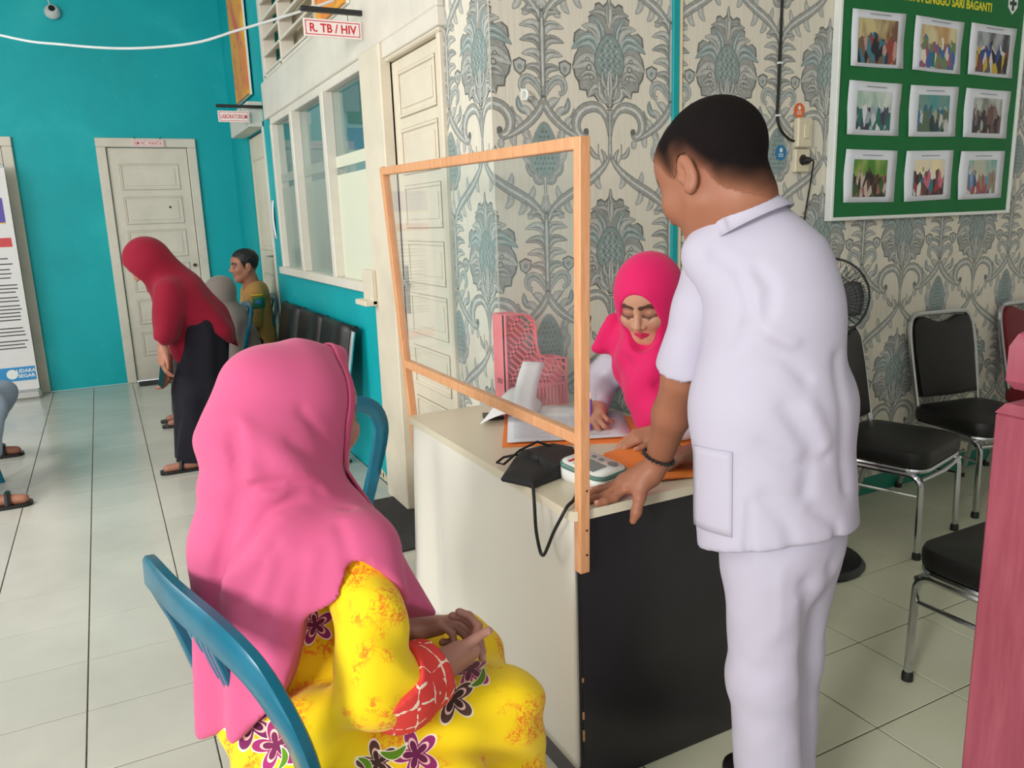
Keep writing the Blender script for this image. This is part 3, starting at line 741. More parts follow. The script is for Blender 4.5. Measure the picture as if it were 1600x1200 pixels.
# loose sheets curling beside the file holder
def curl(name, label, rows):
    o = MB().grid(rows).build(name, PAPER, None, smooth=1.2, solid=0.0008); return tag(o, label, 'paper')
rows = []
for i in range(13):
    t = i/12; row = []
    for j in range(7):
        s = j/6
        x = 1.010+0.09*s+0.19*t; y = 2.215+0.115*s-0.03*t; z = ZT+0.012+0.075*sin(pi*t)**1.0*(0.25+0.75*s)+0.012*t
        row.append((x, y, z))
    rows.append(row)
curl('paper_sheet', 'white sheet arched upward at the far end of the desk', rows)
rows = []
for i in range(11):
    t = i/10; row = []
    for j in range(4):
        s = j/3
        row.append((1.105+0.075*s+0.06*t*t, 2.165-0.012*s+0.035*t, ZT+0.03+0.17*t**1.2-0.010*s))
    rows.append(row)
curl('paper_sheet', 'narrow white slip standing curled upright before the pink file holder', rows)
rows = [[(1.20+0.2*t, 2.20+0.13*s-0.10*t, ZT+0.008+0.012*sin(pi*t)*s) for s in (0, .33, .66, 1)] for t in [i/8 for i in range(9)]]
curl('paper_sheet', 'white sheet lying flat between the file holder and the form', rows)
MB_pouch = MB().prism([(1.06, 2.285), (1.12, 2.262), (1.145, 2.315), (1.08, 2.345)], ZT, ZT+0.012).build('card_wallet', BLACKLEATHER); tag(MB_pouch, 'small black wallet tucked under the arched white sheet', 'wallet')

# pink magazine file holder
fh = thing('file_holder', 'pink plastic magazine file holder with slotted sides', 'file holder', (1.175, 2.345, ZT))
prof = [(0, 0), (0.235, 0), (0.235, 0.165)]+[(0.235-0.085*sin(a), 0.165+0.0) if False else (0.0, 0.0) for a in ()]
prof += [(0.150, 0.172), (0.128, 0.190), (0.118, 0.22), (0.115, 0.28), (0.108, 0.31), (0.090, 0.328), (0.06, 0.335), (0.0, 0.335)]
def inside(poly, x, y):
    c = False; n = len(poly)
    for i in range(n):
        x0, y0 = poly[i]; x1, y1 = poly[i-1]
        if (y0 > y) != (y1 > y) and x < (x1-x0)*(y-y0)/(y1-y0)+x0: c = not c
    return c
def slot_side(y, nm):
    mb = MB(); n = len(prof)
    for i in range(n):       # rim band
        a = prof[i]; b = prof[(i+1) % n]; mb.bar((a[0], y, a[1]), (b[0], y, b[1]), 0.004, 0.024 if i not in (0,) else 0.03, up=(0, 1, 0))
    for fam, (ang, gap, wd) in enumerate(((-42, 0.0185, 0.0060), (50, 0.055, 0.008))):
        d = (cos(radians(ang)), sin(radians(ang))); nrm = (-d[1], d[0])
        for k in range(-30, 40):
            c = k*gap; run = None
            for q in range(0, 261):
                s = -0.30+q*0.003+0.0; x = nrm[0]*c+d[0]*s; z = nrm[1]*c+d[1]*s
                ins = z > 0.075 and inside(prof, x, z)
                if ins and run is None: run = (x, z)
                if (not ins or q == 260) and run is not None:
                    if math.hypot(x-run[0], z-run[1]) > 0.012: mb.bar((run[0], y, run[1]), (x, y, z), wd, 0.003, up=(0, 1, 0))
                    run = None
    for k in range(16): x = 0.012+k*0.0142; mb.box((x, y-0.0015, 0.0), (x+0.007, y+0.0015, 0.075))
    mb.box((0, y-0.002, 0.070), (0.235, y+0.002, 0.082))
    return mb.build(nm, PINKPL, fh, smooth=0)
slot_side(0.0, 'slotted_side'); MB().prism(prof, -0.0855, -0.0835, Matrix.Rotation(pi/2, 4, 'X')).build('far_side', PINKPL, fh, smooth=0)
MB().box((-0.002, -0.002, 0), (0.002, 0.087, 0.335), 0.001).build('spine', PINKPL, fh)
MB().box((0.233, -0.002, 0), (0.237, 0.087, 0.165), 0.001).build('front_lip', PINKPL, fh)
MB().box((0.0, 0, 0), (0.235, 0.085, 0.004)).build('base', PINKPL, fh, smooth=0)
MB().box((-0.0035, 0.025, 0.095), (-0.002, 0.06, 0.112)).build('spine_slot', mat('dark_pink_slot', (185, 80, 92), 0.5), fh, smooth=0)

# blood pressure monitor, cuff and tube
bp = thing('pressure_monitor', 'white and green digital blood pressure monitor on the desk corner', 'monitor', (1.037, 1.596, ZT), radians(17))
body = [(x, y) for x, y in rounded_rect(-0.062, -0.072, 0.062, 0.072, 0.03, 6)]
def loft2(mb, outl, levels):
    rows = [[(x*s, y*s, z+k*(y+0.07)) for x, y in outl] for s, z, k in levels]; mb.grid(rows, closed=True)
    n = len(outl); b = len(mb.v)-n; mb.f.append(tuple(range(b, b+n))); mb.mi.append(mb.m)
    return mb
WHITEPL = mat('white_plastic', (232, 236, 232), 0.3, var=0.02); GREENPL = mat('grey_green_plastic', (92, 128, 118), 0.35)
loft2(MB(), body, [(0.90, 0.0, 0), (0.99, 0.006, 0), (1.0, 0.016, 0.05), (1.0, 0.020, 0.12)]).build('casing', WHITEPL, bp, smooth=0.9)
loft2(MB(), body, [(1.0, 0.020, 0.12), (1.015, 0.023, 0.13), (1.0, 0.029, 0.14), (0.95, 0.031, 0.14)]).build('rim', GREENPL, bp, smooth=0.9)
face = loft2(MB(), body, [(0.955, 0.0305, 0.14), (0.93, 0.0325, 0.14)]).build('face_plate', WHITEPL, bp, smooth=0.9)
fz = lambda y, e=0.0: 0.0331+0.14*(y+0.07)+e
def face_patch(nm, pts, m, e=0.0004): return MB().add([(x, y, fz(y, e)) for x, y in pts], [tuple(range(len(pts)))]).build(nm, m, face, smooth=0, solid=0.0008)
face_patch('display', [(-0.045, -0.035), (0.012, -0.035), (0.012, 0.028), (-0.045, 0.028)], mat('lcd_grey', (112, 136, 132), 0.25))
for x, y, r in ((0.034, -0.035, 0.014), (0.034, 0.002, 0.007), (0.034, 0.026, 0.007)):
    face_patch('button', [(x+r*cos(a), y+r*sin(a)) for a in [2*pi*i/16 for i in range(16)]], mat('grey_button', (110, 122, 118), 0.4), 0.001)
face_patch('red_mark', [(-0.045, 0.040), (-0.015, 0.040), (-0.015, 0.048), (-0.045, 0.048)], REDINK)
cuff = thing('pressure_cuff', 'black fabric blood pressure cuff folded on the desk edge', 'cuff', (0.95, 1.72, ZT))
CUFFM = mat('black_nylon', (24, 24, 26), 0.6, var=0.2, bump=0.3, bscale=500)
cp = [(0.828, 1.703), (0.872, 1.612), (1.0, 1.652), (1.098, 1.775), (1.068, 1.845), (0.93, 1.828)]
rows = []
cc = (0.955, 1.735)
for lv, (s, z) in enumerate(((0.97, 0.001), (1.0, 0.006), (1.0, 0.010), (0.90, 0.021), (0.5, 0.026), (0.02, 0.027))):
    ring = []
    for i in range(36):
        u = i/36*6; k = int(u); f = u-k; a = cp[k]; b = cp[(k+1) % 6]
        x = a[0]+(b[0]-a[0])*f; y = a[1]+(b[1]-a[1])*f
        zz_ = z+(0.016 if x > 0.95 else 0)*(lv > 2)*0.8
        ring.append((cc[0]+(x-cc[0])*s-0.95, cc[1]+(y-cc[1])*s-1.72, zz_))
    rows.append(ring)
MB().grid(rows, closed=True).build('cuff_cloth', CUFFM, cuff, smooth=0.8)
MB().box((-0.06, -0.075, 0.0), (0.08, -0.062, 0.004), 0.001, Matrix.Rotation(radians(17), 4, 'Z')).build('edge_binding', mat('grey_binding', (60, 66, 66), 0.6), cuff)
MB().tube([(-0.02, 0.085, 0.03), (-0.05, 0.11, 0.02), (-0.08, 0.09, 0.016), (-0.075, 0.06, 0.018), (-0.02, 0.07, 0.045), (0.05, 0.10, 0.05), (0.10, 0.07, 0.03)], 0.0035, 8).build('coiled_tube', RUBBER, cuff)
tube_pts = [(0.885, 1.64, .757), (0.862, 1.595, .752), (0.853, 1.575, .72), (0.850, 1.565, .66), (0.849, 1.547, .615), (0.848, 1.532, .608), (0.848, 1.515, .625), (0.846, 1.475, .685), (0.848, 1.44, .735), (0.866, 1.442, .757), (0.90, 1.47, .757), (0.955, 1.535, .757), (0.985, 1.56, .763)]
def smooth_path(pts, n=6):
    out = []; P = [Vector(p) for p in pts]
    for i in range(len(P)-1):
        p0 = P[max(i-1, 0)]; p1 = P[i]; p2 = P[i+1]; p3 = P[min(i+2, len(P)-1)]
        for k in range(n):
            t = k/n; out.append(0.5*((2*p1)+(p2-p0)*t+(2*p0-5*p1+4*p2-p3)*t*t+(3*p1-p0-3*p2+p3)*t**3))
    out.append(P[-1]); return out
MB().tube([tuple(Vector(p)-Vector((0.95, 1.72, ZT))) for p in smooth_path(tube_pts)], 0.0042, 8).build('air_tube', RUBBER, cuff)

# orange medical record folders by the standing man's hands
sheet_a = sheet('record_folder', [(1.090, 1.512), (1.300, 1.470), (1.462, 1.700), (1.140, 1.748)], ZT, 0.004, ORANGE); tag(sheet_a, 'orange record folder, lower of the two beside the monitor', 'folder')
rf = thing('record_folder', 'orange record folder with black lettering, upper of the two beside the monitor', 'folder', (1.27, 1.60, ZT+0.0045))
sheet('cover', [(x-1.27, y-1.60) for x, y in [(1.095, 1.508), (1.305, 1.446), (1.488, 1.70), (1.44, 1.785), (1.17, 1.745)]], 0, 0.004, ORANGE, rf)
text_mesh('lettering', 'REKAM', 0.040, BLACKINK, (0.100, 0.075, 0.0046), (0, 0, radians(-106)), rf, bold=0.0006, width=0.19)
for k in range(3): text_mesh_y = MB().box((-0.06, 0.075-0.012*k, 0.0042), (0.0+0.004*k, 0.077-0.012*k, 0.0047)).build('print_line', BLACKINK, rf, smooth=0); text_mesh_y.rotation_euler = (0, 0, radians(-28))

# ------------------------------------------------------------------ green notice board
GREENF = mat('green_board_felt', (0, 108, 52), 0.6, var=0.05)
nb = thing('notice_board', 'green notice board in a white frame on the wallpapered wall', 'notice board', (3.48, YW-WPT-0.03, 1.90))
BX = lambda x: x-3.48
BZ = lambda z: z-1.90
z0b, z1b = 1.352, 2.50
MB().box((BX(2.855), 0.004, BZ(z0b)), (BX(4.112), 0.028, BZ(z1b)), 0.002).build('board_panel', GREENF, nb)
for nm, a, b in (('frame_bar', (2.838, -0.008, z0b-0.016), (2.856, 0.029, z1b+0.016)), ('frame_bar', (4.111, -0.008, z0b-0.016), (4.128, 0.029, z1b+0.016)), ('frame_bar', (2.856, -0.008, z0b-0.016), (4.111, 0.029, z0b)), ('frame_bar', (2.856, -0.008, z1b), (4.111, 0.029, z1b+0.016))):
    MB().box((BX(a[0]), a[1], BZ(a[2])), (BX(b[0]), b[1], BZ(b[2])), 0.003).build(nm, WHITEPL, nb)
YEL = mat('yellow_lettering', (235, 222, 40), 0.5)
text_mesh('lettering', 'KECAMATAN LINGGO SARI BAGANTI', 0.052, YEL, (BX(3.475), 0.0032, BZ(2.283)), ROT_Y, nb, bold=0.0012, width=0.76)
em = MB().prism([(-0.036, 0.04), (0.036, 0.04), (0.036, -0.015), (0.0, -0.048), (-0.036, -0.015)], 0, 0.001, Matrix.Translation((BX(4.015), 0.0035, BZ(2.315))) @ Matrix.Rotation(pi/2, 4, 'X')).build('emblem', WHITEPL, nb, smooth=0)
MB().prism([(-0.008, 0.03), (0.008, 0.03), (0.008, 0.010), (0.026, 0.010), (0.026, -0.006), (0.008, -0.006), (0.008, -0.03), (-0.008, -0.03), (-0.008, -0.006), (-0.026, -0.006), (-0.026, 0.010), (-0.008, 0.010)], 0.0012, 0.002, Matrix.Translation((BX(4.015), 0.0035, BZ(2.315))) @ Matrix.Rotation(pi/2, 4, 'X')).build('emblem_cross', mat('dark_green_mark', (20, 60, 45), 0.5), em, smooth=0)

def photo_mat(i, top, mid, cols, seed):
    """printed snapshot: wall tone above, a crowd of coloured figures below"""
    t = NT('printed_photo_%d' % i); o = t.obj()
    mp = t.new('ShaderNodeMapping'); t.link(o, mp.inputs[0]); mp.inputs['Scale'].default_value = (1.0, 1.0, 0.45); mp.inputs['Location'].default_value = (seed*1.7, 0, seed)
    vo = t.new('ShaderNodeTexVoronoi'); t.link(mp.outputs[0], vo.inputs['Vector']); vo.inputs['Scale'].default_value = 42.0
    sep = t.new('ShaderNodeSeparateColor'); t.link(vo.outputs['Color'], sep.inputs[0])
    crowd = t.ramp(sep.outputs[0], [(k/(len(cols)), srgb(*c)) for k, c in enumerate(cols)], 'CONSTANT')
    big = t.ramp(t.noise(mp.outputs[0], 14.0, 2.0), [(0.40, srgb(*top)), (0.60, srgb(*mid))])
    sx = t.new('ShaderNodeSeparateXYZ'); t.link(o, sx.inputs[0])
    h = t.math('ADD', sx.outputs[2], t.math('MULTIPLY', t.math('SUBTRACT', t.noise(mp.outputs[0], 30.0, 2.0), 0.5), 0.16))
    k = t.math('GREATER_THAN', h, 0.010)
    t.base(t.mix(k, crowd, big), 0.45)
    return t.m
PH = [((205, 190, 140), (120, 80, 60), [(40, 60, 70), (150, 60, 55), (60, 120, 140), (190, 150, 140), (30, 30, 40), (120, 90, 70)]),
      ((190, 150, 100), (215, 205, 160), [(60, 100, 170), (210, 210, 210), (40, 110, 120), (150, 90, 110), (110, 130, 90), (230, 220, 200)]),
      ((60, 60, 66), (170, 175, 180), [(30, 30, 36), (210, 210, 212), (40, 70, 140), (200, 170, 60), (120, 60, 60), (90, 90, 96)]),
      ((160, 190, 175), (215, 220, 215), [(200, 205, 210), (70, 80, 100), (40, 110, 100), (160, 170, 180), (60, 60, 80), (220, 222, 224)]),
      ((70, 150, 150), (120, 150, 140), [(200, 200, 200), (50, 70, 80), (40, 110, 140), (90, 110, 90), (170, 170, 150), (40, 60, 60)]),
      ((130, 130, 125), (195, 200, 195), [(70, 50, 48), (110, 80, 76), (60, 60, 70), (180, 175, 170), (130, 110, 110), (50, 44, 46)]),
      ((70, 130, 40), (150, 170, 90), [(50, 40, 34), (90, 60, 44), (200, 180, 170), (60, 90, 50), (30, 30, 30), (150, 100, 90)]),
      ((225, 215, 190), (240, 225, 180), [(60, 40, 44), (200, 110, 130), (40, 120, 140), (230, 225, 220), (150, 60, 60), (100, 70, 60)]),
      ((190, 190, 170), (90, 170, 170), [(120, 150, 190), (150, 140, 120), (90, 110, 140), (210, 210, 205), (170, 80, 80), (70, 90, 120)])]
colx = [(2.918, 3.252), (3.316, 3.652), (3.708, 4.053)]; rowz = [(1.982, 2.208), (1.700, 1.922), (1.412, 1.638)]
rn = ['top row', 'middle row', 'bottom row']; cn = ['left', 'middle', 'right']
for r in range(3):
    for c in range(3):
        x0, x1 = colx[c]; z0, z1 = rowz[r]; cx, cz = (x0+x1)/2, (z0+z1)/2
        ph = thing('pinned_photo', 'white photo sheet on the green board, %s, %s' % (rn[r], cn[c]), 'photo', (cx, nb.location.y+0.0028, cz), group='photo sheets on the green board')
        ph.rotation_euler = (0, radians((-0.6, 1.0, 0.7, 0.4, -0.8, 0.5, 0.8, -1.0, -0.6)[r*3+c]), 0)
        w, h = (x1-x0)/2, (z1-z0)/2
        rows = [[(-w+2*w*u, -0.001-0.004*(abs(2*u-1)**3)*abs(2*v-1)-0.0015*sin(9*u+5*v+r), -h+2*h*v) for u in [i/8 for i in range(9)]] for v in [i/6 for i in range(7)]]
        MB().grid(rows).build('paper', PAPERB, ph, smooth=1.2, solid=0.0006)
        ox = (-0.004, 0.0, 0.004)[c]; pw, phh = (0.122, 0.092) if r == 0 else (0.108, 0.083)
        MB().box((ox-pw, -0.0058, -phh-0.006), (ox+pw, -0.0050, phh-0.012)).build('photo_print', photo_mat(r*3+c, *PH[r*3+c], seed=r*3.1+c*1.3), ph, smooth=0)
        MB().box((-0.06, -0.0056, phh+0.006), (0.07, -0.0050, phh+0.009)).build('caption', mat('grey_print', (150, 150, 158), 0.7), ph, smooth=0)

# ------------------------------------------------------------------ switch, socket, stickers, cables and hook on the wallpaper
WY = YW-WPT
sw = thing('wall_switch', 'cream light switch above the socket on the wallpaper', 'switch', (2.674, WY, 1.70))
IVORY = mat('ivory_plastic', (214, 205, 178), 0.4)
MB().box((-0.042, -0.03, -0.055), (0.042, -0.001, 0.065), 0.006).build('plate', IVORY, sw); MB().box((-0.012, -0.036, -0.02), (0.022, -0.030, 0.04), 0.003).build('rocker', IVORY, sw)
so = thing('wall_socket', 'cream wall socket with a black plug under the switch', 'socket', (2.672, WY, 1.595))
MB().box((-0.042, -0.024, -0.05), (0.042, -0.001, 0.045), 0.004).build('plate', IVORY, so)
MB().lathe([(0, 0), (0.022, 0), (0.022, 0.002), (0.0, 0.002)], 18, Matrix.Translation((0.0, -0.0242, 0.0)) @ Matrix.Rotation(pi/2, 4, 'X')).build('socket_well', mat('dark_socket', (60, 52, 44), 0.5), so)
MB().lathe([(0, 0), (0.016, 0), (0.015, 0.022), (0.008, 0.034), (0, 0.034)], 14, Matrix.Translation((0.004, -0.0265, -0.004)) @ Matrix.Rotation(pi/2, 4, 'X')).build('plug', BLACKPL, so)
pcord = MB().tube(smooth_path([(2.678, WY-0.06, 1.59), (2.70, WY-0.055, 1.588), (2.725, WY-0.03, 1.56), (2.735, WY-0.012, 1.50), (2.722, WY-0.010, 1.42), (2.700, WY-0.010, 1.30), (2.66, WY-0.012, 1.12), (2.60, WY-0.02, 0.80), (2.50, WY-0.05, 0.40), (2.47, WY-0.20, 0.02)]), 0.0035, 8).build('power_cord', RUBBER); tag(pcord, 'black power cord hanging from the wall socket', 'cord')
wc = thing('wall_cable', 'black cable clipped down the wallpaper to the switch', 'cable', (2.54, WY, 2.2))
MB().tube([tuple(Vector(p)-Vector((2.54, WY, 2.2))) for p in smooth_path([(2.546, WY-0.006, 3.3), (2.543, WY-0.006, 2.6), (2.540, WY-0.006, 2.2), (2.537, WY-0.006, 1.9), (2.535, WY-0.006, 1.77), (2.558, WY-0.007, 1.715), (2.60, WY-0.008, 1.682), (2.634, WY-0.009, 1.672)])], 0.0055, 8).build('cable_run', RUBBER, wc)
for z in (1.772, 1.975, 2.30): MB().box((-0.011, -0.013, z-2.2-0.004), (0.009, 0.0, z-2.2+0.004), 0.001).build('clip', WHITEPL, wc)
for nm, lab, cx, cz, r, col in (('round_sticker', 'round orange sticker above the light switch', 2.662, 1.795, 0.031, (222, 105, 52)), ('round_sticker', 'round blue sticker left of the socket', 2.566, 1.625, 0.031, (30, 118, 170))):
    st = thing(nm, lab, 'sticker', (cx, WY, cz))
    MB().lathe([(0, 0), (r, 0), (r, 0.0008), (0, 0.0008)], 24, Matrix.Translation((0, -0.0022, 0)) @ Matrix.Rotation(pi/2, 4, 'X')).build('disc', mat('sticker_%d' % col[0], col, 0.45), st)
    m = MB()
    m.prism([(-0.006, 0.002), (0.006, 0.002), (0.006, 0.010), (0.011, 0.010), (0.0, 0.022), (-0.011, 0.010), (-0.006, 0.010)], 0.0012, 0.0016, Matrix.Translation((0, -0.0022, 0)) @ Matrix.Rotation(pi/2, 4, 'X'))
    for k in range(2): m.box((-0.014, -0.0039, -0.007-0.008*k), (0.014, -0.0034, -0.004-0.008*k))
    m.build('symbol', WHITEPL, st, smooth=0)
hk = thing('wall_hook', 'small white hook on the wallpaper beside the door', 'hook', (1.355, WY, 1.81))
MB().box((-0.010, -0.004, -0.02), (0.010, -0.001, 0.02), 0.001).build('hook_plate', WHITEPL, hk)
MB().tube(smooth_path([(0, -0.002, 0.012), (0, -0.02, 0.012), (0, -0.032, 0.0), (0, -0.026, -0.016), (0, -0.012, -0.016)], 4), 0.005, 8).build('hook_arm', WHITEPL, hk)

# ------------------------------------------------------------------ pink newel post
post_o = thing('newel_post', 'pink painted wooden post with carved cap at the right edge', 'post', (1.330, 0.690, 0.0))
PINKW = NT('pink_painted_wood'); _o = PINKW.obj(); _mp = PINKW.new('ShaderNodeMapping'); PINKW.link(_o, _mp.inputs[0]); _mp.inputs['Scale'].default_value = (1, 1, 0.1)
_f = PINKW.noise(_mp.outputs[0], 60, 4, 0.6); _w = PINKW.ramp(PINKW.noise(_mp.outputs[0], 35.0, 5.0, 0.75), [(0.72, (0, 0, 0, 1)), (0.78, (1, 1, 1, 1))])
PINKW.base(PINKW.mix(PINKW.math('MULTIPLY', _w, 0.4), PINKW.ramp(_f, [(0.3, srgb(140, 62, 78)), (0.7, srgb(158, 78, 94))]), srgb(216, 150, 156)), 0.4); PINKW.bump(_f, 0.12, 0.003)
pm = PINKW.m
MB().box((-0.06, -0.06, 0.0), (0.06, 0.06, 1.060), 0.004).build('shaft', pm, post_o)
def sq(levels):
    rows = [[(h*sx, h*sy, z) for sx, sy in ((-1, -1), (1, -1), (1, 1), (-1, 1))] for h, z in levels]; m = MB().grid(rows, closed=True); n = len(m.v); m.f.append((n-4, n-3, n-2, n-1)); m.mi.append(0); m.f.append((3, 2, 1, 0)); m.mi.append(0); return m
sq([(0.060, 1.0605), (0.050, 1.076), (0.030, 1.082), (0.030, 1.096), (0.043, 1.100)]).build('neck', pm, post_o, smooth=0.4)
sq([(0.043, 1.1005), (0.052, 1.114), (0.052, 1.170), (0.044, 1.190), (0.030, 1.202)]).build('cap', pm, post_o, smooth=0.4)

# ------------------------------------------------------------------ chrome stacking chairs
def arc_pts(c, r, a0, a1, u, v, n=6):
    return [tuple(Vector(c)+Vector(u)*r*cos(a0+(a1-a0)*i/n)+Vector(v)*r*sin(a0+(a1-a0)*i/n)) for i in range(n+1)]
def cushion(outline, levels):
    cx = sum(p[0] for p in outline)/len(outline); cy = sum(p[1] for p in outline)/len(outline)
    rows = [[(cx+(x-cx)*s, cy+(y-cy)*s, z) for x, y in outline] for s, z in levels]
    m = MB().grid(rows, closed=True); n = len(outline); N = len(m.v); m.f.append(tuple(range(N-n, N))); m.mi.append(0); m.f.append(tuple(range(n-1, -1, -1))); m.mi.append(0)
    return m
def banquet_chair(label, seatm, loc, rz, group=None):
    c = thing('banquet_chair', label, 'chair', loc, rz, group)
    out = rounded_rect(-0.22, -0.215, 0.22, 0.20, 0.07, 6)
    cushion(out, [(0.93, 0.372), (0.99, 0.378), (1.0, 0.395), (1.0, 0.418), (0.975, 0.434), (0.90, 0.441), (0.5, 0.446)]).build('seat', seatm, c, smooth=0.8)
    MB().tube([(x*0.95, y*0.95, 0.362) for x, y in out], 0.011, 8, closed=True).build('seat_rim', CHROME, c)
    for s in (-1, 1):
        leg = MB().tube([(s*0.205, 0.17, 0.345), (s*0.205, -0.12, 0.345)]+arc_pts((s*0.205, -0.15, 0.295), 0.05, pi/2, 0, (0, -1, 0), (0, 0, 1), 6)+[(s*0.207, -0.205, 0.012)], 0.0125, 8).build('leg', CHROME, c)
        MB().lathe([(0.0, 0), (0.017, 0), (0.017, 0.02), (0.013, 0.03)], 10, Matrix.Translation((s*0.207, -0.205, 0))).build('rubber_foot', RUBBER, leg)
        leg = MB().tube([(s*0.18, 0.13, 0.36), (s*0.195, 0.19, 0.20), (s*0.205, 0.245, 0.012)], 0.0125, 8).build('leg', CHROME, c)
        MB().lathe([(0.0, 0), (0.017, 0), (0.017, 0.02), (0.013, 0.03)], 10, Matrix.Translation((s*0.205, 0.245, 0))).build('rubber_foot', RUBBER, leg)
        MB().tube([(s*0.206, -0.19, 0.26), (s*0.198, 0.16, 0.255)], 0.007, 6).build('side_rail', CHROME, c)
    MB().tube([(-0.207, -0.2, 0.33), (0, -0.213, 0.325), (0.207, -0.2, 0.33)], 0.009, 8).build('front_rail', CHROME, c)
    by = lambda z: 0.175+(z-0.42)*0.20
    pts = [(-0.185, by(0.34), 0.34), (-0.190, by(0.44), 0.44), (-0.198, by(0.72), 0.72), (-0.190, by(0.82), 0.82), (-0.168, by(0.858), 0.858), (-0.14, by(0.87), 0.87), (0, by(0.872), 0.872)]
    pts += [(-x, y, z) for x, y, z in pts[-2::-1]]
    MB().tube(smooth_path(pts, 4), 0.0125, 8).build('back_frame', CHROME, c)
    prof = [(-0.172, 0.50), (-0.184, 0.70), (-0.178, 0.82), (-0.155, 0.853), (-0.10, 0.855), (-0.05, 0.835), (0, 0.825)]
    prof = prof+[(-x, z) for x, z in prof[-2::-1]]+[(0.165, 0.475), (0, 0.47), (-0.165, 0.475)]
    cxp, czp = 0, 0.66; rows = []
    for s, off in ((0.93, -0.022), (0.985, -0.018), (1.0, -0.004), (1.0, 0.008), (0.98, 0.016), (0.9, 0.02)):
        rows.append([(x*s, by(czp+(z-czp)*s)+off, czp+(z-czp)*s) for x, z in prof])
    m = MB().grid(rows, closed=True); n = len(prof); N = len(m.v); m.f += [tuple(range(N-n, N)), tuple(range(n-1, -1, -1))]; m.mi += [0, 0]
    m.build('backrest', seatm, c, smooth=0.7)
    return c
GRPC = 'chrome framed stacking chairs along the wallpapered wall'
ca = banquet_chair('black chrome-legged chair directly beside the standing fan', BLACKSEAT, (2.905, 2.135, 0), radians(15), GRPC)
dup(ca, (3.60, 2.20, 0), radians(-9), 'black chrome-legged chair between the fan-side chair and the maroon chair', GRPC)
banquet_chair('maroon chrome-legged chair at the far right by the wall', MAROON, (4.30, 2.19, 0), radians(-4), GRPC)
dup(ca, (2.20, 1.155, 0), radians(180), 'black chrome-legged chair half hidden by the pink post', GRPC)

# ------------------------------------------------------------------ standing fan
fan = thing('standing_fan', 'black standing fan partly hidden behind the man in white', 'fan', (2.395, 2.08, 0))
MB().lathe([(0.0, 0), (0.19, 0), (0.195, 0.012), (0.18, 0.03), (0.06, 0.05), (0.03, 0.07), (0.0, 0.072)], 30).build('fan_base', BLACKPL, fan)
MB().tube([(0, 0.0, 0.06), (0, 0.0, 0.60)], 0.015, 10).build('outer_pole', BLACKPL, fan); MB().tube([(0, 0, 0.60), (0, 0, 1.0)], 0.010, 10).build('inner_pole', CHROME, fan)
FM = Matrix.Translation((0, 0, 1.06)) @ Vector((-0.62, -0.76, -0.08)).to_track_quat('Z', 'Y').to_matrix().to_4x4()
# fan axis: local z of FM
fz3 = FM.to_3x3() @ Vector((0, 0, 1))
MB().lathe([(0.0, -0.13), (0.035, -0.125), (0.05, -0.08), (0.05, -0.03), (0.03, -0.01), (0, -0.01)], 16, FM).build('motor_housing', BLACKPL, fan)
cage = MB(); R_ = 0.152
for k in range(44):
    a = 2*pi*k/44; pr = [(0.045, 0.055), (0.09, 0.052), (0.13, 0.040), (R_, 0.012), (R_, -0.012), (0.12, -0.035), (0.05, -0.04)]
    cage.tube([tuple(FM @ Vector((r*cos(a), r*sin(a), z))) for r, z in pr], 0.0012, 4, cap=False)
for r, z, w in ((R_+0.002, 0.0, 0.004), (0.10, 0.05, 0.0018), (0.045, 0.056, 0.003)):
    cage.tube([tuple(FM @ Vector((r*cos(2*pi*k/32), r*sin(2*pi*k/32), z))) for k in range(32)], w, 6, closed=True)
cage.build('wire_cage', mat('dark_grey_wire', (52, 52, 54), 0.4, 0.3), fan)
MB().lathe([(0.0, 0.052), (0.042, 0.052), (0.04, 0.06), (0.0, 0.063)], 18, FM).build('cage_badge', BLACKPL, fan)
for k in range(3):
    rows = []
    for i in range(6):
        t = i/5; r = 0.03+0.105*t; row = []
        for j in range(7):
            s = j/6; a = 2*pi*k/3+(s-0.5)*(0.9+0.5*sin(pi*t)); row.append(tuple(FM @ Vector((r*cos(a), r*sin(a), 0.018-0.035*s))))
        rows.append(row)
    MB().grid(rows).build('fan_blade', mat('smoky_blade', (70, 72, 74), 0.3), fan, smooth=1.2, solid=0.002)

# ------------------------------------------------------------------ blue plastic chairs
def blue_mat():
    t = NT('blue_plastic'); o = t.obj(); f = t.noise(o, 6.0, 4.0, 0.6)
    t.base(t.ramp(f, [(0.3, srgb(0, 84, 106)), (0.7, srgb(0, 108, 136))]), 0.28, 0, 0.5)
    return t.m
BLUEPL = blue_mat()
def band(pts, w, th, nrm):
    """flat bent band along pts; nrm gives the thin direction"""
    P = [Vector(p) for p in pts]; rows = []
    for i, p in enumerate(P):
        t = (P[min(i+1, len(P)-1)]-P[max(i-1, 0)]).normalized(); n = Vector(nrm(p) if callable(nrm) else nrm); n = (n-t*n.dot(t)).normalized(); s = t.cross(n)
        ww = w[i] if isinstance(w, list) else w
        ring = []
        for a, b in ((-.5, -.3), (-.38, -.5), (.38, -.5), (.5, -.3), (.5, .3), (.38, .5), (-.38, .5), (-.5, .3)): ring.append(tuple(p+s*a*ww+n*b*th))
        rows.append(ring)
    m = MB().grid(rows, closed=True); N = len(m.v); m.f += [tuple(range(N-8, N)), tuple(range(7, -1, -1))]; m.mi += [0, 0]
    return m
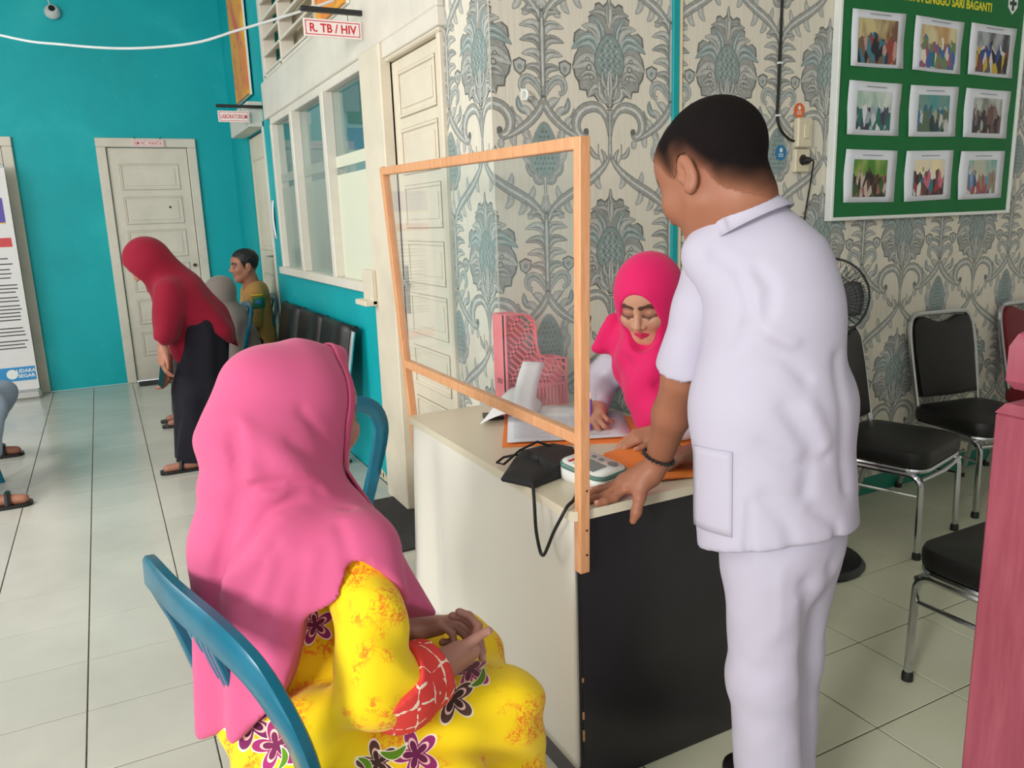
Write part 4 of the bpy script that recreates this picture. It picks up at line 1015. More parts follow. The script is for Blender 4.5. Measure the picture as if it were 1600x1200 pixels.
def plastic_chair(label, loc, rz, group='blue plastic chairs'):
    c = thing('plastic_chair', label, 'chair', loc, rz, group)
    by = lambda z: 0.205+(z-0.42)*0.24
    half = [(-0.215, by(0.40)-0.01, 0.40), (-0.235, by(0.52), 0.52), (-0.258, by(0.64), 0.64), (-0.258, by(0.715)+0.005, 0.715), (-0.225, by(0.78)+0.012, 0.78), (-0.15, by(0.812)+0.022, 0.812), (0, by(0.822)+0.03, 0.822)]
    pts = smooth_path(half+[(-x, y, z) for x, y, z in half[-2::-1]], 4); n = len(pts)
    band(pts, [0.044+0.012*sin(pi*i/(n-1)) for i in range(n)], 0.024, lambda p: (p.x*0.5, 1, 0.1)).build('back_hoop', BLUEPL, c, smooth=0.7)
    for k in range(5):
        x = -0.05+0.025*k
        m = band(smooth_path([(x*1.0, by(0.42)-0.01, 0.42), (x*1.05, by(0.6)+0.012, 0.6), (x*1.15, by(0.805)+0.02, 0.805)], 5), 0.02, 0.012, (0, 1, 0)); m.build('back_slat', BLUEPL, c, smooth=0.7)
    out = rounded_rect(-0.225, -0.22, 0.225, 0.21, 0.06, 5)
    cushion(out, [(1.0, 0.395), (1.02, 0.405), (1.02, 0.418), (0.97, 0.424), (0.85, 0.416), (0.4, 0.41)]).build('seat', BLUEPL, c, smooth=0.8)
    MB().tube([(x, y, 0.385) for x, y in rounded_rect(-0.218, -0.213, 0.218, 0.203, 0.06, 5)], 0.014, 8, closed=True).build('seat_skirt', BLUEPL, c)
    for sx in (-1, 1):
        for sy, yy_ in ((-1, -0.195), (1, 0.185)):
            band([(sx*0.2, yy_, 0.39), (sx*0.215, yy_+sy*0.025, 0.2), (sx*0.235, yy_+sy*0.055, 0.0)], [0.055, 0.048, 0.042], 0.03, (0.3*sx, sy, 0)).build('leg', BLUEPL, c, smooth=0.7)
    return c
pc = plastic_chair('blue plastic chair under the seated woman in the pink hijab', (0.360, 1.365, 0), radians(104))
dup(pc, (0.515, 2.82, 0), radians(183), 'empty blue plastic chair behind the woman in the pink hijab')
dup(pc, (0.90, 6.72, 0), radians(-88), 'blue plastic chair under the man in the brown uniform')
dup(pc, (-0.93, 5.0, 0), radians(88), 'blue plastic chair under the person in jeans at the left edge')
dup(pc, (0.62, 6.19, 0), radians(-90), 'blue plastic chair under the person in the grey hijab')

# ------------------------------------------------------------------ black waiting bench along the corridor wall
wb = thing('waiting_bench', 'black three-seat waiting bench with chrome dividers along the corridor wall', 'bench', (1.0, 5.08, 0))
for k in range(3):
    y0 = -0.90+0.60*k+0.012; y1 = y0+0.576
    rows = []
    prof = [(-0.34, 0.41), (-0.30, 0.435), (-0.18, 0.44), (0.00, 0.435), (0.07, 0.45), (0.10, 0.50), (0.125, 0.62), (0.15, 0.76), (0.165, 0.825), (0.175, 0.83)]
    sp_ = smooth_path([(x, 0, z) for x, z in prof], 3)
    top = [[(p.x, y, p.z) for y in (y0, (y0+y1)/2, y1)] for p in sp_]
    seatp = [r for r in top if r[0][0] <= 0.075]; backp = [r for r in top if r[0][0] >= 0.07]
    MB().grid(seatp).build('seat_pad', BLACKLEATHER, wb, smooth=1.0, solid=0.035)
    MB().grid(backp).build('back_pad', BLACKLEATHER, wb, smooth=1.0, solid=0.035)
for k in range(4):
    y = -0.90+0.60*k
    fr = MB().tube([(p.x+0.012, y, p.z+0.004) for p in smooth_path([(x, 0, z) for x, z in prof[1:]], 3)], 0.013, 8).build('divider', CHROME, wb)
    MB().lathe([(0, -0.014), (0.02, -0.012), (0.02, 0.012), (0, 0.014)], 12, Matrix.Translation((0.182, y, 0.832)) @ Matrix.Rotation(pi/2, 4, 'X')).build('end_knob', BLACKPL, fr)
MB().box((-0.10, -0.92, 0.36), (-0.03, 0.92, 0.41), 0.006).build('beam', BLACKPL, wb)
for y in (-0.62, 0.62):
    MB().tube([(-0.065, y, 0.36), (-0.065, y, 0.05)], 0.022, 8).build('leg', CHROME, wb); MB().tube([(-0.33, y, 0.03), (-0.065, y, 0.055), (0.17, y, 0.03)], 0.02, 8).build('foot_bar', CHROME, wb)
    for x in (-0.32, 0.16): MB().lathe([(0.0, 0.0), (0.022, 0.0), (0.018, 0.02)], 8, Matrix.Translation((x, y, 0))).build('rubber_foot', RUBBER, wb)

# ------------------------------------------------------------------ hanging signs
def hang_sign(name, label, txt, x0, x1, z0, z1, y, barz, width, bar_x0, size):
    s = thing(name, label, 'sign', ((x0+x1)/2, y, (z0+z1)/2)); cx, cz = (x0+x1)/2, (z0+z1)/2; w, h = (x1-x0)/2, (z1-z0)/2
    b = MB().box((-w, -0.004, -h), (w, 0.004, h), 0.001).build('sign_board', SIGNW, s)
    fr = MB()
    for a, c in (((-w+.008, -h+.008), (w-.008, -h+.0115)), ((-w+.008, h-.0115), (w-.008, h-.008)), ((-w+.008, -h+.008), (-w+.0115, h-.008)), ((w-.0115, -h+.008), (w-.008, h-.008))): fr.box((a[0], -0.0048, a[1]), (c[0], -0.004, c[1]))
    fr.build('red_border', REDINK, b, smooth=0)
    text_mesh('lettering', txt, size, REDINK, (0, -0.0046, -0.002), ROT_Y, b, bold=size*(0.024 if 'TB' in txt else 0.010), width=width)
    if barz is not None:
        MB().box((bar_x0-cx, -0.012, barz-cz-0.011), (XS-0.004-cx, 0.012, barz-cz+0.011), 0.002).build('bracket_bar', BLACKPL, s)
        for x in (x0+0.05, x1-0.06): MB().tube([(x-cx, 0, h-0.004), (x-cx, 0, barz-cz)], 0.0015, 5).build('hanger', RUBBER, s)
    return s
hang_sign('hanging_sign', 'white hanging sign reading R. TB / HIV above the window', 'R. TB / HIV', 0.929, 1.194, 2.224, 2.300, 3.744, 2.338, 0.215, 0.923, 0.050)
hang_sign('hanging_sign', 'white hanging sign reading LABORATORIUM at the far door', 'LABORATORIUM', 0.905, 1.130, 2.170, 2.250, 6.43, 2.284, 0.19, 0.897, 0.045)
ks = hang_sign('door_sign', 'small white sign reading KM WC WANITA on the back door frame', 'KM WC WANITA', 0.372, 0.640, 2.132, 2.198, YB-0.055, None, 0.225, 0, 0.042)
for x in (-0.10, 0.10): MB().tube([(x, 0.0, 0.03), (x+0.01*(1 if x > 0 else -1), 0.004, 0.055)], 0.003, 5).build('nail', RUBBER, ks)
# orange poster boards on the side wall
def poster_mat():
    t = NT('orange_printed_poster'); o = t.obj(); f = t.noise(o, 2.5, 3.0, 0.5, 1.0)
    c = t.ramp(f, [(0.3, srgb(222, 92, 66)), (0.5, srgb(232, 158, 42)), (0.75, srgb(238, 190, 70))])
    vo = t.new('ShaderNodeTexVoronoi'); t.link(o, vo.inputs['Vector']); vo.inputs['Scale'].default_value = 7.0
    sp_ = t.ramp(vo.outputs['Distance'], [(0.16, (1, 1, 1, 1)), (0.18, (0, 0, 0, 1))])
    cc_ = t.new('ShaderNodeSeparateColor'); t.link(vo.outputs['Color'], cc_.inputs[0])
    pc_ = t.ramp(cc_.outputs[0], [(0.0, srgb(80, 170, 60)), (0.4, srgb(130, 90, 160)), (0.7, srgb(210, 90, 50))], 'CONSTANT')
    t.base(t.mix(t.math('MULTIPLY', sp_, 0.75), c, pc_), 0.4)
    return t.m
POST = poster_mat()
for lab, y0, y1, z0_, z1_ in (('tall orange printed poster board above the laboratory door', 6.72, 7.30, 2.42, 3.40), ('orange printed poster board behind the TB and HIV sign', 3.98, 4.50, 2.44, 3.10)):
    pb = thing('poster_board', lab, 'poster', (XS-0.02, (y0+y1)/2, z0_))
    MB().box((-0.03, y0-(y0+y1)/2, 0.0), (-0.012, y1-(y0+y1)/2, z1_-z0_), 0.002).build('printed_face', POST, pb); MB().box((-0.012, y0-(y0+y1)/2-0.01, -0.004), (0.004, y1-(y0+y1)/2+0.004, z1_-z0_), 0.002).build('backing', WHITEPL, pb)

# ------------------------------------------------------------------ overhead cable, camera, wall paper, bracket, mats, roll-up banner
oc = MB().tube(smooth_path([(-2.2, 6.7, 3.2), (-1.1, 5.85, 2.75), (-0.33, 5.237, 2.446), (-0.032, 4.991, 2.369), (0.26, 4.755, 2.323), (0.549, 4.532, 2.322), (0.751, 4.387, 2.367), (0.948, 4.244, 2.413), (1.114, 4.124, 2.455), (1.176, 4.09, 2.475)]), 0.0065, 6).build('overhead_cable', mat('grey_white_cable', (196, 200, 200), 0.5)); tag(oc, 'pale cable slung across the corridor below the ceiling', 'cable')
cc = thing('security_camera', 'small round white camera with dark lens high on the back wall', 'camera', (-0.105, YB, 3.21))
CM = Matrix.Rotation(radians(65), 4, 'X')
MB().lathe([(0, 0), (0.05, 0), (0.062, 0.02), (0.060, 0.045), (0.042, 0.07), (0.0, 0.08)], 24, CM).build('dome', mat('camera_shell', (198, 200, 202), 0.4), cc)
MB().lathe([(0, 0.074), (0.026, 0.074), (0.024, 0.084), (0, 0.086)], 18, CM).build('lens', mat('black_lens', (20, 20, 22), 0.15), cc)
MB().tube(smooth_path([(0, -0.005, 0.04), (-0.02, -0.006, 0.12), (-0.03, -0.006, 0.28)]), 0.004, 6).build('camera_cable', WHITEPL, cc)
np_ = MB().grid([[(XS-0.002-0.012*sin(pi*v), 6.34+0.10*u, 1.30+0.29*v) for u in (0, .5, 1)] for v in [i/6 for i in range(7)]]).build('wall_notice', PAPER, None, solid=0.0006); tag(np_, 'small white paper notice taped to the teal wall by the lab door', 'paper')
wbk = thing('wooden_latch', 'cream wooden latch block on the post beside the window sill', 'latch', (XS-0.05, 3.80, 1.0))
MB().box((-0.025, -0.05, 0.0), (0.0, 0.10, 0.17), 0.003).build('latch_plate', CREAMP, wbk); MB().box((-0.065, -0.05, -0.005), (0.0, 0.12, 0.022), 0.004).build('latch_ledge', CREAMP, wbk)
MATM = mat('dark_doormat', (52, 50, 50), 0.95, var=0.25, scale=60, bump=0.6, bscale=250)
m1 = MB().prism([(x, y) for x, y in rounded_rect(0.80, 3.05, 1.215, 3.72, 0.03)], 0.0, 0.012).build('door_mat', MATM); tag(m1, 'dark grey doormat before the near white door', 'mat')
m2 = MB().prism([(x, y) for x, y in rounded_rect(0.17, 7.83, 0.80, 8.05, 0.02)], 0.0, 0.010).build('door_mat', MATM); tag(m2, 'dark doormat at the foot of the back toilet door', 'mat')
BX0, BX1 = -1.30, -0.615
rb = thing('rollup_banner', 'white roll-up information banner before the left back door', 'banner', ((BX0+BX1)/2, 7.86, 0))
hw = (BX1-BX0)/2; cxb = (BX0+BX1)/2
MB().box((-hw-0.01, -0.05, 0.0), (hw+0.01, 0.05, 0.085), 0.02).build('base_case', mat('aluminium', (190, 190, 188), 0.35, 0.6), rb)
MB().box((-hw, -0.001, 0.085), (hw, 0.001, 1.95), 0.0).build('print_sheet', mat('banner_print_white', (222, 220, 220), 0.45, var=0.02), rb, smooth=0)
MB().tube([(0, 0.02, 0.05), (0, 0.015, 1.95)], 0.008, 8).build('support_pole', CHROME, rb)
MB().box((-hw, -0.008, 1.945), (hw, 0.008, 1.965), 0.004).build('top_bar', CHROME, rb)
def bpatch(nm, x0, x1, z0_, z1_, m, e=0.0016): return MB().box((x0-cxb, -e-0.0004, z0_), (x1-cxb, -e, z1_)).build(nm, m, rb, smooth=0)
bpatch('printed_block', BX0, -0.665, 1.50, 1.70, mat('violet_print', (86, 72, 165), 0.5)); bpatch('printed_block', BX0, -0.665, 1.49, 1.50, mat('yellow_print', (230, 190, 60), 0.5))
bpatch('printed_block', BX0, -0.645, 1.30, 1.375, mat('red_print', (206, 62, 66), 0.5))
bpatch('printed_block', BX0, -0.625, 0.165, 0.285, mat('blue_print', (40, 140, 200), 0.5))
bpatch('printed_block', BX0, -0.93, 0.175, 0.265, mat('red_print', (206, 62, 66), 0.5), 0.0022)
for x, z, r in ((-0.80, 0.225, 0.042),): MB().lathe([(0, 0), (r, 0), (r, 0.0004), (0, 0.0004)], 20, Matrix.Translation((x-cxb, -0.0021, z)) @ Matrix.Rotation(pi/2, 4, 'X')).build('printed_circle', WHITEPL, rb)
text_mesh('lettering', 'UDARA', 0.042, WHITEPL, (-0.695-cxb, -0.0024, 0.248), ROT_Y, rb, bold=0.001); text_mesh('lettering', 'SEGAR', 0.042, WHITEPL, (-0.695-cxb, -0.0024, 0.205), ROT_Y, rb, bold=0.001)
zl = 1.20
for k, (dz, xr) in enumerate(((0, -.69), (.045, -.655), (.045, -.68), (.035, -.68), (.035, -.69), (.06, -.66), (.03, -.665), (.03, -.675), (.045, -.675), (.03, -.67), (.04, -.67), (.03, -.65), (.03, -.66), (.03, -.66), (.03, -.665), (.07, -.66), (.03, -.66), (.03, -.66), (.05, -.65), (.03, -.67), (.03, -.665))):
    zl -= dz; bpatch('print_line', BX0+0.05, xr+random.uniform(-.01, .01), zl, zl+0.009, BLACKINK)

# things glimpsed in the room behind the window panes
gp = thing('inner_board', 'green board with white sheet seen through the window pane nearest the door', 'board', (2.30, 6.885, 2.5))
MB().box((-0.27, -0.008, -0.26), (0.40, 0.012, 0.35), 0.003).build('board_panel', GREENF, gp); MB().box((-0.14, -0.012, -0.16), (0.08, -0.0085, 0.10)).build('white_sheet', PAPERB, gp, smooth=0); MB().box((-0.30, -0.016, -0.17), (-0.17, -0.0125, 0.06)).build('grey_sheet', mat('grey_sheet', (150, 150, 150), 0.6), gp, smooth=0)
gq = MB().box((2.02, 6.885, 2.03), (2.36, 6.897, 2.20)).build('inner_poster', mat('blue_poster', (40, 130, 180), 0.5), smooth=0); tag(gq, 'blue poster below the green board behind the window', 'poster')
ib = MB().box((1.72, 6.35, 0.0), (1.90, 6.75, 1.42), 0.03).build('pink_cabinet', mat('pink_drawers', (225, 90, 140), 0.4)); tag(ib, 'narrow pink cabinet dimly seen behind the middle window pane', 'cabinet')
ib = MB().box((1.91, 6.40, 0.0), (2.25, 6.78, 1.55), 0.02).build('blue_cabinet', mat('blue_locker', (40, 120, 190), 0.4)); tag(ib, 'blue cabinet beside the pink one behind the window glass', 'cabinet')

# ------------------------------------------------------------------ organic shapes: blended distance field turned into one continuous mesh
def A3(p): return np.array(p, dtype=np.float32)
class SDF:
    def __init__(self): self.ops = []; self.disp = None
    def add(self, f, k=0.02, col=None, mode=0): self.ops.append((f, k, col, mode)); return self
    def cap(self, a, b, ra, rb=None, k=0.02, col=None, mode=0):
        a = A3(a); b = A3(b); rb = ra if rb is None else rb; ab = b-a; L2 = float(ab @ ab)+1e-9
        def f(P):
            t = np.clip(((P-a) @ ab)/L2, 0, 1); q = P-a-t[:, None]*ab
            return np.sqrt((q*q).sum(1))-(ra+(rb-ra)*t)
        return self.add(f, k, col, mode)
    def ell(self, c, r, R=None, k=0.02, col=None, mode=0):
        c = A3(c); r = A3(r); R = None if R is None else np.array(R, dtype=np.float32)
        def f(P):
            q = P-c
            if R is not None: q = q @ R
            u = q/r; k0 = np.sqrt((u*u).sum(1)); w = q/(r*r); k1 = np.sqrt((w*w).sum(1))+1e-9
            return k0*(k0-1)/k1
        return self.add(f, k, col, mode)
    def flat(self, a, b, ra, rb, side, fl, k=0.02, col=None, mode=0):
        """capsule whose section is stretched by fl along 'side'"""
        a = A3(a); b = A3(b); s = A3(side); s = s/np.linalg.norm(s); ab = b-a; L2 = float(ab @ ab)+1e-9
        def f(P):
            t = np.clip(((P-a) @ ab)/L2, 0, 1); q = P-a-t[:, None]*ab; u = q @ s
            q = q-np.outer(u*(1-1/fl), s).astype(np.float32)
            return np.sqrt((q*q).sum(1))-(ra+(rb-ra)*t)
        return self.add(f, k, col, mode)
    def chain(self, pts, rs, k=0.02, col=None, mode=0):
        for i in range(len(pts)-1): self.cap(pts[i], pts[i+1], rs[i], rs[i+1], k if i == 0 else min(k, 0.015), col, mode)
        return self
    def cut(self, f, k=0.01): return self.add(f, k, None, 2)      # intersect: keep where f < 0
    def __call__(self, P):
        d = None
        for f, k, col, mode in self.ops:
            e = f(P)
            if d is None: d = e; continue
            if mode == 0: h = np.maximum(k-np.abs(d-e), 0)/k; d = np.minimum(d, e)-h*h*k*0.25
            else:
                if mode == 1: e = -e
                h = np.maximum(k-np.abs(d-e), 0)/k; d = np.maximum(d, e)+h*h*k*0.25
        if self.disp is not None: d = d+self.disp(P)
        return d
    def colours(self, P, base):
        best = np.full(len(P), 1e9, np.float32); out = np.tile(np.array(base, np.float32), (len(P), 1))
        for f, k, col, mode in self.ops:
            if mode: continue
            e = f(P); m = e < best; best = np.where(m, e, best); out[m] = np.array(col if col is not None else base, np.float32)
        return out
    def mesh(self, lo, hi, h):
        lo = A3(lo); hi = A3(hi); B = 8
        nb = np.ceil((hi-lo)/(h*B)).astype(int); n = nb*B
        bi = np.stack(np.meshgrid(*[np.arange(k) for k in nb], indexing='ij'), -1).reshape(-1, 3)
        ctr = lo+(bi*B+(B-1)/2.0).astype(np.float32)*h
        dc = self(ctr.astype(np.float32)); act = np.abs(dc) < h*B*1.75+0.012
        D = np.where(dc > 0, 1.0, -1.0).astype(np.float32).reshape(nb)
        D = np.repeat(np.repeat(np.repeat(D, B, 0), B, 1), B, 2)
        off = np.stack(np.meshgrid(np.arange(B), np.arange(B), np.arange(B), indexing='ij'), -1).reshape(-1, 3)
        A = bi[act]
        for s in range(0, len(A), 400):
            idx = (A[s:s+400, None, :]*B+off[None]).reshape(-1, 3); P = lo+idx.astype(np.float32)*h
            D[idx[:, 0], idx[:, 1], idx[:, 2]] = self(P.astype(np.float32))
        return surface_net(D, lo, h)

def surface_net(D, lo, h):
    nx, ny, nz = D.shape; S = D < 0
    c = S[:-1, :-1, :-1].astype(np.int8)
    cnt = sum(S[i:nx-1+i, j:ny-1+j, k:nz-1+k].astype(np.int8) for i in (0, 1) for j in (0, 1) for k in (0, 1))
    cells = np.argwhere((cnt > 0) & (cnt < 8))
    vid = np.full((nx-1, ny-1, nz-1), -1, np.int64); vid[cells[:, 0], cells[:, 1], cells[:, 2]] = np.arange(len(cells))
    acc = np.zeros((len(cells), 3), np.float32); num = np.zeros(len(cells), np.float32)
    corners = [(i, j, k) for i in (0, 1) for j in (0, 1) for k in (0, 1)]
    val = {q: D[cells[:, 0]+q[0], cells[:, 1]+q[1], cells[:, 2]+q[2]] for q in corners}
    for q in corners:
        for ax in range(3):
            if q[ax]: continue
            r = list(q); r[ax] = 1; r = tuple(r); a, b = val[q], val[r]; m = (a < 0) != (b < 0)
            t = np.where(m, a/(a-b+1e-12), 0); p = np.tile(np.array(q, np.float32), (len(cells), 1)); p[:, ax] += t
            acc += np.where(m[:, None], p, 0); num += m
    v = lo+(cells+acc/num[:, None])*h
    faces = []
    for ax in range(3):
        o = [i for i in range(3) if i != ax]
        sl0 = [slice(None)]*3; sl1 = [slice(None)]*3; sl0[ax] = slice(0, -1); sl1[ax] = slice(1, None)
        a = S[tuple(sl0)]; b = S[tuple(sl1)]
        for flip in (0, 1):
            e = np.argwhere((a & ~b) if not flip else (~a & b))
            e = e[(e[:, o[0]] > 0) & (e[:, o[1]] > 0) & (e[:, o[0]] < D.shape[o[0]]-1) & (e[:, o[1]] < D.shape[o[1]]-1)]
            q = []
            for d0_, d1_ in ((0, 0), (1, 0), (1, 1), (0, 1)):
                z = e.copy(); z[:, o[0]] -= d0_; z[:, o[1]] -= d1_; q.append(vid[z[:, 0], z[:, 1], z[:, 2]])
            q = np.stack(q, 1)
            if (ax == 1) != bool(flip): q = q[:, ::-1]
            faces.append(q)
    f = np.concatenate(faces); f = f[(f >= 0).all(1)]
    return v.astype(np.float32), f

def np_object(name, parts, material, parent=None, origin=(0, 0, 0), cols=None, relax=0):
    """parts: list of (verts, quads); joined into one mesh object"""
    vs = []; fs = []; b = 0
    for v, f in parts: vs.append(v); fs.append(f+b); b += len(v)
    v = np.concatenate(vs)-A3(origin); f = np.concatenate(fs)
    for _ in range(relax):
        s = np.zeros_like(v); n = np.zeros(len(v), np.float32)
        for i in range(4):
            j = (i+1) % 4
            np.add.at(s, f[:, i], v[f[:, j]]); np.add.at(s, f[:, j], v[f[:, i]]); np.add.at(n, f[:, i], 1); np.add.at(n, f[:, j], 1)
        v = 0.5*v+0.5*s/np.maximum(n, 1)[:, None]
    me = bpy.data.meshes.new(name); me.vertices.add(len(v)); me.vertices.foreach_set('co', v.astype(np.float32).ravel())
    me.loops.add(len(f)*4); me.loops.foreach_set('vertex_index', f.ravel().astype(np.int32)); me.polygons.add(len(f))
    me.polygons.foreach_set('loop_start', (np.arange(len(f))*4).astype(np.int32)); me.polygons.foreach_set('loop_total', np.full(len(f), 4, np.int32))
    me.polygons.foreach_set('use_smooth', np.ones(len(f), bool)); me.update(calc_edges=True); me.validate()
    if cols is not None:
        ca = me.color_attributes.new('Col', 'FLOAT_COLOR', 'POINT'); c4 = np.ones((len(v), 4), np.float32); c4[:, :3] = np.concatenate(cols)[:, :3]; ca.data.foreach_set('color', c4.ravel())
    me.materials.append(material); o = bpy.data.objects.new(name, me); C.objects.link(o)
    if parent is not None: o.parent = parent
    return o

class Frame:
    """local x forward, y left, z up"""
    def __init__(self, c, fwd, up=(0, 0, 1)):
        f = Vector(fwd).normalized(); u = Vector(up); l = u.cross(f).normalized(); u = f.cross(l)
        self.c = Vector(c); self.R = Matrix((f, l, u)).transposed(); self.Rn = np.array(self.R, dtype=np.float32)
    def __call__(self, x, y, z): return tuple(self.c+self.R @ Vector((x, y, z)))
    def local(self, P): return (P-A3(self.c)) @ self.Rn
def lin(rgb): return srgb(*rgb)[:3]

def add_head(S, F, skin, lips, s=1.0, closed=True, brow=(60, 45, 38), neck=0.12, nose=1.0, ears=True):
    """head with face into distance field S; F at the middle of the head"""
    sk = lin(skin); dk = tuple(x*0.82 for x in sk); g = lambda x, y, z: F(x*s, y*s, z*s); R = F.Rn
    E = lambda c, r, k=0.02, col=sk, mode=0: S.ell(g(*c), [q*s for q in r], R, k*s, col, mode)
    K = lambda a, b, ra, rb, k=0.012, col=sk, mode=0: S.cap(g(*a), g(*b), ra*s, rb*s, k*s, col, mode)
    E((-0.012, 0, 0.030), (0.100, 0.079, 0.088)); E((0.032, 0, -0.038), (0.062, 0.063, 0.078), 0.04); E((0.040, 0, 0.035), (0.052, 0.064, 0.055), 0.03)
    K((0.066, -0.010, -0.100), (0.066, 0.010, -0.100), 0.020, 0.020, 0.03)
    for y in (-1, 1):
        K((0.005, y*0.050, -0.055), (0.055, y*0.022, -0.098), 0.022, 0.018, 0.03)
        E((0.066, y*0.040, -0.028), (0.022, 0.022, 0.020), 0.03)          # cheek
        E((0.100, y*0.031, 0.004), (0.016, 0.019, 0.013), 0.018, sk, 1)     # socket
    K((-0.02, 0, -0.06), (-0.035, 0, -0.06-neck), 0.052, 0.054, 0.03)
    K((0.091, 0, 0.014), (0.112, 0, -0.030), 0.0065, 0.0120*nose, 0.011)
    for y in (-1, 1): E((0.099, y*0.0135*nose, -0.036), (0.011, 0.009, 0.0085), 0.006); E((0.108, y*0.0065, -0.0425), (0.0045, 0.0035, 0.0030), 0.002, tuple(x*0.45 for x in sk), 1)
    lid = tuple(x*q for x, q in zip(sk, (0.72, 0.62, 0.60)))
    for y in (-1, 1):
        E((0.0762, y*0.031, 0.001), (0.0148, 0.0170, 0.0125), 0.004, lid)
        for q0, q1 in (((0.0890, y*0.0165, -0.0050), (0.0905, y*0.031, -0.0085)), ((0.0905, y*0.031, -0.0085), (0.0800, y*0.0475, -0.0040))): K(q0, q1, 0.0016, 0.0013, 0.002, lin((112, 74, 62)))
        if not closed: E((0.0855, y*0.031, -0.0005), (0.0068, 0.0085, 0.0042), 0.001, lin((60, 44, 38)))
        K((0.0925, y*0.013, 0.0240), (0.0870, y*0.034, 0.0285), 0.0020, 0.0020, 0.002, lin(brow)); K((0.0870, y*0.034, 0.0285), (0.0745, y*0.053, 0.0225), 0.0020, 0.0012, 0.002, lin(brow))
    lp = lin(lips)
    for y in (-1, 1):
        K((0.0985, y*0.003, -0.0625), (0.0880, y*0.0205, -0.0675), 0.0050, 0.0022, 0.003, lp); K((0.0975, 0, -0.0725), (0.0880, y*0.0185, -0.0690), 0.0060, 0.0026, 0.003, lp)
    E((0.0990, 0, -0.0675), (0.0065, 0.017, 0.0013), 0.0015, tuple(x*0.5 for x in lp), 1)
    if ears:
        for y in (-1, 1):
            E((-0.012, y*0.082, -0.010), (0.019, 0.0085, 0.032), 0.006); E((-0.004, y*0.092, -0.004), (0.0115, 0.0075, 0.0215), 0.003, sk, 1); E((0.002, y*0.084, -0.012), (0.006, 0.006, 0.009), 0.004); E((-0.006, y*0.084, -0.036), (0.010, 0.007, 0.010), 0.006)

def add_hand(S, wrist, d, up, thumb, skin, curl=(20, 25, 25, 30), spread=1.0, tcurl=0, tout=35, s=1.0, tdrop=0.0, nails=True):
    """hand from the wrist along d; up = back of the hand; thumb=+1: thumb on the +side (up x d)"""
    H = Frame(wrist, d, up); sk = lin(skin); nl = tuple(min(1, x*1.25+0.05) for x in sk); g = lambda x, y, z: H(x*s, y*s*thumb, z*s)
    ys = (0.030, 0.010, -0.010, -0.028); ln = ((.044, .026, .021), (.049, .030, .022), (.045, .028, .021), (.034, .021, .019)); rr = (.0092, .0094, .0090, .0080); mx = (.088, .092, .087, .078)
    S.cap(g(-0.05, 0, 0), g(0.01, 0, 0), 0.026*s, 0.024*s, 0.02, sk)
    for y, m in zip(ys, mx): S.cap(g(0.005, y*0.62, 0), g(m, y, 0.003), 0.0165*s, 0.0115*s, 0.022*s, sk)
    S.cap(g(0.015, 0.018, -0.008), g(0.055, 0.030, -0.008), 0.018*s, 0.013*s, 0.02*s, sk); S.cap(g(0.02, -0.018, -0.006), g(0.06, -0.024, -0.006), 0.015*s, 0.012*s, 0.02*s, sk)
    for i in range(4):
        p = Vector((mx[i], ys[i], 0.003)); a = 0.0; yaw = (0.10, 0.03, -0.03, -0.12)[i]*spread
        for j in range(3):
            a += radians(curl[i])*(1.0, 1.15, 0.7)[j]; dv = Vector((cos(a)*cos(yaw), sin(yaw), -sin(a))); q = p+dv*ln[i][j]
            S.cap(g(*p), g(*q), rr[i]*(1.0, .94, .86)[j]*s, rr[i]*(.94, .86, .78)[j]*s, (0.008 if j == 0 else 0.003)*s, sk)
            if nails and j == 2:
                nv = Vector((sin(a), 0, cos(a))); c = p+dv*ln[i][j]*0.86+nv*rr[i]*0.62
                S.ell(g(*c), (0.0062*s, 0.0052*s, 0.0028*s), np.array(Matrix((H.R @ Vector((dv.x, dv.y*thumb, dv.z)), H.R @ Vector((0, 1, 0)), H.R @ Vector((nv.x, 0, nv.z)))).transposed(), dtype=np.float32), 0.001, nl)
            p = q
    to = radians(tout); p = Vector((0.018, 0.024, -0.006)); seg = (0.042, 0.034, 0.028); r = (.0125, .0105, .0092, .0078); dvs = []
    for j in range(3):
        a = to*(1.0, 0.85, 0.6)[j]-radians(tcurl)*(0, .6, 1.0)[j]
        dv = Vector((cos(a), sin(a), -tdrop*(0.6, 1.0, 1.2)[j])).normalized(); q = p+dv*seg[j]
        S.cap(g(*p), g(*q), r[j]*s, r[j+1]*s, (0.016 if j == 0 else 0.004)*s, sk); p0 = p; p = q
    if nails:
        c = p+Vector((0, 0, 0.0052))-dv*0.004; S.ell(g(*c), (0.007*s, 0.006*s, 0.003*s), H.Rn, 0.001, nl)

# ------------------------------------------------------------------ people: shared materials
SDFS = {}
SKIN = vcol_mat('skin', 0.5, 0.4, 0.12, 0.05, 300, 0.05)
def cloth(name, rgb, rough=0.8, var=0.04, weave=900.0, wr=0.12, sheen=0.25):
    t = NT(name); o = t.obj(); c = srgb(*rgb); f = t.noise(o, 5.0, 4.0)
    lo = tuple(x*(1-var) for x in c[:3])+(1,); hi = tuple(min(1, x*(1+var)) for x in c[:3])+(1,)
    t.base(t.ramp(f, [(0.3, lo), (0.7, hi)]), rough, 0, 0.3); t.bump(t.noise(o, weave, 1.0), wr, 0.0012)
    t.p.inputs['Sheen Weight'].default_value = sheen; t.p.inputs['Sheen Roughness'].default_value = 0.5
    return t.m
def wnoise(P, sc, seed=0):
    """cheap smooth pseudo-noise in -1..1"""
    x, y, z = P[:, 0]*sc+seed, P[:, 1]*sc+seed*1.7, P[:, 2]*sc-seed
    return (np.sin(1.1*x+1.7*np.sin(0.9*y+0.6*z))+np.sin(1.3*y+1.5*np.sin(1.1*z-0.5*x))+np.sin(0.9*z+1.9*np.sin(0.7*x+0.8*y)))/3

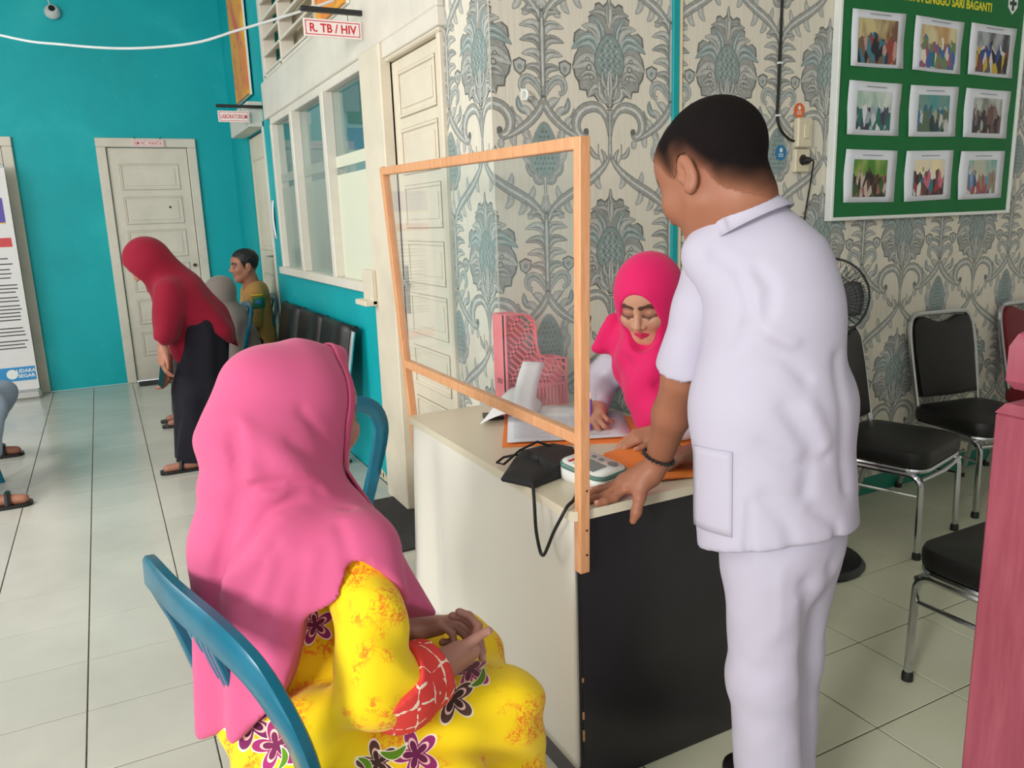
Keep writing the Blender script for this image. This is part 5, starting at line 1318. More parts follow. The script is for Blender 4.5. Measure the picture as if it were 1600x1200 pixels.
def grooves(P, lines):
    v = np.zeros(len(P), np.float32)
    for pts, w, dep in lines:
        best = np.full(len(P), 1e3, np.float32)
        for i in range(len(pts)-1):
            a = A3(pts[i]); ab = A3(pts[i+1])-a; t = np.clip(((P-a) @ ab)/float(ab @ ab), 0, 1); q = P-a-t[:, None]*ab; best = np.minimum(best, (q*q).sum(1))
        v += dep*np.exp(-best/(w*w))
    return v
def drape(S, P, d, off=0.002, it=14):
    """push points along direction d until they lie 'off' above the surface S"""
    P = np.array(P, np.float32); d = A3(d); d = d/np.linalg.norm(d)
    for _ in range(it): P = P+d*(np.clip(S(P)-off, -0.05, 0.05)*0.8)[:, None]
    return P
def patch(S, name, o, u, v, nu, nv, d, off, material, parent, origin, shape=None, th=0.0012):
    """cloth patch lying on surface S: corner o, edge vectors u and v"""
    o = A3(o); u = A3(u); v = A3(v); rows = []
    P = np.array([o+u*(i/nu)+v*(j/nv) for i in range(nu+1) for j in range(nv+1)], np.float32)
    P = drape(S, P, d, off)-A3(origin)
    rows = [[tuple(P[i*(nv+1)+j]) for j in range(nv+1)] for i in range(nu+1)]
    return MB().grid(rows).build(name, material, parent, smooth=1.2, solid=th)
# ------------------------------------------------------------------ seated woman in the pink hijab
def batik():
    t = NT('yellow_batik'); o = t.obj()
    y = t.ramp(t.noise(o, 4.0, 3.0), [(0.3, srgb(240, 200, 0)), (0.7, srgb(250, 220, 20))])
    n1 = t.noise(o, 11.0, 2.0, 0.5); n2 = t.noise(o, 105.0, 4.0, 0.65, 1.2)
    m = t.math('MULTIPLY', t.ramp(n1, [(0.495, (0, 0, 0, 1)), (0.56, (1, 1, 1, 1))]), t.ramp(n2, [(0.47, (0, 0, 0, 1)), (0.56, (1, 1, 1, 1))]))
    col = t.mix(t.math('MULTIPLY', m, 0.85), y, srgb(236, 112, 20))
    def inside(d, u, v, n, R, petals, ph, deep, e):
        a = t.dot(d, u); b = t.dot(d, v); w = t.math('ABSOLUTE', t.dot(d, n))
        r = t.math('SQRT', t.math('ADD', t.math('MULTIPLY', a, a), t.math('MULTIPLY', b, b)))
        th = t.math('ARCTAN2', b, a); pr = t.math('POWER', t.math('MULTIPLY_ADD', t.math('COSINE', t.math('ADD', t.math('MULTIPLY', th, float(petals)), ph)), 0.5, 0.5), 0.7)
        lim = t.math('MULTIPLY', t.math('ADD', t.math('MULTIPLY', pr, deep), 1-deep), R)
        ok = t.math('LESS_THAN', w, 0.06)
        k1 = t.math('MULTIPLY', t.math('LESS_THAN', r, t.math('ADD', lim, e)), ok); k2 = t.math('LESS_THAN', r, lim); k3 = t.math('LESS_THAN', r, t.math('SUBTRACT', t.math('MULTIPLY', lim, 0.72), 0.002)); k4 = t.math('LESS_THAN', r, t.math('SUBTRACT', t.math('MULTIPLY', lim, 0.60), 0.002))
        return k1, k2, k3, k4
    O = Vector(PAT_O)
    for (c, R, pet, colr, ph) in FLOWERS:
        d = t.new('ShaderNodeVectorMath', operation='SUBTRACT'); t.link(o, d.inputs[0]); d.inputs[1].default_value = Vector(c)-O
        n = (Vector((0, 0, 1.4))-Vector(c)).normalized(); u = n.cross(Vector((0, 0, 1))).normalized(); v = n.cross(u)
        k1, k2, k3, k4 = inside(d.outputs[0], u, v, n, R, pet, ph, 0.62, 0.0035)
        dark = tuple(x*0.45 for x in srgb(*colr)[:3])+(1,)
        f = t.mix(k2, srgb(245, 232, 215), srgb(*colr)); f = t.mix(k3, f, srgb(240, 200, 190)); f = t.mix(k4, f, dark)
        col = t.mix(k1, col, f)
    for (c, ang, L) in LEAVES:
        d = t.new('ShaderNodeVectorMath', operation='SUBTRACT'); t.link(o, d.inputs[0]); d.inputs[1].default_value = Vector(c)-O
        n = (Vector((0, 0, 1.4))-Vector(c)).normalized(); u0 = n.cross(Vector((0, 0, 1))).normalized(); v0 = n.cross(u0); u = u0*cos(ang)+v0*sin(ang); v = n.cross(u)
        a = t.math('DIVIDE', t.dot(d.outputs[0], u), L); b = t.math('DIVIDE', t.math('ADD', t.dot(d.outputs[0], v), t.math('MULTIPLY', t.math('MULTIPLY', a, a), L*0.45)), L*0.30)
        r = t.math('ADD', t.math('MULTIPLY', a, a), t.math('MULTIPLY', b, b)); w = t.math('LESS_THAN', t.math('ABSOLUTE', t.dot(d.outputs[0], n)), 0.06)
        col = t.mix(t.math('MULTIPLY', t.math('LESS_THAN', r, 1.35), w), col, srgb(245, 240, 220)); col = t.mix(t.math('MULTIPLY', t.math('LESS_THAN', r, 0.9), w), col, srgb(92, 142, 20))
    t.base(col, 0.75, 0, 0.3); t.bump(t.noise(o, 800, 1.0), 0.1, 0.001); t.p.inputs['Sheen Weight'].default_value = 0.15
    return t.m
PAT_O = (0.27, 1.33, 0.0)
PAT_GROOVES = [([(0.156, 1.300, 1.075), (0.154, 1.285, 1.042), (0.15, 1.276, 0.991), (0.125, 1.285, 0.906), (0.096, 1.294, 0.808), (0.07, 1.316, 0.724)], 0.011, 0.016),
               ([(0.17, 1.30, 1.09), (0.175, 1.272, 1.04), (0.172, 1.262, 0.99)], 0.014, -0.004),
               ([(0.317, 1.239, 0.936), (0.276, 1.259, 0.967), (0.224, 1.25, 0.991), (0.175, 1.26, 0.992), (0.148, 1.277, 0.975)], 0.008, 0.020),
               ([(0.242, 1.249, 0.965), (0.189, 1.248, 0.949), (0.149, 1.245, 0.904), (0.105, 1.286, 0.854)], 0.009, 0.013), ([(0.208, 1.241, 0.935), (0.156, 1.229, 0.885), (0.113, 1.276, 0.83), (0.07, 1.326, 0.75)], 0.012, -0.006), ([(0.19, 1.22, 0.90), (0.15, 1.215, 0.85), (0.10, 1.26, 0.78)], 0.012, 0.008),
               ([(0.335, 1.328, 0.988), (0.295, 1.306, 1.047), (0.266, 1.307, 1.096)], 0.009, 0.005), ([(0.319, 1.295, 0.976), (0.274, 1.277, 1.018), (0.24, 1.275, 1.052)], 0.009, 0.005),
               ([(0.288, 1.196, 0.923), (0.288, 1.164, 0.902), (0.288, 1.146, 0.871)], 0.010, 0.008), ([(0.192, 1.194, 0.881), (0.153, 1.193, 0.783), (0.127, 1.188, 0.681)], 0.014, 0.009), ([(0.24, 1.182, 0.885), (0.222, 1.174, 0.816), (0.207, 1.17, 0.772)], 0.012, -0.006)]
FLOWERS = [((0.521, 1.234, 0.571), 0.040, 5, (170, 40, 110), 0.3), ((0.455, 1.165, 0.571), 0.042, 5, (90, 60, 50), 0.6), ((0.363, 1.110, 0.530), 0.040, 5, (150, 40, 110), 0.1), ((0.295, 1.104, 0.544), 0.034, 5, (90, 60, 50), 0.9),
           ((0.123, 1.229, 0.603), 0.042, 5, (120, 30, 90), 0.5), ((0.148, 1.146, 0.603), 0.038, 5, (165, 40, 110), 1.2), ((0.245, 1.245, 0.735), 0.032, 5, (150, 40, 110), 1.0)]
LEAVES = [((0.524, 1.193, 0.570), 0.9, 0.020), ((0.325, 1.108, 0.544), 0.1, 0.022), ((0.157, 1.130, 0.588), 1.3, 0.016), ((0.279, 1.103, 0.547), 2.0, 0.018)]
PINKH = cloth('pink_hijab_cloth', (206, 90, 134), 0.85, 0.03, 700, 0.08, 0.15)
PINKH2 = cloth('pink_hijab_brim', (196, 82, 120), 0.85, 0.03, 900, 0.1, 0.15)

def build_patient():
    O = PAT_O; pw = thing('person', 'seated woman in a pink hijab and yellow batik dress', 'person', O)
    HF = Frame((0.280, 1.412, 1.068), (0.94, 0.31, -0.14)); skin = (172, 126, 112)
    FF = Frame(HF(0.016, 0.0, -0.010), (0.94, 0.31, -0.14)); b = SDF(); add_head(b, FF, skin, (170, 90, 90), 0.98, True, ears=False); base = lin(skin)
    # torso core under the clothes, arms
    b.cap((0.26, 1.34, 0.55), (0.26, 1.37, 0.86), 0.10, 0.075, 0.05); b.cap((0.31, 1.23, 0.85), (0.225, 1.50, 0.85), 0.045, 0.045, 0.05)
    b.cap((0.315, 1.215, 0.85), (0.300, 1.115, 0.655), 0.042, 0.038, 0.03); b.cap((0.300, 1.105, 0.655), (0.425, 1.195, 0.615), 0.038, 0.028, 0.02)
    b.cap((0.235, 1.52, 0.875), (0.27, 1.55, 0.66), 0.042, 0.038, 0.03); b.cap((0.27, 1.55, 0.66), (0.44, 1.34, 0.630), 0.038, 0.027, 0.02)
    for y in (1.22, 1.42):
        b.cap((0.28, y, 0.50), (0.58, y, 0.485), 0.07, 0.05, 0.03); b.cap((0.58, y, 0.485), (0.60, y, 0.08), 0.045, 0.035, 0.02); b.cap((0.58, y, 0.045), (0.74, y, 0.03), 0.032, 0.025, 0.02)
    m1 = b.mesh((0.05, 0.95, 0.0), (0.85, 1.70, 1.26), 0.0095); c1 = b.colours(m1[0], base)
    f = SDF(); add_head(f, FF, skin, (170, 90, 90), 0.98, True, neck=0.02, ears=False)
    m0 = f.mesh((0.30, 1.30, 0.93), (0.48, 1.56, 1.22), 0.0035); c0 = f.colours(m0[0], base)
    h = SDF(); add_hand(h, (0.425, 1.195, 0.612), (0.97, 0.20, 0.06), (0.10, -0.75, -0.62), 1, skin, (48, 52, 54, 56), 0.6, -5, 22, 0.98)
    m2 = h.mesh((0.36, 1.08, 0.52), (0.66, 1.36, 0.74), 0.0030); c2 = h.colours(m2[0], base)
    g = SDF(); add_hand(g, (0.440, 1.340, 0.630), (0.75, -0.60, 0.14), (0.35, 0.25, 0.9), 1, skin, (28, 30, 34, 38), 0.8, 10, 30, 0.95)
    m3 = g.mesh((0.36, 1.14, 0.53), (0.66, 1.44, 0.74), 0.0030); c3 = g.colours(m3[0], base)
    np_object('body', [m1, m0, m2, m3], SKIN, pw, O, [c1, c0, c2, c3])
    # dress
    d = SDF()
    d.ell((0.255, 1.325, 0.535), (0.175, 0.215, 0.125)); d.cap((0.265, 1.33, 0.56), (0.262, 1.35, 0.765), 0.150, 0.095, 0.06)
    d.cap((0.28, 1.225, 0.505), (0.570, 1.21, 0.485), 0.112, 0.076, 0.05); d.cap((0.27, 1.42, 0.505), (0.58, 1.42, 0.485), 0.110, 0.078, 0.05); d.cap((0.30, 1.32, 0.48), (0.56, 1.32, 0.455), 0.10, 0.075, 0.08)
    d.cap((0.570, 1.21, 0.48), (0.578, 1.195, 0.10), 0.074, 0.105, 0.04); d.cap((0.58, 1.42, 0.48), (0.58, 1.42, 0.10), 0.076, 0.10, 0.04); d.cap((0.55, 1.32, 0.44), (0.55, 1.32, 0.10), 0.07, 0.10, 0.08)
    d.cap((0.315, 1.24, 0.865), (0.314, 1.15, 0.78), 0.050, 0.058, 0.03); d.cap((0.314, 1.15, 0.78), (0.304, 1.118, 0.675), 0.058, 0.062, 0.02); d.cap((0.304, 1.118, 0.675), (0.346, 1.130, 0.650), 0.062, 0.060, 0.02)
    d.cap((0.21, 1.16, 0.62), (0.16, 1.20, 0.50), 0.05, 0.07, 0.04); d.cap((0.16, 1.16, 0.44), (0.42, 1.10, 0.44), 0.06, 0.07, 0.06)      # tunic hem bulging over the chair
    d.cap((0.235, 1.52, 0.88), (0.27, 1.55, 0.67), 0.062, 0.068, 0.03); d.cap((0.27, 1.55, 0.67), (0.33, 1.49, 0.655), 0.066, 0.06, 0.02)
    def fold(P):
        s = 0.0035*np.sin(70*(P[:, 0]*0.35+P[:, 1]*0.5+P[:, 2]*0.8)+2.5*wnoise(P, 14))+0.0045*wnoise(P, 26, 3)
        return s*np.clip((0.92-P[:, 2])/0.1, 0, 1)
    d.disp = fold; SDFS['pat_dress'] = d
    np_object('dress', [d.mesh((0.0, 0.92, 0.02), (0.84, 1.72, 1.04), 0.0075)], batik(), pw, O, relax=1)
    # red patterned sleeve cuff
    c = SDF(); c.cap((0.312, 1.118, 0.678), (0.350, 1.130, 0.645), 0.066, 0.069, 0.02); c.cap((0.350, 1.130, 0.645), (0.398, 1.150, 0.640), 0.066, 0.062, 0.02)
    n = A3((0.60, 0.15, -0.70)); n = n/np.linalg.norm(n)
    c.cut(lambda P: -((P-A3((0.318, 1.06, 0.655))) @ n)+0.010*np.sin(45*(P[:, 2]-0.62)+30*P[:, 0]), 0.004); c.cut(lambda P: ((P-A3((0.425, 1.155, 0.640))) @ A3((0.9, 0.3, 0.1))), 0.006)
    c.ell((0.45, 1.175, 0.645), (0.06, 0.05, 0.048), None, 0.01, None, 1); c.disp = lambda P: 0.004*wnoise(P, 30, 1)
    t = NT('red_batik_cuff'); o = t.obj(); vo = t.new('ShaderNodeTexVoronoi', feature='DISTANCE_TO_EDGE'); t.link(o, vo.inputs['Vector']); vo.inputs['Scale'].default_value = 22.0
    nz = t.noise(o, 34.0, 3.0, 0.6, 1.0); ln = t.math('LESS_THAN', t.math('ADD', vo.outputs['Distance'], t.math('MULTIPLY', t.math('SUBTRACT', nz, 0.5), 0.30)), 0.020)
    v2 = t.new('ShaderNodeTexVoronoi'); t.link(o, v2.inputs['Vector']); v2.inputs['Scale'].default_value = 45.0; dt = t.math('LESS_THAN', v2.outputs['Distance'], 0.14)
    t.base(t.mix(t.math('MAXIMUM', ln, t.math('MULTIPLY', dt, t.math('GREATER_THAN', nz, 0.55))), srgb(222, 66, 62), srgb(245, 225, 205)), 0.75, 0, 0.3)
    np_object('sleeve_cuff', [c.mesh((0.18, 0.98, 0.50), (0.52, 1.30, 0.78), 0.0045)], t.m, pw, O)
    # hijab
    s = SDF(); R = HF.Rn
    s.ell(HF(-0.012, 0, 0.020), (0.116, 0.098, 0.108), R, 0.02); s.ell(HF(0.016, 0, -0.040), (0.080, 0.083, 0.092), R, 0.025)
    s.cap(HF(0.0, 0, 0.105), HF(0.078, 0, 0.098), 0.022, 0.018, 0.03); s.ell((0.175, 1.378, 1.045), (0.072, 0.076, 0.066), None, 0.035)                                  # bun at the back of the head
    s.cap((0.170, 1.375, 1.02), (0.146, 1.36, 0.86), 0.066, 0.066, 0.02); s.cap((0.142, 1.36, 0.86), (0.118, 1.34, 0.50), 0.068, 0.072, 0.04)
    s.cap((0.262, 1.395, 1.00), (0.250, 1.365, 0.92), 0.072, 0.085, 0.025); s.flat((0.312, 1.235, 0.855), (0.222, 1.50, 0.855), 0.078, 0.078, (0, 0, 1), 0.9, 0.03)
    s.cap((0.255, 1.36, 0.82), (0.250, 1.335, 0.55), 0.145, 0.178, 0.05); s.cap((0.318, 1.215, 0.855), (0.308, 1.165, 0.74), 0.072, 0.078, 0.03); s.cap((0.235, 1.52, 0.88), (0.23, 1.54, 0.62), 0.08, 0.10, 0.05)
    s.cap(HF(-0.075, 0, 0.045), (0.185, 1.378, 1.065), 0.070, 0.066, 0.03); s.ell((0.215, 1.335, 0.985), (0.085, 0.085, 0.10), None, 0.05); s.cap((0.325, 1.285, 0.825), (0.395, 1.255, 0.66), 0.075, 0.075, 0.04); s.cap((0.21, 1.26, 0.86), (0.175, 1.22, 0.58), 0.070, 0.075, 0.05)
    th_t = [-180, -167, -146, -136, -121, -114, -110, -100, -92, -86, -78, -70, -58, -45, -20, 0, 40, 90, 140, 180]
    z_t = [0.545, 0.56, 0.590, 0.615, 0.685, 0.735, 0.785, 0.803, 0.825, 0.862, 0.872, 0.850, 0.790, 0.745, 0.690, 0.66, 0.63, 0.60, 0.56, 0.545]
    def hem(P):
        th = np.degrees(np.arctan2(P[:, 1]-1.33, P[:, 0]-0.27)); return np.interp(th, th_t, z_t).astype(np.float32)-P[:, 2]
    s.cut(hem, 0.006)
    s.ell(HF(0.108, 0, -0.020), (0.060, 0.064, 0.092), R, 0.012, None, 1)
    # hollow underside so that the arms and dress stand clear of the cloth
    def fold2(P):
        th = np.arctan2(P[:, 1]-1.34, P[:, 0]-0.25); w = np.clip((0.93-P[:, 2])/0.25, 0, 1)
        v = 0.007*w*np.sin(11*th+3.0*P[:, 2]+1.4*wnoise(P, 7))
        hd = np.clip((P[:, 2]-0.93)/0.05, 0, 1)
        # diagonal tension folds from the chin round to the back of the head, and the crease below the bun
        l = HF.local(P); g_ = l[:, 0]*0.75+l[:, 2]*0.65
        v = v+hd*0.0030*np.sin(95*g_+3*wnoise(P, 10))*np.clip((0.02-l[:, 2])/0.06, 0, 1)
        v = v+grooves(P, PAT_GROOVES)
        return v.astype(np.float32)
    s.disp = fold2; SDFS['pat_hijab'] = s
    np_object('hijab', [s.mesh((-0.04, 0.96, 0.48), (0.60, 1.72, 1.24), 0.0065)], PINKH, pw, O, relax=1)
    # stitched brim round the face
    P = []; cc = A3(HF(-0.02, 0, -0.02)); NR = 7
    for i in range(49):
        ph = radians(-62+304*i/48)
        for j in range(NR):
            q = 1.12+0.62*j/(NR-1)*(0.75+0.25*max(0, sin(ph))); P.append(((0.092, 0.066*q*cos(ph), 0.094*q*sin(ph))))
    P = np.array(P, np.float32); dr = P/np.linalg.norm(P, axis=1)[:, None]; dr = dr @ HF.Rn.T; Q = cc+dr*0.19
    for _ in range(16): Q = Q-dr*(np.clip(s(Q.astype(np.float32))-0.0035, -0.04, 0.04)*0.8)[:, None]
    Q = Q-A3(O); rows = [[tuple(Q[i*NR+j]) for j in range(NR)] for i in range(49)]
    brim = MB().grid(rows).build('hijab_brim', PINKH2, pw, smooth=1.2, solid=0.004)
    for j in range(1, NR-1):
        MB().tube([tuple(Vector(rows[i][j])+Vector(dr[i*NR+j].tolist())*0.0018) for i in range(49)], 0.0011, 4).build('stitch_line', PINKH, brim)
    return pw
build_patient()

# ------------------------------------------------------------------ standing man in white
WHITEC = cloth('white_uniform_cloth', (186, 182, 199), 0.85, 0.015, 1000, 0.06, 0.03)
def hair_cols(F, P, cols, line, hair, fade, s=1.0):
    l = F.local(P)/s; zl = np.interp(l[:, 0], [q[0] for q in line], [q[1] for q in line])
    k = np.clip((l[:, 2]-zl+0.012*wnoise(P, 90)*0.4)/fade, 0, 1)**0.75
    k = k*(np.abs(l[:, 1]) < 0.083)
    return cols*(1-k[:, None])+np.array(lin(hair), np.float32)*k[:, None]
def shoe(S, a, d, r=0.045):
    a = Vector(a); d = Vector(d).normalized(); S.cap(tuple(a), tuple(a+d*0.19), r, r*0.8, 0.02)

MAN_GROOVES = [([(1.01, 1.138, 1.323), (1.023, 1.093, 1.295), (1.019, 1.063, 1.251), (1.017, 1.047, 1.206), (1.008, 1.055, 1.171), (0.983, 1.094, 1.121)], 0.010, 0.007), ([(1.012, 1.053, 1.194), (1.028, 1.028, 1.161), (1.062, 1.0, 1.138), (1.092, 0.982, 1.102)], 0.013, 0.010), ([(1.04, 1.02, 1.185), (1.07, 0.995, 1.165)], 0.012, -0.006),
               ([(1.044, 1.059, 1.295), (1.049, 1.031, 1.262), (1.037, 1.025, 1.218)], 0.012, 0.009), ([(1.047, 0.981, 1.05), (1.094, 0.962, 0.976), (1.084, 0.963, 0.893)], 0.016, 0.010), ([(1.09, 0.965, 1.05), (1.125, 0.955, 0.98)], 0.016, -0.006), ([(1.008, 1.001, 0.981), (1.06, 0.974, 0.943), (1.125, 0.96, 0.947)], 0.013, 0.007),
               ([(1.015, 0.995, 0.884), (1.047, 0.97, 0.836), (1.056, 0.962, 0.8)], 0.014, 0.008), ([(1.167, 0.979, 1.129), (1.17, 0.961, 1.036), (1.185, 0.96, 0.886)], 0.016, 0.007), ([(1.10, 0.96, 0.86), (1.15, 0.955, 0.82), (1.16, 0.95, 0.77)], 0.014, 0.007)]
def build_man():
    O = (1.15, 1.09, 0.0); p = thing('person', 'standing man in a white uniform leaning his hand on the desk', 'person', O)
    skin = (158, 104, 80); base = lin(skin); HF = Frame((1.078, 1.220, 1.474), (-0.12, 0.88, -0.47))
    hd = SDF(); add_head(hd, HF, skin, (140, 80, 70), 1.13, True, neck=0.01)
    hd.cap(HF(-0.028, 0, -0.05), (1.108, 1.168, 1.36), 0.060, 0.064, 0.03, base)
    m0 = hd.mesh((0.93, 1.05, 1.30), (1.22, 1.38, 1.66), 0.0042); c0 = hd.colours(m0[0], base)
    line = [(-0.12, -0.110), (-0.085, -0.100), (-0.05, -0.065), (-0.028, -0.010), (0.005, 0.006), (0.022, -0.012), (0.034, 0.012), (0.05, 0.042), (0.075, 0.066), (0.12, 0.080)]
    c0 = hair_cols(HF, m0[0], c0, line, (24, 19, 18), 0.055, 1.13)
    hd.disp = lambda P: np.full(len(P), -0.0016, np.float32); hv, hf = hd.mesh((0.93, 1.05, 1.36), (1.22, 1.38, 1.66), 0.0042); hd.disp = None
    hk = hair_cols(HF, hv, np.ones((len(hv), 3), np.float32), line, (0, 0, 0), 0.060, 1.13)[:, 0]; keep = (hk[hf] < 0.97).all(1); used = np.unique(hf[keep]); remap = np.full(len(hv), -1); remap[used] = np.arange(len(used))
    hq = (1-hk[used])[:, None]; hc = np.array(lin((158, 104, 80)), np.float32)*(1-hq)**1.5+np.array(lin((20, 15, 15)), np.float32)*(1-(1-hq)**1.5)
    hm = vcol_mat('cropped_black_hair', 0.85, 0.12, 0, 0.5, 420, 0.25)
    np_object('hair', [(hv[used], remap[hf[keep]])], hm, p, O, [hc])
    b = SDF(); b.cap((1.118, 1.16, 1.37), (1.14, 1.14, 1.28), 0.056, 0.075, 0.05); b.flat((1.14, 1.12, 1.25), (1.14, 1.07, 0.85), 0.075, 0.075, (1, 0, 0), 1.4, 0.05)
    LE, LW = (1.042, 1.262, 1.062), (1.078, 1.385, 0.846)
    RE, RW = (1.300, 1.40, 1.06), (1.335, 1.50, 0.815)
    b.cap((1.05, 1.195, 1.29), LE, 0.044, 0.042, 0.03); b.cap(LE, (1.058, 1.315, 0.97), 0.042, 0.040, 0.015); b.cap((1.058, 1.315, 0.97), LW, 0.041, 0.030, 0.02)
    b.cap((1.245, 1.190, 1.30), RE, 0.052, 0.043, 0.03); b.cap(RE, RW, 0.043, 0.028, 0.02)
    for s, x in ((-1, 1.105), (1, 1.205)):
        yk = 1.070 if s < 0 else 1.110; b.cap((x, 1.08, 0.85), (x, yk, 0.46), 0.060, 0.045, 0.04); b.cap((x, yk, 0.46), (x+0.01, yk-0.01, 0.08), 0.042, 0.034, 0.02)
    m1 = b.mesh((0.9, 0.92, 0.03), (1.50, 1.60, 1.44), 0.010); c1 = b.colours(m1[0], base)
    h = SDF(); add_hand(h, LW, (-0.55, 0.42, -0.86), (-0.42, 0.30, 0.70), -1, skin, (2, 4, 4, 4), 1.0, 0, 60, 1.0) if False else None
    # left hand: heel on the desk edge, fingers lying flat along the top, thumb hooked down over the edge
    wr = (1.070, 1.392, 0.822); H = SDF(); sk = base
    H.cap(LW, wr, 0.030, 0.028, 0.02, sk)
    K = {'i': [(1.023, 1.432, 0.778), (0.984, 1.428, 0.758), (0.956, 1.427, 0.755), (0.935, 1.427, 0.754)], 'm': [(1.028, 1.452, 0.779), (0.980, 1.452, 0.759), (0.948, 1.454, 0.755), (0.924, 1.456, 0.754)],
         'r': [(1.036, 1.471, 0.777), (0.992, 1.478, 0.759), (0.963, 1.483, 0.755), (0.941, 1.487, 0.754)], 'l': [(1.048, 1.487, 0.773), (1.018, 1.500, 0.758), (0.996, 1.508, 0.754), (0.978, 1.514, 0.753)]}
    for f, pts in K.items():
        r = {'i': .0096, 'm': .0098, 'r': .0094, 'l': .0085}[f]
        H.cap(tuple(Vector(wr)*0.75+Vector(pts[0])*0.25+Vector((0, 0, -0.006))), pts[0], 0.020, 0.0125, 0.022, sk); H.chain(pts, [r*1.1, r, r*.93, r*.82], 0.006, sk)
        H.ell(tuple(Vector(pts[3])+Vector((-0.002, 0, 0.0062))), (0.0065, 0.0055, 0.002), None, 0.001, lin((196, 150, 130)))
    H.cap((1.063, 1.405, 0.805), (1.030, 1.412, 0.782), 0.024, 0.018, 0.02, sk); H.chain([(1.048, 1.400, 0.800), (1.026, 1.388, 0.762), (1.014, 1.384, 0.732), (1.006, 1.386, 0.711)], [0.016, 0.012, 0.0105, 0.0085], 0.014, sk)
    m2 = H.mesh((0.86, 1.33, 0.66), (1.12, 1.56, 0.90), 0.0030); c2 = H.colours(m2[0], sk)
    G = SDF(); add_hand(G, (1.335, 1.50, 0.805), (-0.78, 0.42, -0.30), (-0.15, 0.1, 0.98), -1, (128, 84, 66), (8, 10, 12, 14), 1.0, 0, 40, 1.0)
    m3 = G.mesh((1.10, 1.42, 0.70), (1.42, 1.70, 0.88), 0.0032); c3 = G.colours(m3[0], sk)
    np_object('body', [m0, m1, m2, m3], SKIN, p, O, [c0, c1, c2, c3])
    # bracelet of dark beads
    ax = (Vector(wr)-Vector(LW)).normalized(); u = ax.cross(Vector((0, 1, 0))).normalized(); v = ax.cross(u); cen = Vector(LW)+Vector((-0.004, -0.004, 0.008))
    br = thing('bead_bracelet', "dark bead bracelet on the standing man's left wrist", 'bracelet', tuple(cen))
    bm = None
    for k in range(22):
        a = 2*pi*k/22; q = (u*cos(a)+v*sin(a))*0.0365+Vector((0, 0, 0.004*cos(a)))
        if bm is None: bo = MB().lathe([(0, -0.0045), (0.0036, -0.0036), (0.0050, 0), (0.0036, 0.0036), (0, 0.0045)], 8).build('bead', mat('dark_beads', (38, 40, 42), 0.25), br); bm = bo.data
        else: bo = bpy.data.objects.new('bead', bm); C.objects.link(bo); bo.parent = br
        bo.location = q
    # shirt
    s = SDF()
    s.flat((1.135, 1.07, 0.70), (1.14, 1.10, 1.02), 0.133, 0.130, (1, 0.0, 0), 1.30, 0.05); s.flat((1.14, 1.10, 1.02), (1.132, 1.135, 1.24), 0.128, 0.102, (1, 0.0, 0), 1.20, 0.05)
    s.cap((1.048, 1.190, 1.318), (1.212, 1.172, 1.310), 0.056, 0.056, 0.06); s.ell((1.140, 1.085, 1.20), (0.115, 0.105, 0.13), None, 0.06); s.cap((1.105, 1.160, 1.375), (1.135, 1.145, 1.30), 0.064, 0.095, 0.05); s.cap((1.12, 1.135, 1.385), (1.15, 1.10, 1.30), 0.035, 0.07, 0.05)
    s.cap((1.225, 1.195, 1.30), (1.275, 1.35, 1.14), 0.054, 0.060, 0.03)
    s.add(lambda P: (0.757-0.03*(P[:, 1]-1.09)/0.12-P[:, 2]).astype(np.float32), 0.004, None, 2)       # hem
    s.cap((0.985, 1.005, 0.70), (0.996, 1.013, 0.875), 0.013, 0.004, 0.004, None, 1)                    # side vent
    def fold(P):
        v = 0.0028*wnoise(P, 22, 2)+0.0055*wnoise(P*A3((1, 1, 0.35)), 16, 5)*np.clip((1.30-P[:, 2])/0.2, 0, 1)
        return (v+grooves(P, MAN_GROOVES)).astype(np.float32)
    s.disp = fold; SDFS['man_shirt'] = s
    w = SDF(); w.cap((1.055, 1.185, 1.312), (1.058, 1.222, 1.20), 0.055, 0.058, 0.02); w.cap((1.058, 1.222, 1.20), (1.050, 1.255, 1.04), 0.060, 0.072, 0.02)
    n = A3((0.10, 0.06, -0.20)); n = n/np.linalg.norm(n)
    w.add(lambda P: ((P-A3((1.050, 1.258, 1.104))) @ n).astype(np.float32), 0.006, None, 2)
    w.cap((1.051, 1.256, 1.11), (1.046, 1.272, 1.00), 0.056, 0.066, 0.002, None, 1)                    # hollow sleeve end
    w.disp = lambda P: (0.004*wnoise(P, 24, 7)+0.003*np.sin(60*(P[:, 2]*0.5+P[:, 0])+2*wnoise(P, 10))).astype(np.float32); SDFS['man_sleeve'] = w
    np_object('shirt', [s.mesh((0.88, 0.86, 0.66), (1.50, 1.36, 1.46), 0.0065)], WHITEC, p, O, relax=1)
    np_object('left_sleeve', [w.mesh((0.92, 1.08, 1.0), (1.14, 1.38, 1.40), 0.0055)], WHITEC, p, O, relax=1)
    # collar band
    rows = []; c0_ = Vector((1.098, 1.168, 1.402)); up = Vector((-0.26, 0.50, 0.82)).normalized(); e1 = up.cross(Vector((0, 1, 0))).normalized(); e2 = up.cross(e1)
    for k in range(33):
        a = 2*pi*k/32+0.4; row = []
        for hgt, rr in ((-0.040, 0.085), (-0.015, 0.073), (0.008, 0.067), (0.022, 0.065), (0.024, 0.062), (0.005, 0.062)): row.append(tuple(c0_+up*(hgt-0.012*sin(a-0.4))+(e1*cos(a)+e2*sin(a))*rr-Vector(O)))
        rows.append(row)
    MB().grid(rows).build('collar', WHITEC, p, smooth=1.0, solid=0.003)
    vd = (0.69, 0.70, -0.20)
    patch(s, 'pocket', (0.915, 1.085, 0.975), (0.022, -0.085, 0.004), (0.004, 0.0, -0.165), 8, 10, vd, 0.002, WHITEC, p, O)
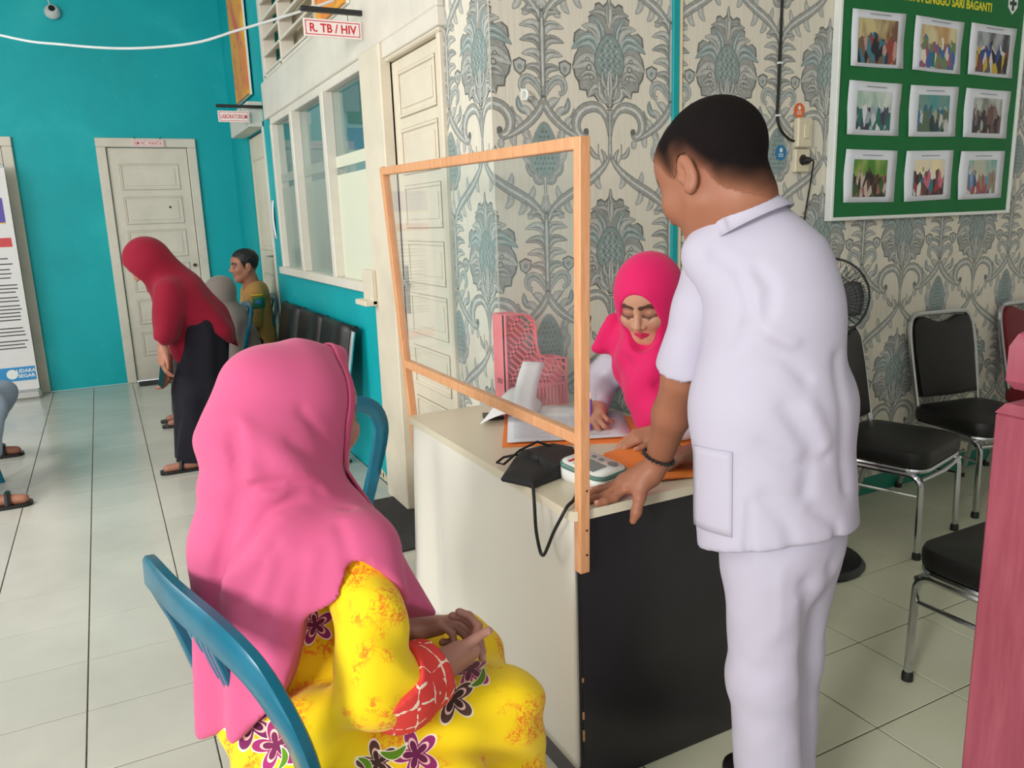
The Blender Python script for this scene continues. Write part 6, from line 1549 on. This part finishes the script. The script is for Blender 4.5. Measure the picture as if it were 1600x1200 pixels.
    # trousers
    t = SDF(); t.flat((1.155, 1.08, 0.86), (1.155, 1.08, 0.72), 0.105, 0.105, (1, 0, 0), 1.15, 0.05)
    t.cap((1.100, 1.070, 0.74), (1.108, 1.070, 0.46), 0.088, 0.074, 0.04); t.cap((1.108, 1.070, 0.46), (1.122, 1.050, 0.06), 0.074, 0.068, 0.03)
    t.cap((1.215, 1.090, 0.74), (1.210, 1.110, 0.46), 0.088, 0.074, 0.03); t.cap((1.210, 1.110, 0.46), (1.215, 1.12, 0.06), 0.074, 0.068, 0.03)
    def tf(P):
        v = 0.006*wnoise(P*A3((1, 1, 0.5)), 15, 8)+0.002*wnoise(P, 50, 4)
        return (v+grooves(P, [([(1.055, 0.985, 0.74), (1.06, 0.99, 0.45), (1.075, 0.975, 0.1)], 0.006, -0.004), ([(1.11, 0.98, 0.70), (1.14, 0.99, 0.60), (1.15, 1.0, 0.45)], 0.02, 0.010), ([(1.17, 0.97, 0.72), (1.22, 0.98, 0.62)], 0.015, 0.008), ([(1.02, 1.0, 0.40), (1.08, 0.98, 0.36)], 0.012, 0.006)])).astype(np.float32)
    t.disp = tf
    np_object('trousers', [t.mesh((0.90, 0.90, 0.03), (1.42, 1.24, 0.98), 0.0080)], WHITEC, p, O, relax=1)
    sh = SDF(); shoe(sh, (1.118, 1.03, 0.046), (-0.1, 1, 0)); 
    np_object('shoe', [sh.mesh((1.02, 0.94, 0.0), (1.22, 1.32, 0.12), 0.010)], BLACKLEATHER, p, O)
    sh = SDF(); shoe(sh, (1.222, 1.09, 0.046), (0.1, 1, 0))
    np_object('shoe', [sh.mesh((1.13, 0.99, 0.0), (1.35, 1.37, 0.12), 0.010)], BLACKLEATHER, p, O)
build_man()

# ------------------------------------------------------------------ seated nurse in the magenta hijab
MAGENTA = cloth('magenta_hijab_cloth', (226, 28, 104), 0.75, 0.03, 800, 0.08, 0.12)
COAT = cloth('white_coat_cloth', (204, 201, 216), 0.85, 0.015, 1000, 0.06, 0.1)
def green_lace():
    t = NT('dark_green_lace'); o = t.obj(); f = t.noise(o, 90.0, 3.0, 0.6)
    t.base(t.ramp(f, [(0.42, srgb(18, 48, 40)), (0.58, srgb(70, 112, 92))]), 0.7)
    return t.m
def build_nurse():
    O = (1.70, 1.97, 0.0); p = thing('person', 'seated nurse in a magenta hijab writing at the desk', 'person', O)
    skin = (205, 152, 126); base = lin(skin); HF = Frame((1.440, 1.908, 1.146), (-0.76, -0.50, -0.40))
    hd = SDF(); add_head(hd, HF, skin, (206, 52, 92), 1.0, True, brow=(92, 66, 56), neck=0.08, ears=False)
    m0 = hd.mesh((1.27, 1.76, 0.98), (1.56, 2.04, 1.26), 0.0022); c0 = hd.colours(m0[0], base)
    RE, RW = (1.475, 2.225, 0.835), (1.345, 2.045, 0.792)
    LE, LW = (1.545, 1.700, 0.825), (1.375, 1.735, 0.785)
    b = SDF(); b.cap((1.46, 1.935, 1.04), (1.55, 1.955, 0.94), 0.05, 0.08, 0.04); b.flat((1.57, 1.955, 0.92), (1.76, 1.97, 0.55), 0.10, 0.12, (0, 1, 0), 1.4, 0.05)
    b.cap((1.53, 2.12, 0.96), RE, 0.045, 0.04, 0.03); b.cap(RE, RW, 0.038, 0.026, 0.02); b.cap((1.56, 1.785, 0.96), LE, 0.045, 0.04, 0.03); b.cap(LE, LW, 0.038, 0.026, 0.02)
    for y in (1.88, 2.06): b.cap((1.76, y, 0.52), (1.56, y, 0.50), 0.07, 0.055, 0.03); b.cap((1.56, y, 0.50), (1.58, y, 0.08), 0.05, 0.035, 0.02); b.cap((1.58, y, 0.04), (1.52, y, 0.03), 0.03, 0.025, 0.02)
    m1 = b.mesh((1.28, 1.60, 0.0), (1.95, 2.32, 1.12), 0.012); c1 = b.colours(m1[0], base)
    h = SDF(); add_hand(h, (1.338, 2.040, 0.790), (-0.55, -0.80, -0.10), (-0.62, 0.30, 0.70), -1, (198, 142, 118), (38, 46, 52, 56), 0.4, 30, 22, 0.92)
    m2 = h.mesh((1.16, 1.88, 0.735), (1.42, 2.12, 0.86), 0.0030); c2 = h.colours(m2[0], base)
    g = SDF(); add_hand(g, (1.365, 1.738, 0.782), (-0.93, 0.30, -0.10), (-0.10, -0.1, 0.98), 1, (190, 132, 104), (16, 20, 22, 24), 0.7, 0, 30, 0.92)
    m3 = g.mesh((1.16, 1.64, 0.735), (1.42, 1.86, 0.84), 0.0030); c3 = g.colours(m3[0], base)
    np_object('body', [m0, m1, m2, m3], SKIN, p, O, [c0, c1, c2, c3])
    c = SDF(); c.flat((1.58, 1.955, 0.93), (1.76, 1.97, 0.50), 0.125, 0.15, (0, 1, 0), 1.35, 0.05); c.cap((1.53, 2.11, 0.955), (1.57, 1.79, 0.955), 0.065, 0.065, 0.05)
    c.cap((1.53, 2.12, 0.95), RE, 0.066, 0.062, 0.03); c.cap(RE, (1.372, 2.082, 0.800), 0.060, 0.046, 0.02); c.cap((1.56, 1.785, 0.95), LE, 0.066, 0.06, 0.03); c.cap(LE, (1.40, 1.728, 0.792), 0.058, 0.042, 0.02)
    c.disp = lambda P: (0.006*wnoise(P, 24, 2)+0.003*np.sin(90*(P[:, 1]+P[:, 2]*0.6-P[:, 0]*0.5)+2*wnoise(P, 12))).astype(np.float32)
    c.add(lambda P: (0.748-P[:, 2]+np.where(P[:, 0] > 1.505, -1.0, 0.0)).astype(np.float32), 0.003, None, 2)
    np_object('coat', [c.mesh((1.26, 1.58, 0.32), (2.0, 2.36, 1.06), 0.0085)], COAT, p, O, relax=1)
    k = SDF(); k.cap((1.76, 1.90, 0.50), (1.57, 1.88, 0.49), 0.10, 0.085, 0.05); k.cap((1.76, 2.05, 0.50), (1.57, 2.06, 0.49), 0.10, 0.085, 0.05); k.cap((1.57, 1.97, 0.48), (1.57, 1.97, 0.08), 0.12, 0.14, 0.06)
    k.cap((1.575, 2.0, 0.70), (1.66, 2.0, 0.55), 0.07, 0.10, 0.05)
    np_object('skirt', [k.mesh((1.38, 1.70, 0.03), (1.95, 2.24, 0.82), 0.014)], green_lace(), p, O)
    s = SDF(); R = HF.Rn
    s.ell(HF(-0.018, 0, 0.024), (0.122, 0.102, 0.112), R, 0.02); s.ell(HF(0.010, 0, -0.05), (0.088, 0.088, 0.10), R, 0.04)
    s.cap(HF(-0.02, 0, -0.09), (1.50, 1.945, 0.95), 0.080, 0.105, 0.05); s.flat((1.515, 2.07, 0.955), (1.55, 1.82, 0.955), 0.075, 0.075, (0, 0, 1), 0.9, 0.05)
    s.flat((1.44, 1.925, 0.97), (1.425, 1.87, 0.80), 0.075, 0.060, (0.25, 1, 0), 1.6, 0.05); s.cap((1.43, 1.86, 0.84), (1.415, 1.835, 0.785), 0.05, 0.028, 0.04)
    s.cap((1.47, 2.0, 1.02), (1.435, 2.055, 1.005), 0.05, 0.03, 0.04); s.flat((1.425, 2.062, 1.075), (1.41, 2.085, 0.985), 0.018, 0.024, (0.7, -0.3, 0.2), 1.8, 0.02); s.cap((1.43, 2.05, 0.98), (1.43, 1.99, 0.87), 0.028, 0.030, 0.03)
    s.ell(HF(0.104, 0, -0.022), (0.058, 0.060, 0.088), R, 0.010, None, 1)
    def fold(P):
        l = HF.local(P); w = np.clip((-0.06-l[:, 2])/0.05, 0, 1)
        v = w*0.005*np.sin(60*(P[:, 1]*0.8+P[:, 2]*0.5)+2.5*wnoise(P, 9))
        return (v+grooves(P, [([(1.37, 1.96, 1.02), (1.40, 1.90, 0.99), (1.42, 1.83, 0.97)], 0.010, 0.010), ([(1.36, 1.93, 0.98), (1.385, 1.86, 0.92), (1.41, 1.81, 0.90)], 0.012, 0.008)])).astype(np.float32)
    s.disp = fold
    np_object('hijab', [s.mesh((1.24, 1.66, 0.74), (1.70, 2.20, 1.30), 0.0055)], MAGENTA, p, O, relax=2)
    bd = patch(s, 'unused', (1.46, 2.17, 1.0), (0, 0.03, 0), (0, 0, 0.03), 2, 2, (0.7, 0.7, 0), 0.002, mat('green_badge', (60, 160, 70), 0.5), p, O) if False else None
    pen = thing('pen', "purple ballpoint pen in the nurse's writing hand", 'pen', (1.262, 1.955, 0.7535)); 
    MB().tube([(0.0, 0.0, 0.0), (0.004, 0.006, 0.006), (0.05, 0.075, 0.075)], [0.0012, 0.004, 0.0045], 8).build('barrel', mat('purple_plastic', (120, 84, 190), 0.3), pen)
    MB().tube([(0.052, 0.078, 0.078), (0.062, 0.093, 0.093)], 0.0046, 8).build('cap', WHITEPL, pen)
    rg = [tuple(Vector((1.285, 1.765, 0.769))+Vector((0.0, 0.0098*cos(a), 0.0098*sin(a)))) for a in [2*pi*k/16 for k in range(16)]]
build_nurse()

# ------------------------------------------------------------------ bending woman in the dark red hijab
REDH = cloth('crimson_hijab_cloth', (134, 8, 40), 0.85, 0.04, 600, 0.06, 0.1)
NAVY = cloth('navy_skirt_cloth', (16, 14, 26), 0.85, 0.05, 600, 0.06, 0.05)
def build_red():
    O = (0.42, 4.93, 0.0); p = thing('person', 'bending woman in a crimson hijab and navy skirt holding a phone', 'person', O)
    skin = (170, 116, 96); base = lin(skin); HF = Frame((0.222, 4.95, 1.225), (-0.70, 0.05, -0.72))
    b = SDF(); add_head(b, HF, skin, (150, 70, 70), 1.0, True, ears=False)
    b.cap((0.31, 4.95, 1.10), (0.50, 4.95, 0.80), 0.07, 0.08, 0.05); b.cap((0.34, 4.83, 1.05), (0.255, 4.80, 0.88), 0.04, 0.036, 0.03); b.cap((0.255, 4.80, 0.88), (0.245, 4.78, 0.745), 0.034, 0.026, 0.02)
    b.cap((0.34, 5.07, 1.04), (0.31, 5.05, 0.80), 0.04, 0.036, 0.03); b.cap((0.31, 5.05, 0.80), (0.265, 4.95, 0.62), 0.034, 0.025, 0.02)
    for y, x in ((4.85, 0.34), (5.03, 0.46)): b.cap((0.49, y, 0.78), (x+0.07, y, 0.45), 0.05, 0.045, 0.03); b.cap((x+0.08, y, 0.45), (x+0.02, y, 0.07), 0.045, 0.033, 0.02); b.cap((x+0.01, y, 0.035), (x-0.15, y, 0.028), 0.03, 0.024, 0.02)
    m1 = b.mesh((0.02, 4.66, 0.0), (0.80, 5.22, 1.40), 0.012); c1 = b.colours(m1[0], base)
    h = SDF(); add_hand(h, (0.245, 4.78, 0.745), (-0.15, -0.1, -0.98), (-0.9, -0.3, 0.1), 1, skin, (22, 24, 26, 28), 1, 0, 30, 0.95, nails=False); m2 = h.mesh((0.12, 4.64, 0.50), (0.36, 4.90, 0.84), 0.006); c2 = h.colours(m2[0], base)
    g = SDF(); add_hand(g, (0.268, 4.955, 0.625), (-0.05, -0.25, -0.96), (0.9, -0.4, 0.0), -1, skin, (30, 34, 36, 38), 1, 20, 30, 0.95, nails=False); m3 = g.mesh((0.12, 4.78, 0.42), (0.40, 5.06, 0.72), 0.006); c3 = g.colours(m3[0], base)
    np_object('body', [m1, m2, m3], SKIN, p, O, [c1, c2, c3])
    s = SDF(); R = HF.Rn; s.ell(HF(-0.015, 0, 0.02), (0.122, 0.102, 0.112), R, 0.02); s.cap((0.245, 4.95, 1.18), (0.38, 4.95, 1.04), 0.10, 0.13, 0.06)
    s.cap((0.265, 4.95, 1.23), (0.53, 4.95, 0.90), 0.095, 0.09, 0.05); s.flat((0.385, 4.95, 1.02), (0.545, 4.95, 0.80), 0.120, 0.11, (0, 1, 0), 1.45, 0.06); s.cap((0.53, 4.95, 0.84), (0.625, 4.95, 0.70), 0.10, 0.045, 0.05)
    s.cap((0.31, 4.81, 1.06), (0.265, 4.79, 0.82), 0.072, 0.068, 0.05); s.cap((0.31, 5.06, 1.06), (0.33, 5.05, 0.78), 0.07, 0.07, 0.05); s.cap((0.33, 4.93, 0.95), (0.355, 4.92, 0.66), 0.10, 0.045, 0.06)
    s.ell(HF(0.115, 0, -0.015), (0.06, 0.062, 0.088), R, 0.01, None, 1)
    s.add(lambda P: (np.interp(P[:, 0], [0.0, 0.22, 0.30, 0.36, 0.42, 0.52, 0.60, 0.72], [0.80, 0.80, 0.66, 0.62, 0.775, 0.80, 0.74, 0.66])-P[:, 2]).astype(np.float32), 0.004, None, 2)
    s.disp = lambda P: (0.008*np.sin(38*(P[:, 0]*0.6+P[:, 2]*0.25+P[:, 1]*0.8)+2*wnoise(P, 8))*np.clip((1.12-P[:, 2])/0.2, 0, 1)).astype(np.float32)
    np_object('hijab', [s.mesh((0.02, 4.66, 0.58), (0.80, 5.24, 1.42), 0.010)], REDH, p, O, relax=1)
    k = SDF(); k.flat((0.50, 4.95, 0.84), (0.43, 4.94, 0.45), 0.130, 0.145, (0, 1, 0), 1.2, 0.05); k.flat((0.43, 4.94, 0.45), (0.37, 4.93, 0.05), 0.145, 0.125, (0, 1, 0), 1.25, 0.05)
    k.add(lambda P: (0.055+0.02*(P[:, 0]-0.3)-P[:, 2]).astype(np.float32), 0.004, None, 2); k.disp = lambda P: (0.007*np.sin(60*(P[:, 1]*0.8+P[:, 0]*0.7)+2*wnoise(P, 6))).astype(np.float32)
    np_object('skirt', [k.mesh((0.18, 4.66, 0.03), (0.72, 5.22, 1.0), 0.011)], NAVY, p, O, relax=1)
    for y, x in ((4.85, 0.34), (5.03, 0.46)): MB().prism([(q[0]+x-0.06-O[0], q[1]+y-O[1]) for q in rounded_rect(-0.13, -0.045, 0.12, 0.045, 0.04)], 0.001, 0.018).build('sandal_sole', BLACKLEATHER, p); MB().tube([(x-0.08-O[0], y-0.045-O[1], 0.02), (x-0.07-O[0], y-0.02-O[1], 0.062), (x-0.07-O[0], y+0.02-O[1], 0.062), (x-0.08-O[0], y+0.045-O[1], 0.02)], 0.012, 6).build('sandal_strap', BLACKLEATHER, p)
    ph = thing('mobile_phone', "dark mobile phone in the bending woman's lowered hand", 'phone', (0.235, 4.895, 0.585)); ph.rotation_euler = (radians(6), radians(10), radians(15))
    MB().box((-0.008, -0.036, -0.085), (0.0, 0.036, 0.075), 0.004).build('phone_case', BLACKPL, ph); MB().box((-0.0095, -0.031, -0.075), (-0.0082, 0.031, 0.066)).build('phone_screen', mat('dark_screen', (18, 18, 22), 0.12), ph, smooth=0)
build_red()

# ------------------------------------------------------------------ seated man in the brown uniform
BROWN = cloth('brown_uniform_cloth', (186, 138, 74), 0.8, 0.04, 700, 0.06, 0.05)
DKTROUSER = cloth('dark_trouser_cloth', (44, 36, 34), 0.85)
def build_brown():
    O = (1.00, 6.72, 0.0); p = thing('person', 'seated man in a brown uniform with black hair by the lab door', 'person', O)
    skin = (166, 112, 88); base = lin(skin); HF = Frame((1.000, 6.55, 1.098), (-0.985, -0.12, -0.05))
    b = SDF(); add_head(b, HF, skin, (140, 84, 76), 1.02, True, neck=0.10)
    b.cap((1.03, 6.56, 0.98), (1.06, 6.58, 0.88), 0.055, 0.09, 0.04)
    for y in (6.40, 6.74): b.cap((1.04, y, 0.86), (1.0, y, 0.64), 0.045, 0.04, 0.03); b.cap((1.0, y, 0.64), (0.78, 6.52+(y-6.57)*0.5, 0.56), 0.038, 0.028, 0.02)
    m0 = b.mesh((0.70, 6.28, 0.45), (1.16, 6.86, 1.26), 0.0075); c0 = b.colours(m0[0], base)
    line = [(-0.12, -0.05), (-0.085, -0.05), (-0.05, -0.035), (-0.025, 0.0), (0.005, 0.01), (0.022, -0.03), (0.034, 0.0), (0.05, 0.048), (0.075, 0.066), (0.12, 0.078)]
    c0 = hair_cols(HF, m0[0], c0, line, (16, 13, 14), 0.018, 1.02)
    hs = []
    for y, t_ in ((6.46, -1), (6.62, 1)):
        h = SDF(); add_hand(h, (0.80, y, 0.555), (-0.97, 0.05*t_, -0.1), (0, 0, 1), t_, skin, (22, 24, 26, 28), 1, 0, 30, 0.95, nails=False); hs.append(h)
    hm = [h.mesh((0.56, 6.34, 0.46), (0.88, 6.76, 0.64), 0.006) for h in hs]
    np_object('body', [m0]+hm, SKIN, p, O, [c0]+[h.colours(m[0], base) for h, m in zip(hs, hm)])
    hair = SDF(); hair.ell(HF(-0.014, 0, 0.050), (0.106, 0.084, 0.085), HF.Rn, 0.02); hair.add(lambda P: (np.interp(HF.local(P)[:, 0], [q[0] for q in line], [q[1]+0.012 for q in line])-HF.local(P)[:, 2]).astype(np.float32), 0.008, None, 2); hair.disp = lambda P: (0.002*wnoise(P, 120)).astype(np.float32)
    np_object('hair', [hair.mesh((0.86, 6.42, 0.98), (1.14, 6.68, 1.26), 0.007)], mat('black_hair', (18, 15, 16), 0.5, bump=0.4, bscale=300), p, O)
    s = SDF(); s.flat((1.075, 6.57, 0.88), (1.08, 6.58, 0.48), 0.10, 0.13, (0, 1, 0), 1.4, 0.05); s.cap((1.05, 6.42, 0.885), (1.05, 6.73, 0.885), 0.065, 0.065, 0.05)
    for y in (6.40, 6.75): s.cap((1.045, y, 0.87), (1.0, y, 0.66), 0.065, 0.06, 0.03); s.cap((1.0, y, 0.66), (0.83, 6.52+(y-6.57)*0.55, 0.575), 0.056, 0.045, 0.02)
    s.disp = lambda P: (0.006*wnoise(P, 24, 2)).astype(np.float32)
    np_object('uniform_shirt', [s.mesh((0.72, 6.26, 0.40), (1.24, 6.90, 0.99), 0.011)], BROWN, p, O, relax=1)
    k = SDF()
    for y in (6.49, 6.66): k.cap((1.06, y, 0.50), (0.66, y, 0.50), 0.09, 0.07, 0.04); k.cap((0.66, y, 0.50), (0.68, y, 0.08), 0.068, 0.06, 0.03)
    np_object('trousers', [k.mesh((0.54, 6.36, 0.04), (1.20, 6.80, 0.64), 0.014)], DKTROUSER, p, O)
    for y in (6.49, 6.66):
        q = SDF(); shoe(q, (0.70, y, 0.042), (-1, 0, 0), 0.04); np_object('shoe', [q.mesh((0.44, y-0.07, 0.0), (0.78, y+0.07, 0.10), 0.012)], BLACKLEATHER, p, O)
    # sleeve badge and shoulder tab
    bd = patch(s, 'sleeve_badge', (0.985, 6.27, 0.775), (0.085, 0.0, 0.0), (0.0, 0.0, 0.085), 6, 6, (0.25, 1, 0), 0.003, mat('badge_green', (40, 130, 90), 0.5), p, O)
    patch(s, 'badge_peak', (1.005, 6.27, 0.800), (0.045, 0.0, 0.0), (0.0, 0.0, 0.030), 4, 4, (0.25, 1, 0), 0.006, mat('badge_blue', (60, 120, 190), 0.5), bd, (0, 0, 0)) if False else patch(s, 'badge_peak', (1.005, 6.27, 0.805), (0.045, 0.0, 0.0), (0.0, 0.0, 0.030), 4, 4, (0.25, 1, 0), 0.006, mat('badge_blue', (70, 130, 200), 0.5), p, O)
    patch(s, 'badge_title', (0.975, 6.27, 0.868), (0.10, 0.0, 0.0), (0.0, 0.0, 0.016), 6, 2, (0.25, 1, 0), 0.004, mat('badge_yellow', (225, 190, 60), 0.5), p, O)
build_brown()

# ------------------------------------------------------------------ seated person in the grey hijab
GREYH = cloth('grey_hijab_cloth', (128, 118, 112), 0.85, 0.04)
def build_grey():
    O = (0.74, 6.12, 0.0); p = thing('person', 'seated person in a long grey hijab behind the bending woman', 'person', O)
    skin = (170, 118, 98); base = lin(skin); HF = Frame((0.735, 6.10, 0.930), (-0.90, 0.25, -0.30))
    b = SDF(); add_head(b, HF, skin, (150, 80, 76), 0.95, True, ears=False); b.cap((0.76, 6.10, 0.80), (0.80, 6.12, 0.50), 0.09, 0.11, 0.05)
    for y in (6.03, 6.20): b.cap((0.80, y, 0.50), (0.44, y, 0.48), 0.06, 0.05, 0.03); b.cap((0.44, y, 0.48), (0.46, y, 0.08), 0.045, 0.034, 0.02); b.cap((0.44, y, 0.036), (0.30, y, 0.03), 0.03, 0.024, 0.02)
    m = b.mesh((0.24, 5.90, 0.0), (1.0, 6.34, 1.10), 0.014); np_object('body', [m], SKIN, p, O, [b.colours(m[0], base)])
    s = SDF(); R = HF.Rn; s.ell(HF(-0.015, 0, 0.02), (0.115, 0.098, 0.106), R, 0.02); s.cap((0.75, 6.10, 0.87), (0.79, 6.11, 0.70), 0.09, 0.15, 0.06); s.flat((0.79, 6.11, 0.70), (0.82, 6.11, 0.40), 0.14, 0.16, (0, 1, 0), 1.2, 0.05); s.cap((0.88, 6.06, 0.62), (0.93, 6.02, 0.38), 0.09, 0.09, 0.05)
    s.ell(HF(0.105, 0, -0.02), (0.058, 0.060, 0.086), R, 0.01, None, 1); s.add(lambda P: (0.40-P[:, 2]).astype(np.float32), 0.004, None, 2)
    s.disp = lambda P: (0.007*np.sin(45*(P[:, 0]*0.7+P[:, 1]*0.7)+2*wnoise(P, 8))*np.clip((0.82-P[:, 2])/0.15, 0, 1)).astype(np.float32)
    np_object('hijab', [s.mesh((0.52, 5.84, 0.36), (1.10, 6.38, 1.08), 0.011)], GREYH, p, O, relax=1)
    k = SDF()
    k.cap((0.82, 6.06, 0.48), (0.45, 6.04, 0.47), 0.10, 0.08, 0.05); k.cap((0.82, 6.18, 0.48), (0.45, 6.19, 0.47), 0.10, 0.08, 0.05); k.cap((0.45, 6.11, 0.45), (0.44, 6.11, 0.10), 0.10, 0.12, 0.06)
    np_object('long_skirt', [k.mesh((0.26, 5.90, 0.06), (0.98, 6.34, 0.64), 0.014)], DKTROUSER, p, O)
    for y in (6.03, 6.20): MB().prism([(q[0]+0.36-O[0], q[1]+y-O[1]) for q in rounded_rect(-0.12, -0.042, 0.12, 0.042, 0.04)], 0.001, 0.018).build('sandal_sole', BLACKLEATHER, p)
build_grey()

# ------------------------------------------------------------------ person in jeans cut off by the left edge
DENIM = cloth('blue_denim', (142, 158, 178), 0.85, 0.08, 500, 0.2, 0.0)
def build_jeans():
    O = (-0.98, 5.0, 0.0); p = thing('person', 'seated person in faded jeans and black sandals at the left edge', 'person', O)
    skin = (160, 108, 86); base = lin(skin); HF = Frame((-0.97, 5.0, 1.13), (1, -0.1, -0.1))
    b = SDF(); add_head(b, HF, skin, (140, 84, 76), 1.0, False); b.flat((-1.0, 5.0, 0.86), (-1.02, 5.0, 0.55), 0.10, 0.11, (0, 1, 0), 1.4, 0.05)
    for y in (4.80, 5.20): b.cap((-0.98, y, 0.88), (-0.92, y, 0.66), 0.045, 0.04, 0.03); b.cap((-0.92, y, 0.66), (-0.76, 5.0+(y-5)*0.3, 0.60), 0.036, 0.028, 0.02); b.cap((-0.76, 5.0+(y-5)*0.3, 0.60), (-0.66, 5.0+(y-5)*0.2, 0.59), 0.03, 0.02, 0.02)
    FT_ = ((4.72, -0.69), (5.86, -0.81))
    KN = ((-0.57, 4.98), (-0.55, 5.36))
    for (fy, fx), (kx, ky) in zip(FT_, KN): b.cap((kx-0.05, ky, 0.46), (fx, fy, 0.09), 0.04, 0.034, 0.02); b.cap((fx, fy, 0.045), (fx+0.17, fy-0.03, 0.036), 0.034, 0.028, 0.02)
    m = b.mesh((-1.20, 4.60, 0.0), (-0.40, 6.0, 1.30), 0.013); c = b.colours(m[0], base)
    c = hair_cols(HF, m[0], c, [(-0.12, -0.05), (-0.03, -0.02), (0.03, 0.0), (0.06, 0.06), (0.12, 0.08)], (18, 15, 15), 0.02)
    np_object('body', [m], SKIN, p, O, [c])
    k = SDF()
    for (fy, fx), (kx, ky) in zip(FT_, KN): k.cap((-1.02, 5.0+(ky-5.15)*0.35, 0.52), (kx-0.06, ky, 0.49), 0.10, 0.075, 0.05); k.cap((kx-0.06, ky, 0.49), (fx-0.01, fy+0.01, 0.11), 0.075, 0.062, 0.03)
    k.disp = lambda P: (0.006*wnoise(P, 26, 2)).astype(np.float32)
    np_object('jeans', [k.mesh((-1.22, 4.56, 0.06), (-0.44, 6.02, 0.68), 0.012)], DENIM, p, O)
    s = SDF(); s.flat((-1.0, 5.0, 0.88), (-1.02, 5.0, 0.52), 0.115, 0.13, (0, 1, 0), 1.4, 0.05); s.cap((-0.985, 4.83, 0.88), (-0.985, 5.17, 0.88), 0.065, 0.065, 0.05)
    for y in (4.80, 5.20): s.cap((-0.98, y, 0.88), (-0.935, y, 0.70), 0.06, 0.06, 0.03)
    np_object('shirt', [s.mesh((-1.24, 4.66, 0.44), (-0.82, 5.34, 0.99), 0.014)], mat('grey_tshirt', (120, 122, 128), 0.85), p, O)
    for fy, fx in FT_: MB().prism([(q[0]+fx+0.08-O[0], q[1]+fy-0.02-O[1]) for q in rounded_rect(-0.14, -0.048, 0.13, 0.048, 0.045)], 0.001, 0.020).build('sandal_sole', BLACKLEATHER, p); MB().tube([(fx+0.10-O[0], fy-0.065-O[1], 0.02), (fx+0.10-O[0], fy-0.04-O[1], 0.074), (fx+0.10-O[0], fy+0.0-O[1], 0.074), (fx+0.10-O[0], fy+0.028-O[1], 0.02)], 0.015, 6).build('sandal_strap', BLACKLEATHER, p)
build_jeans()
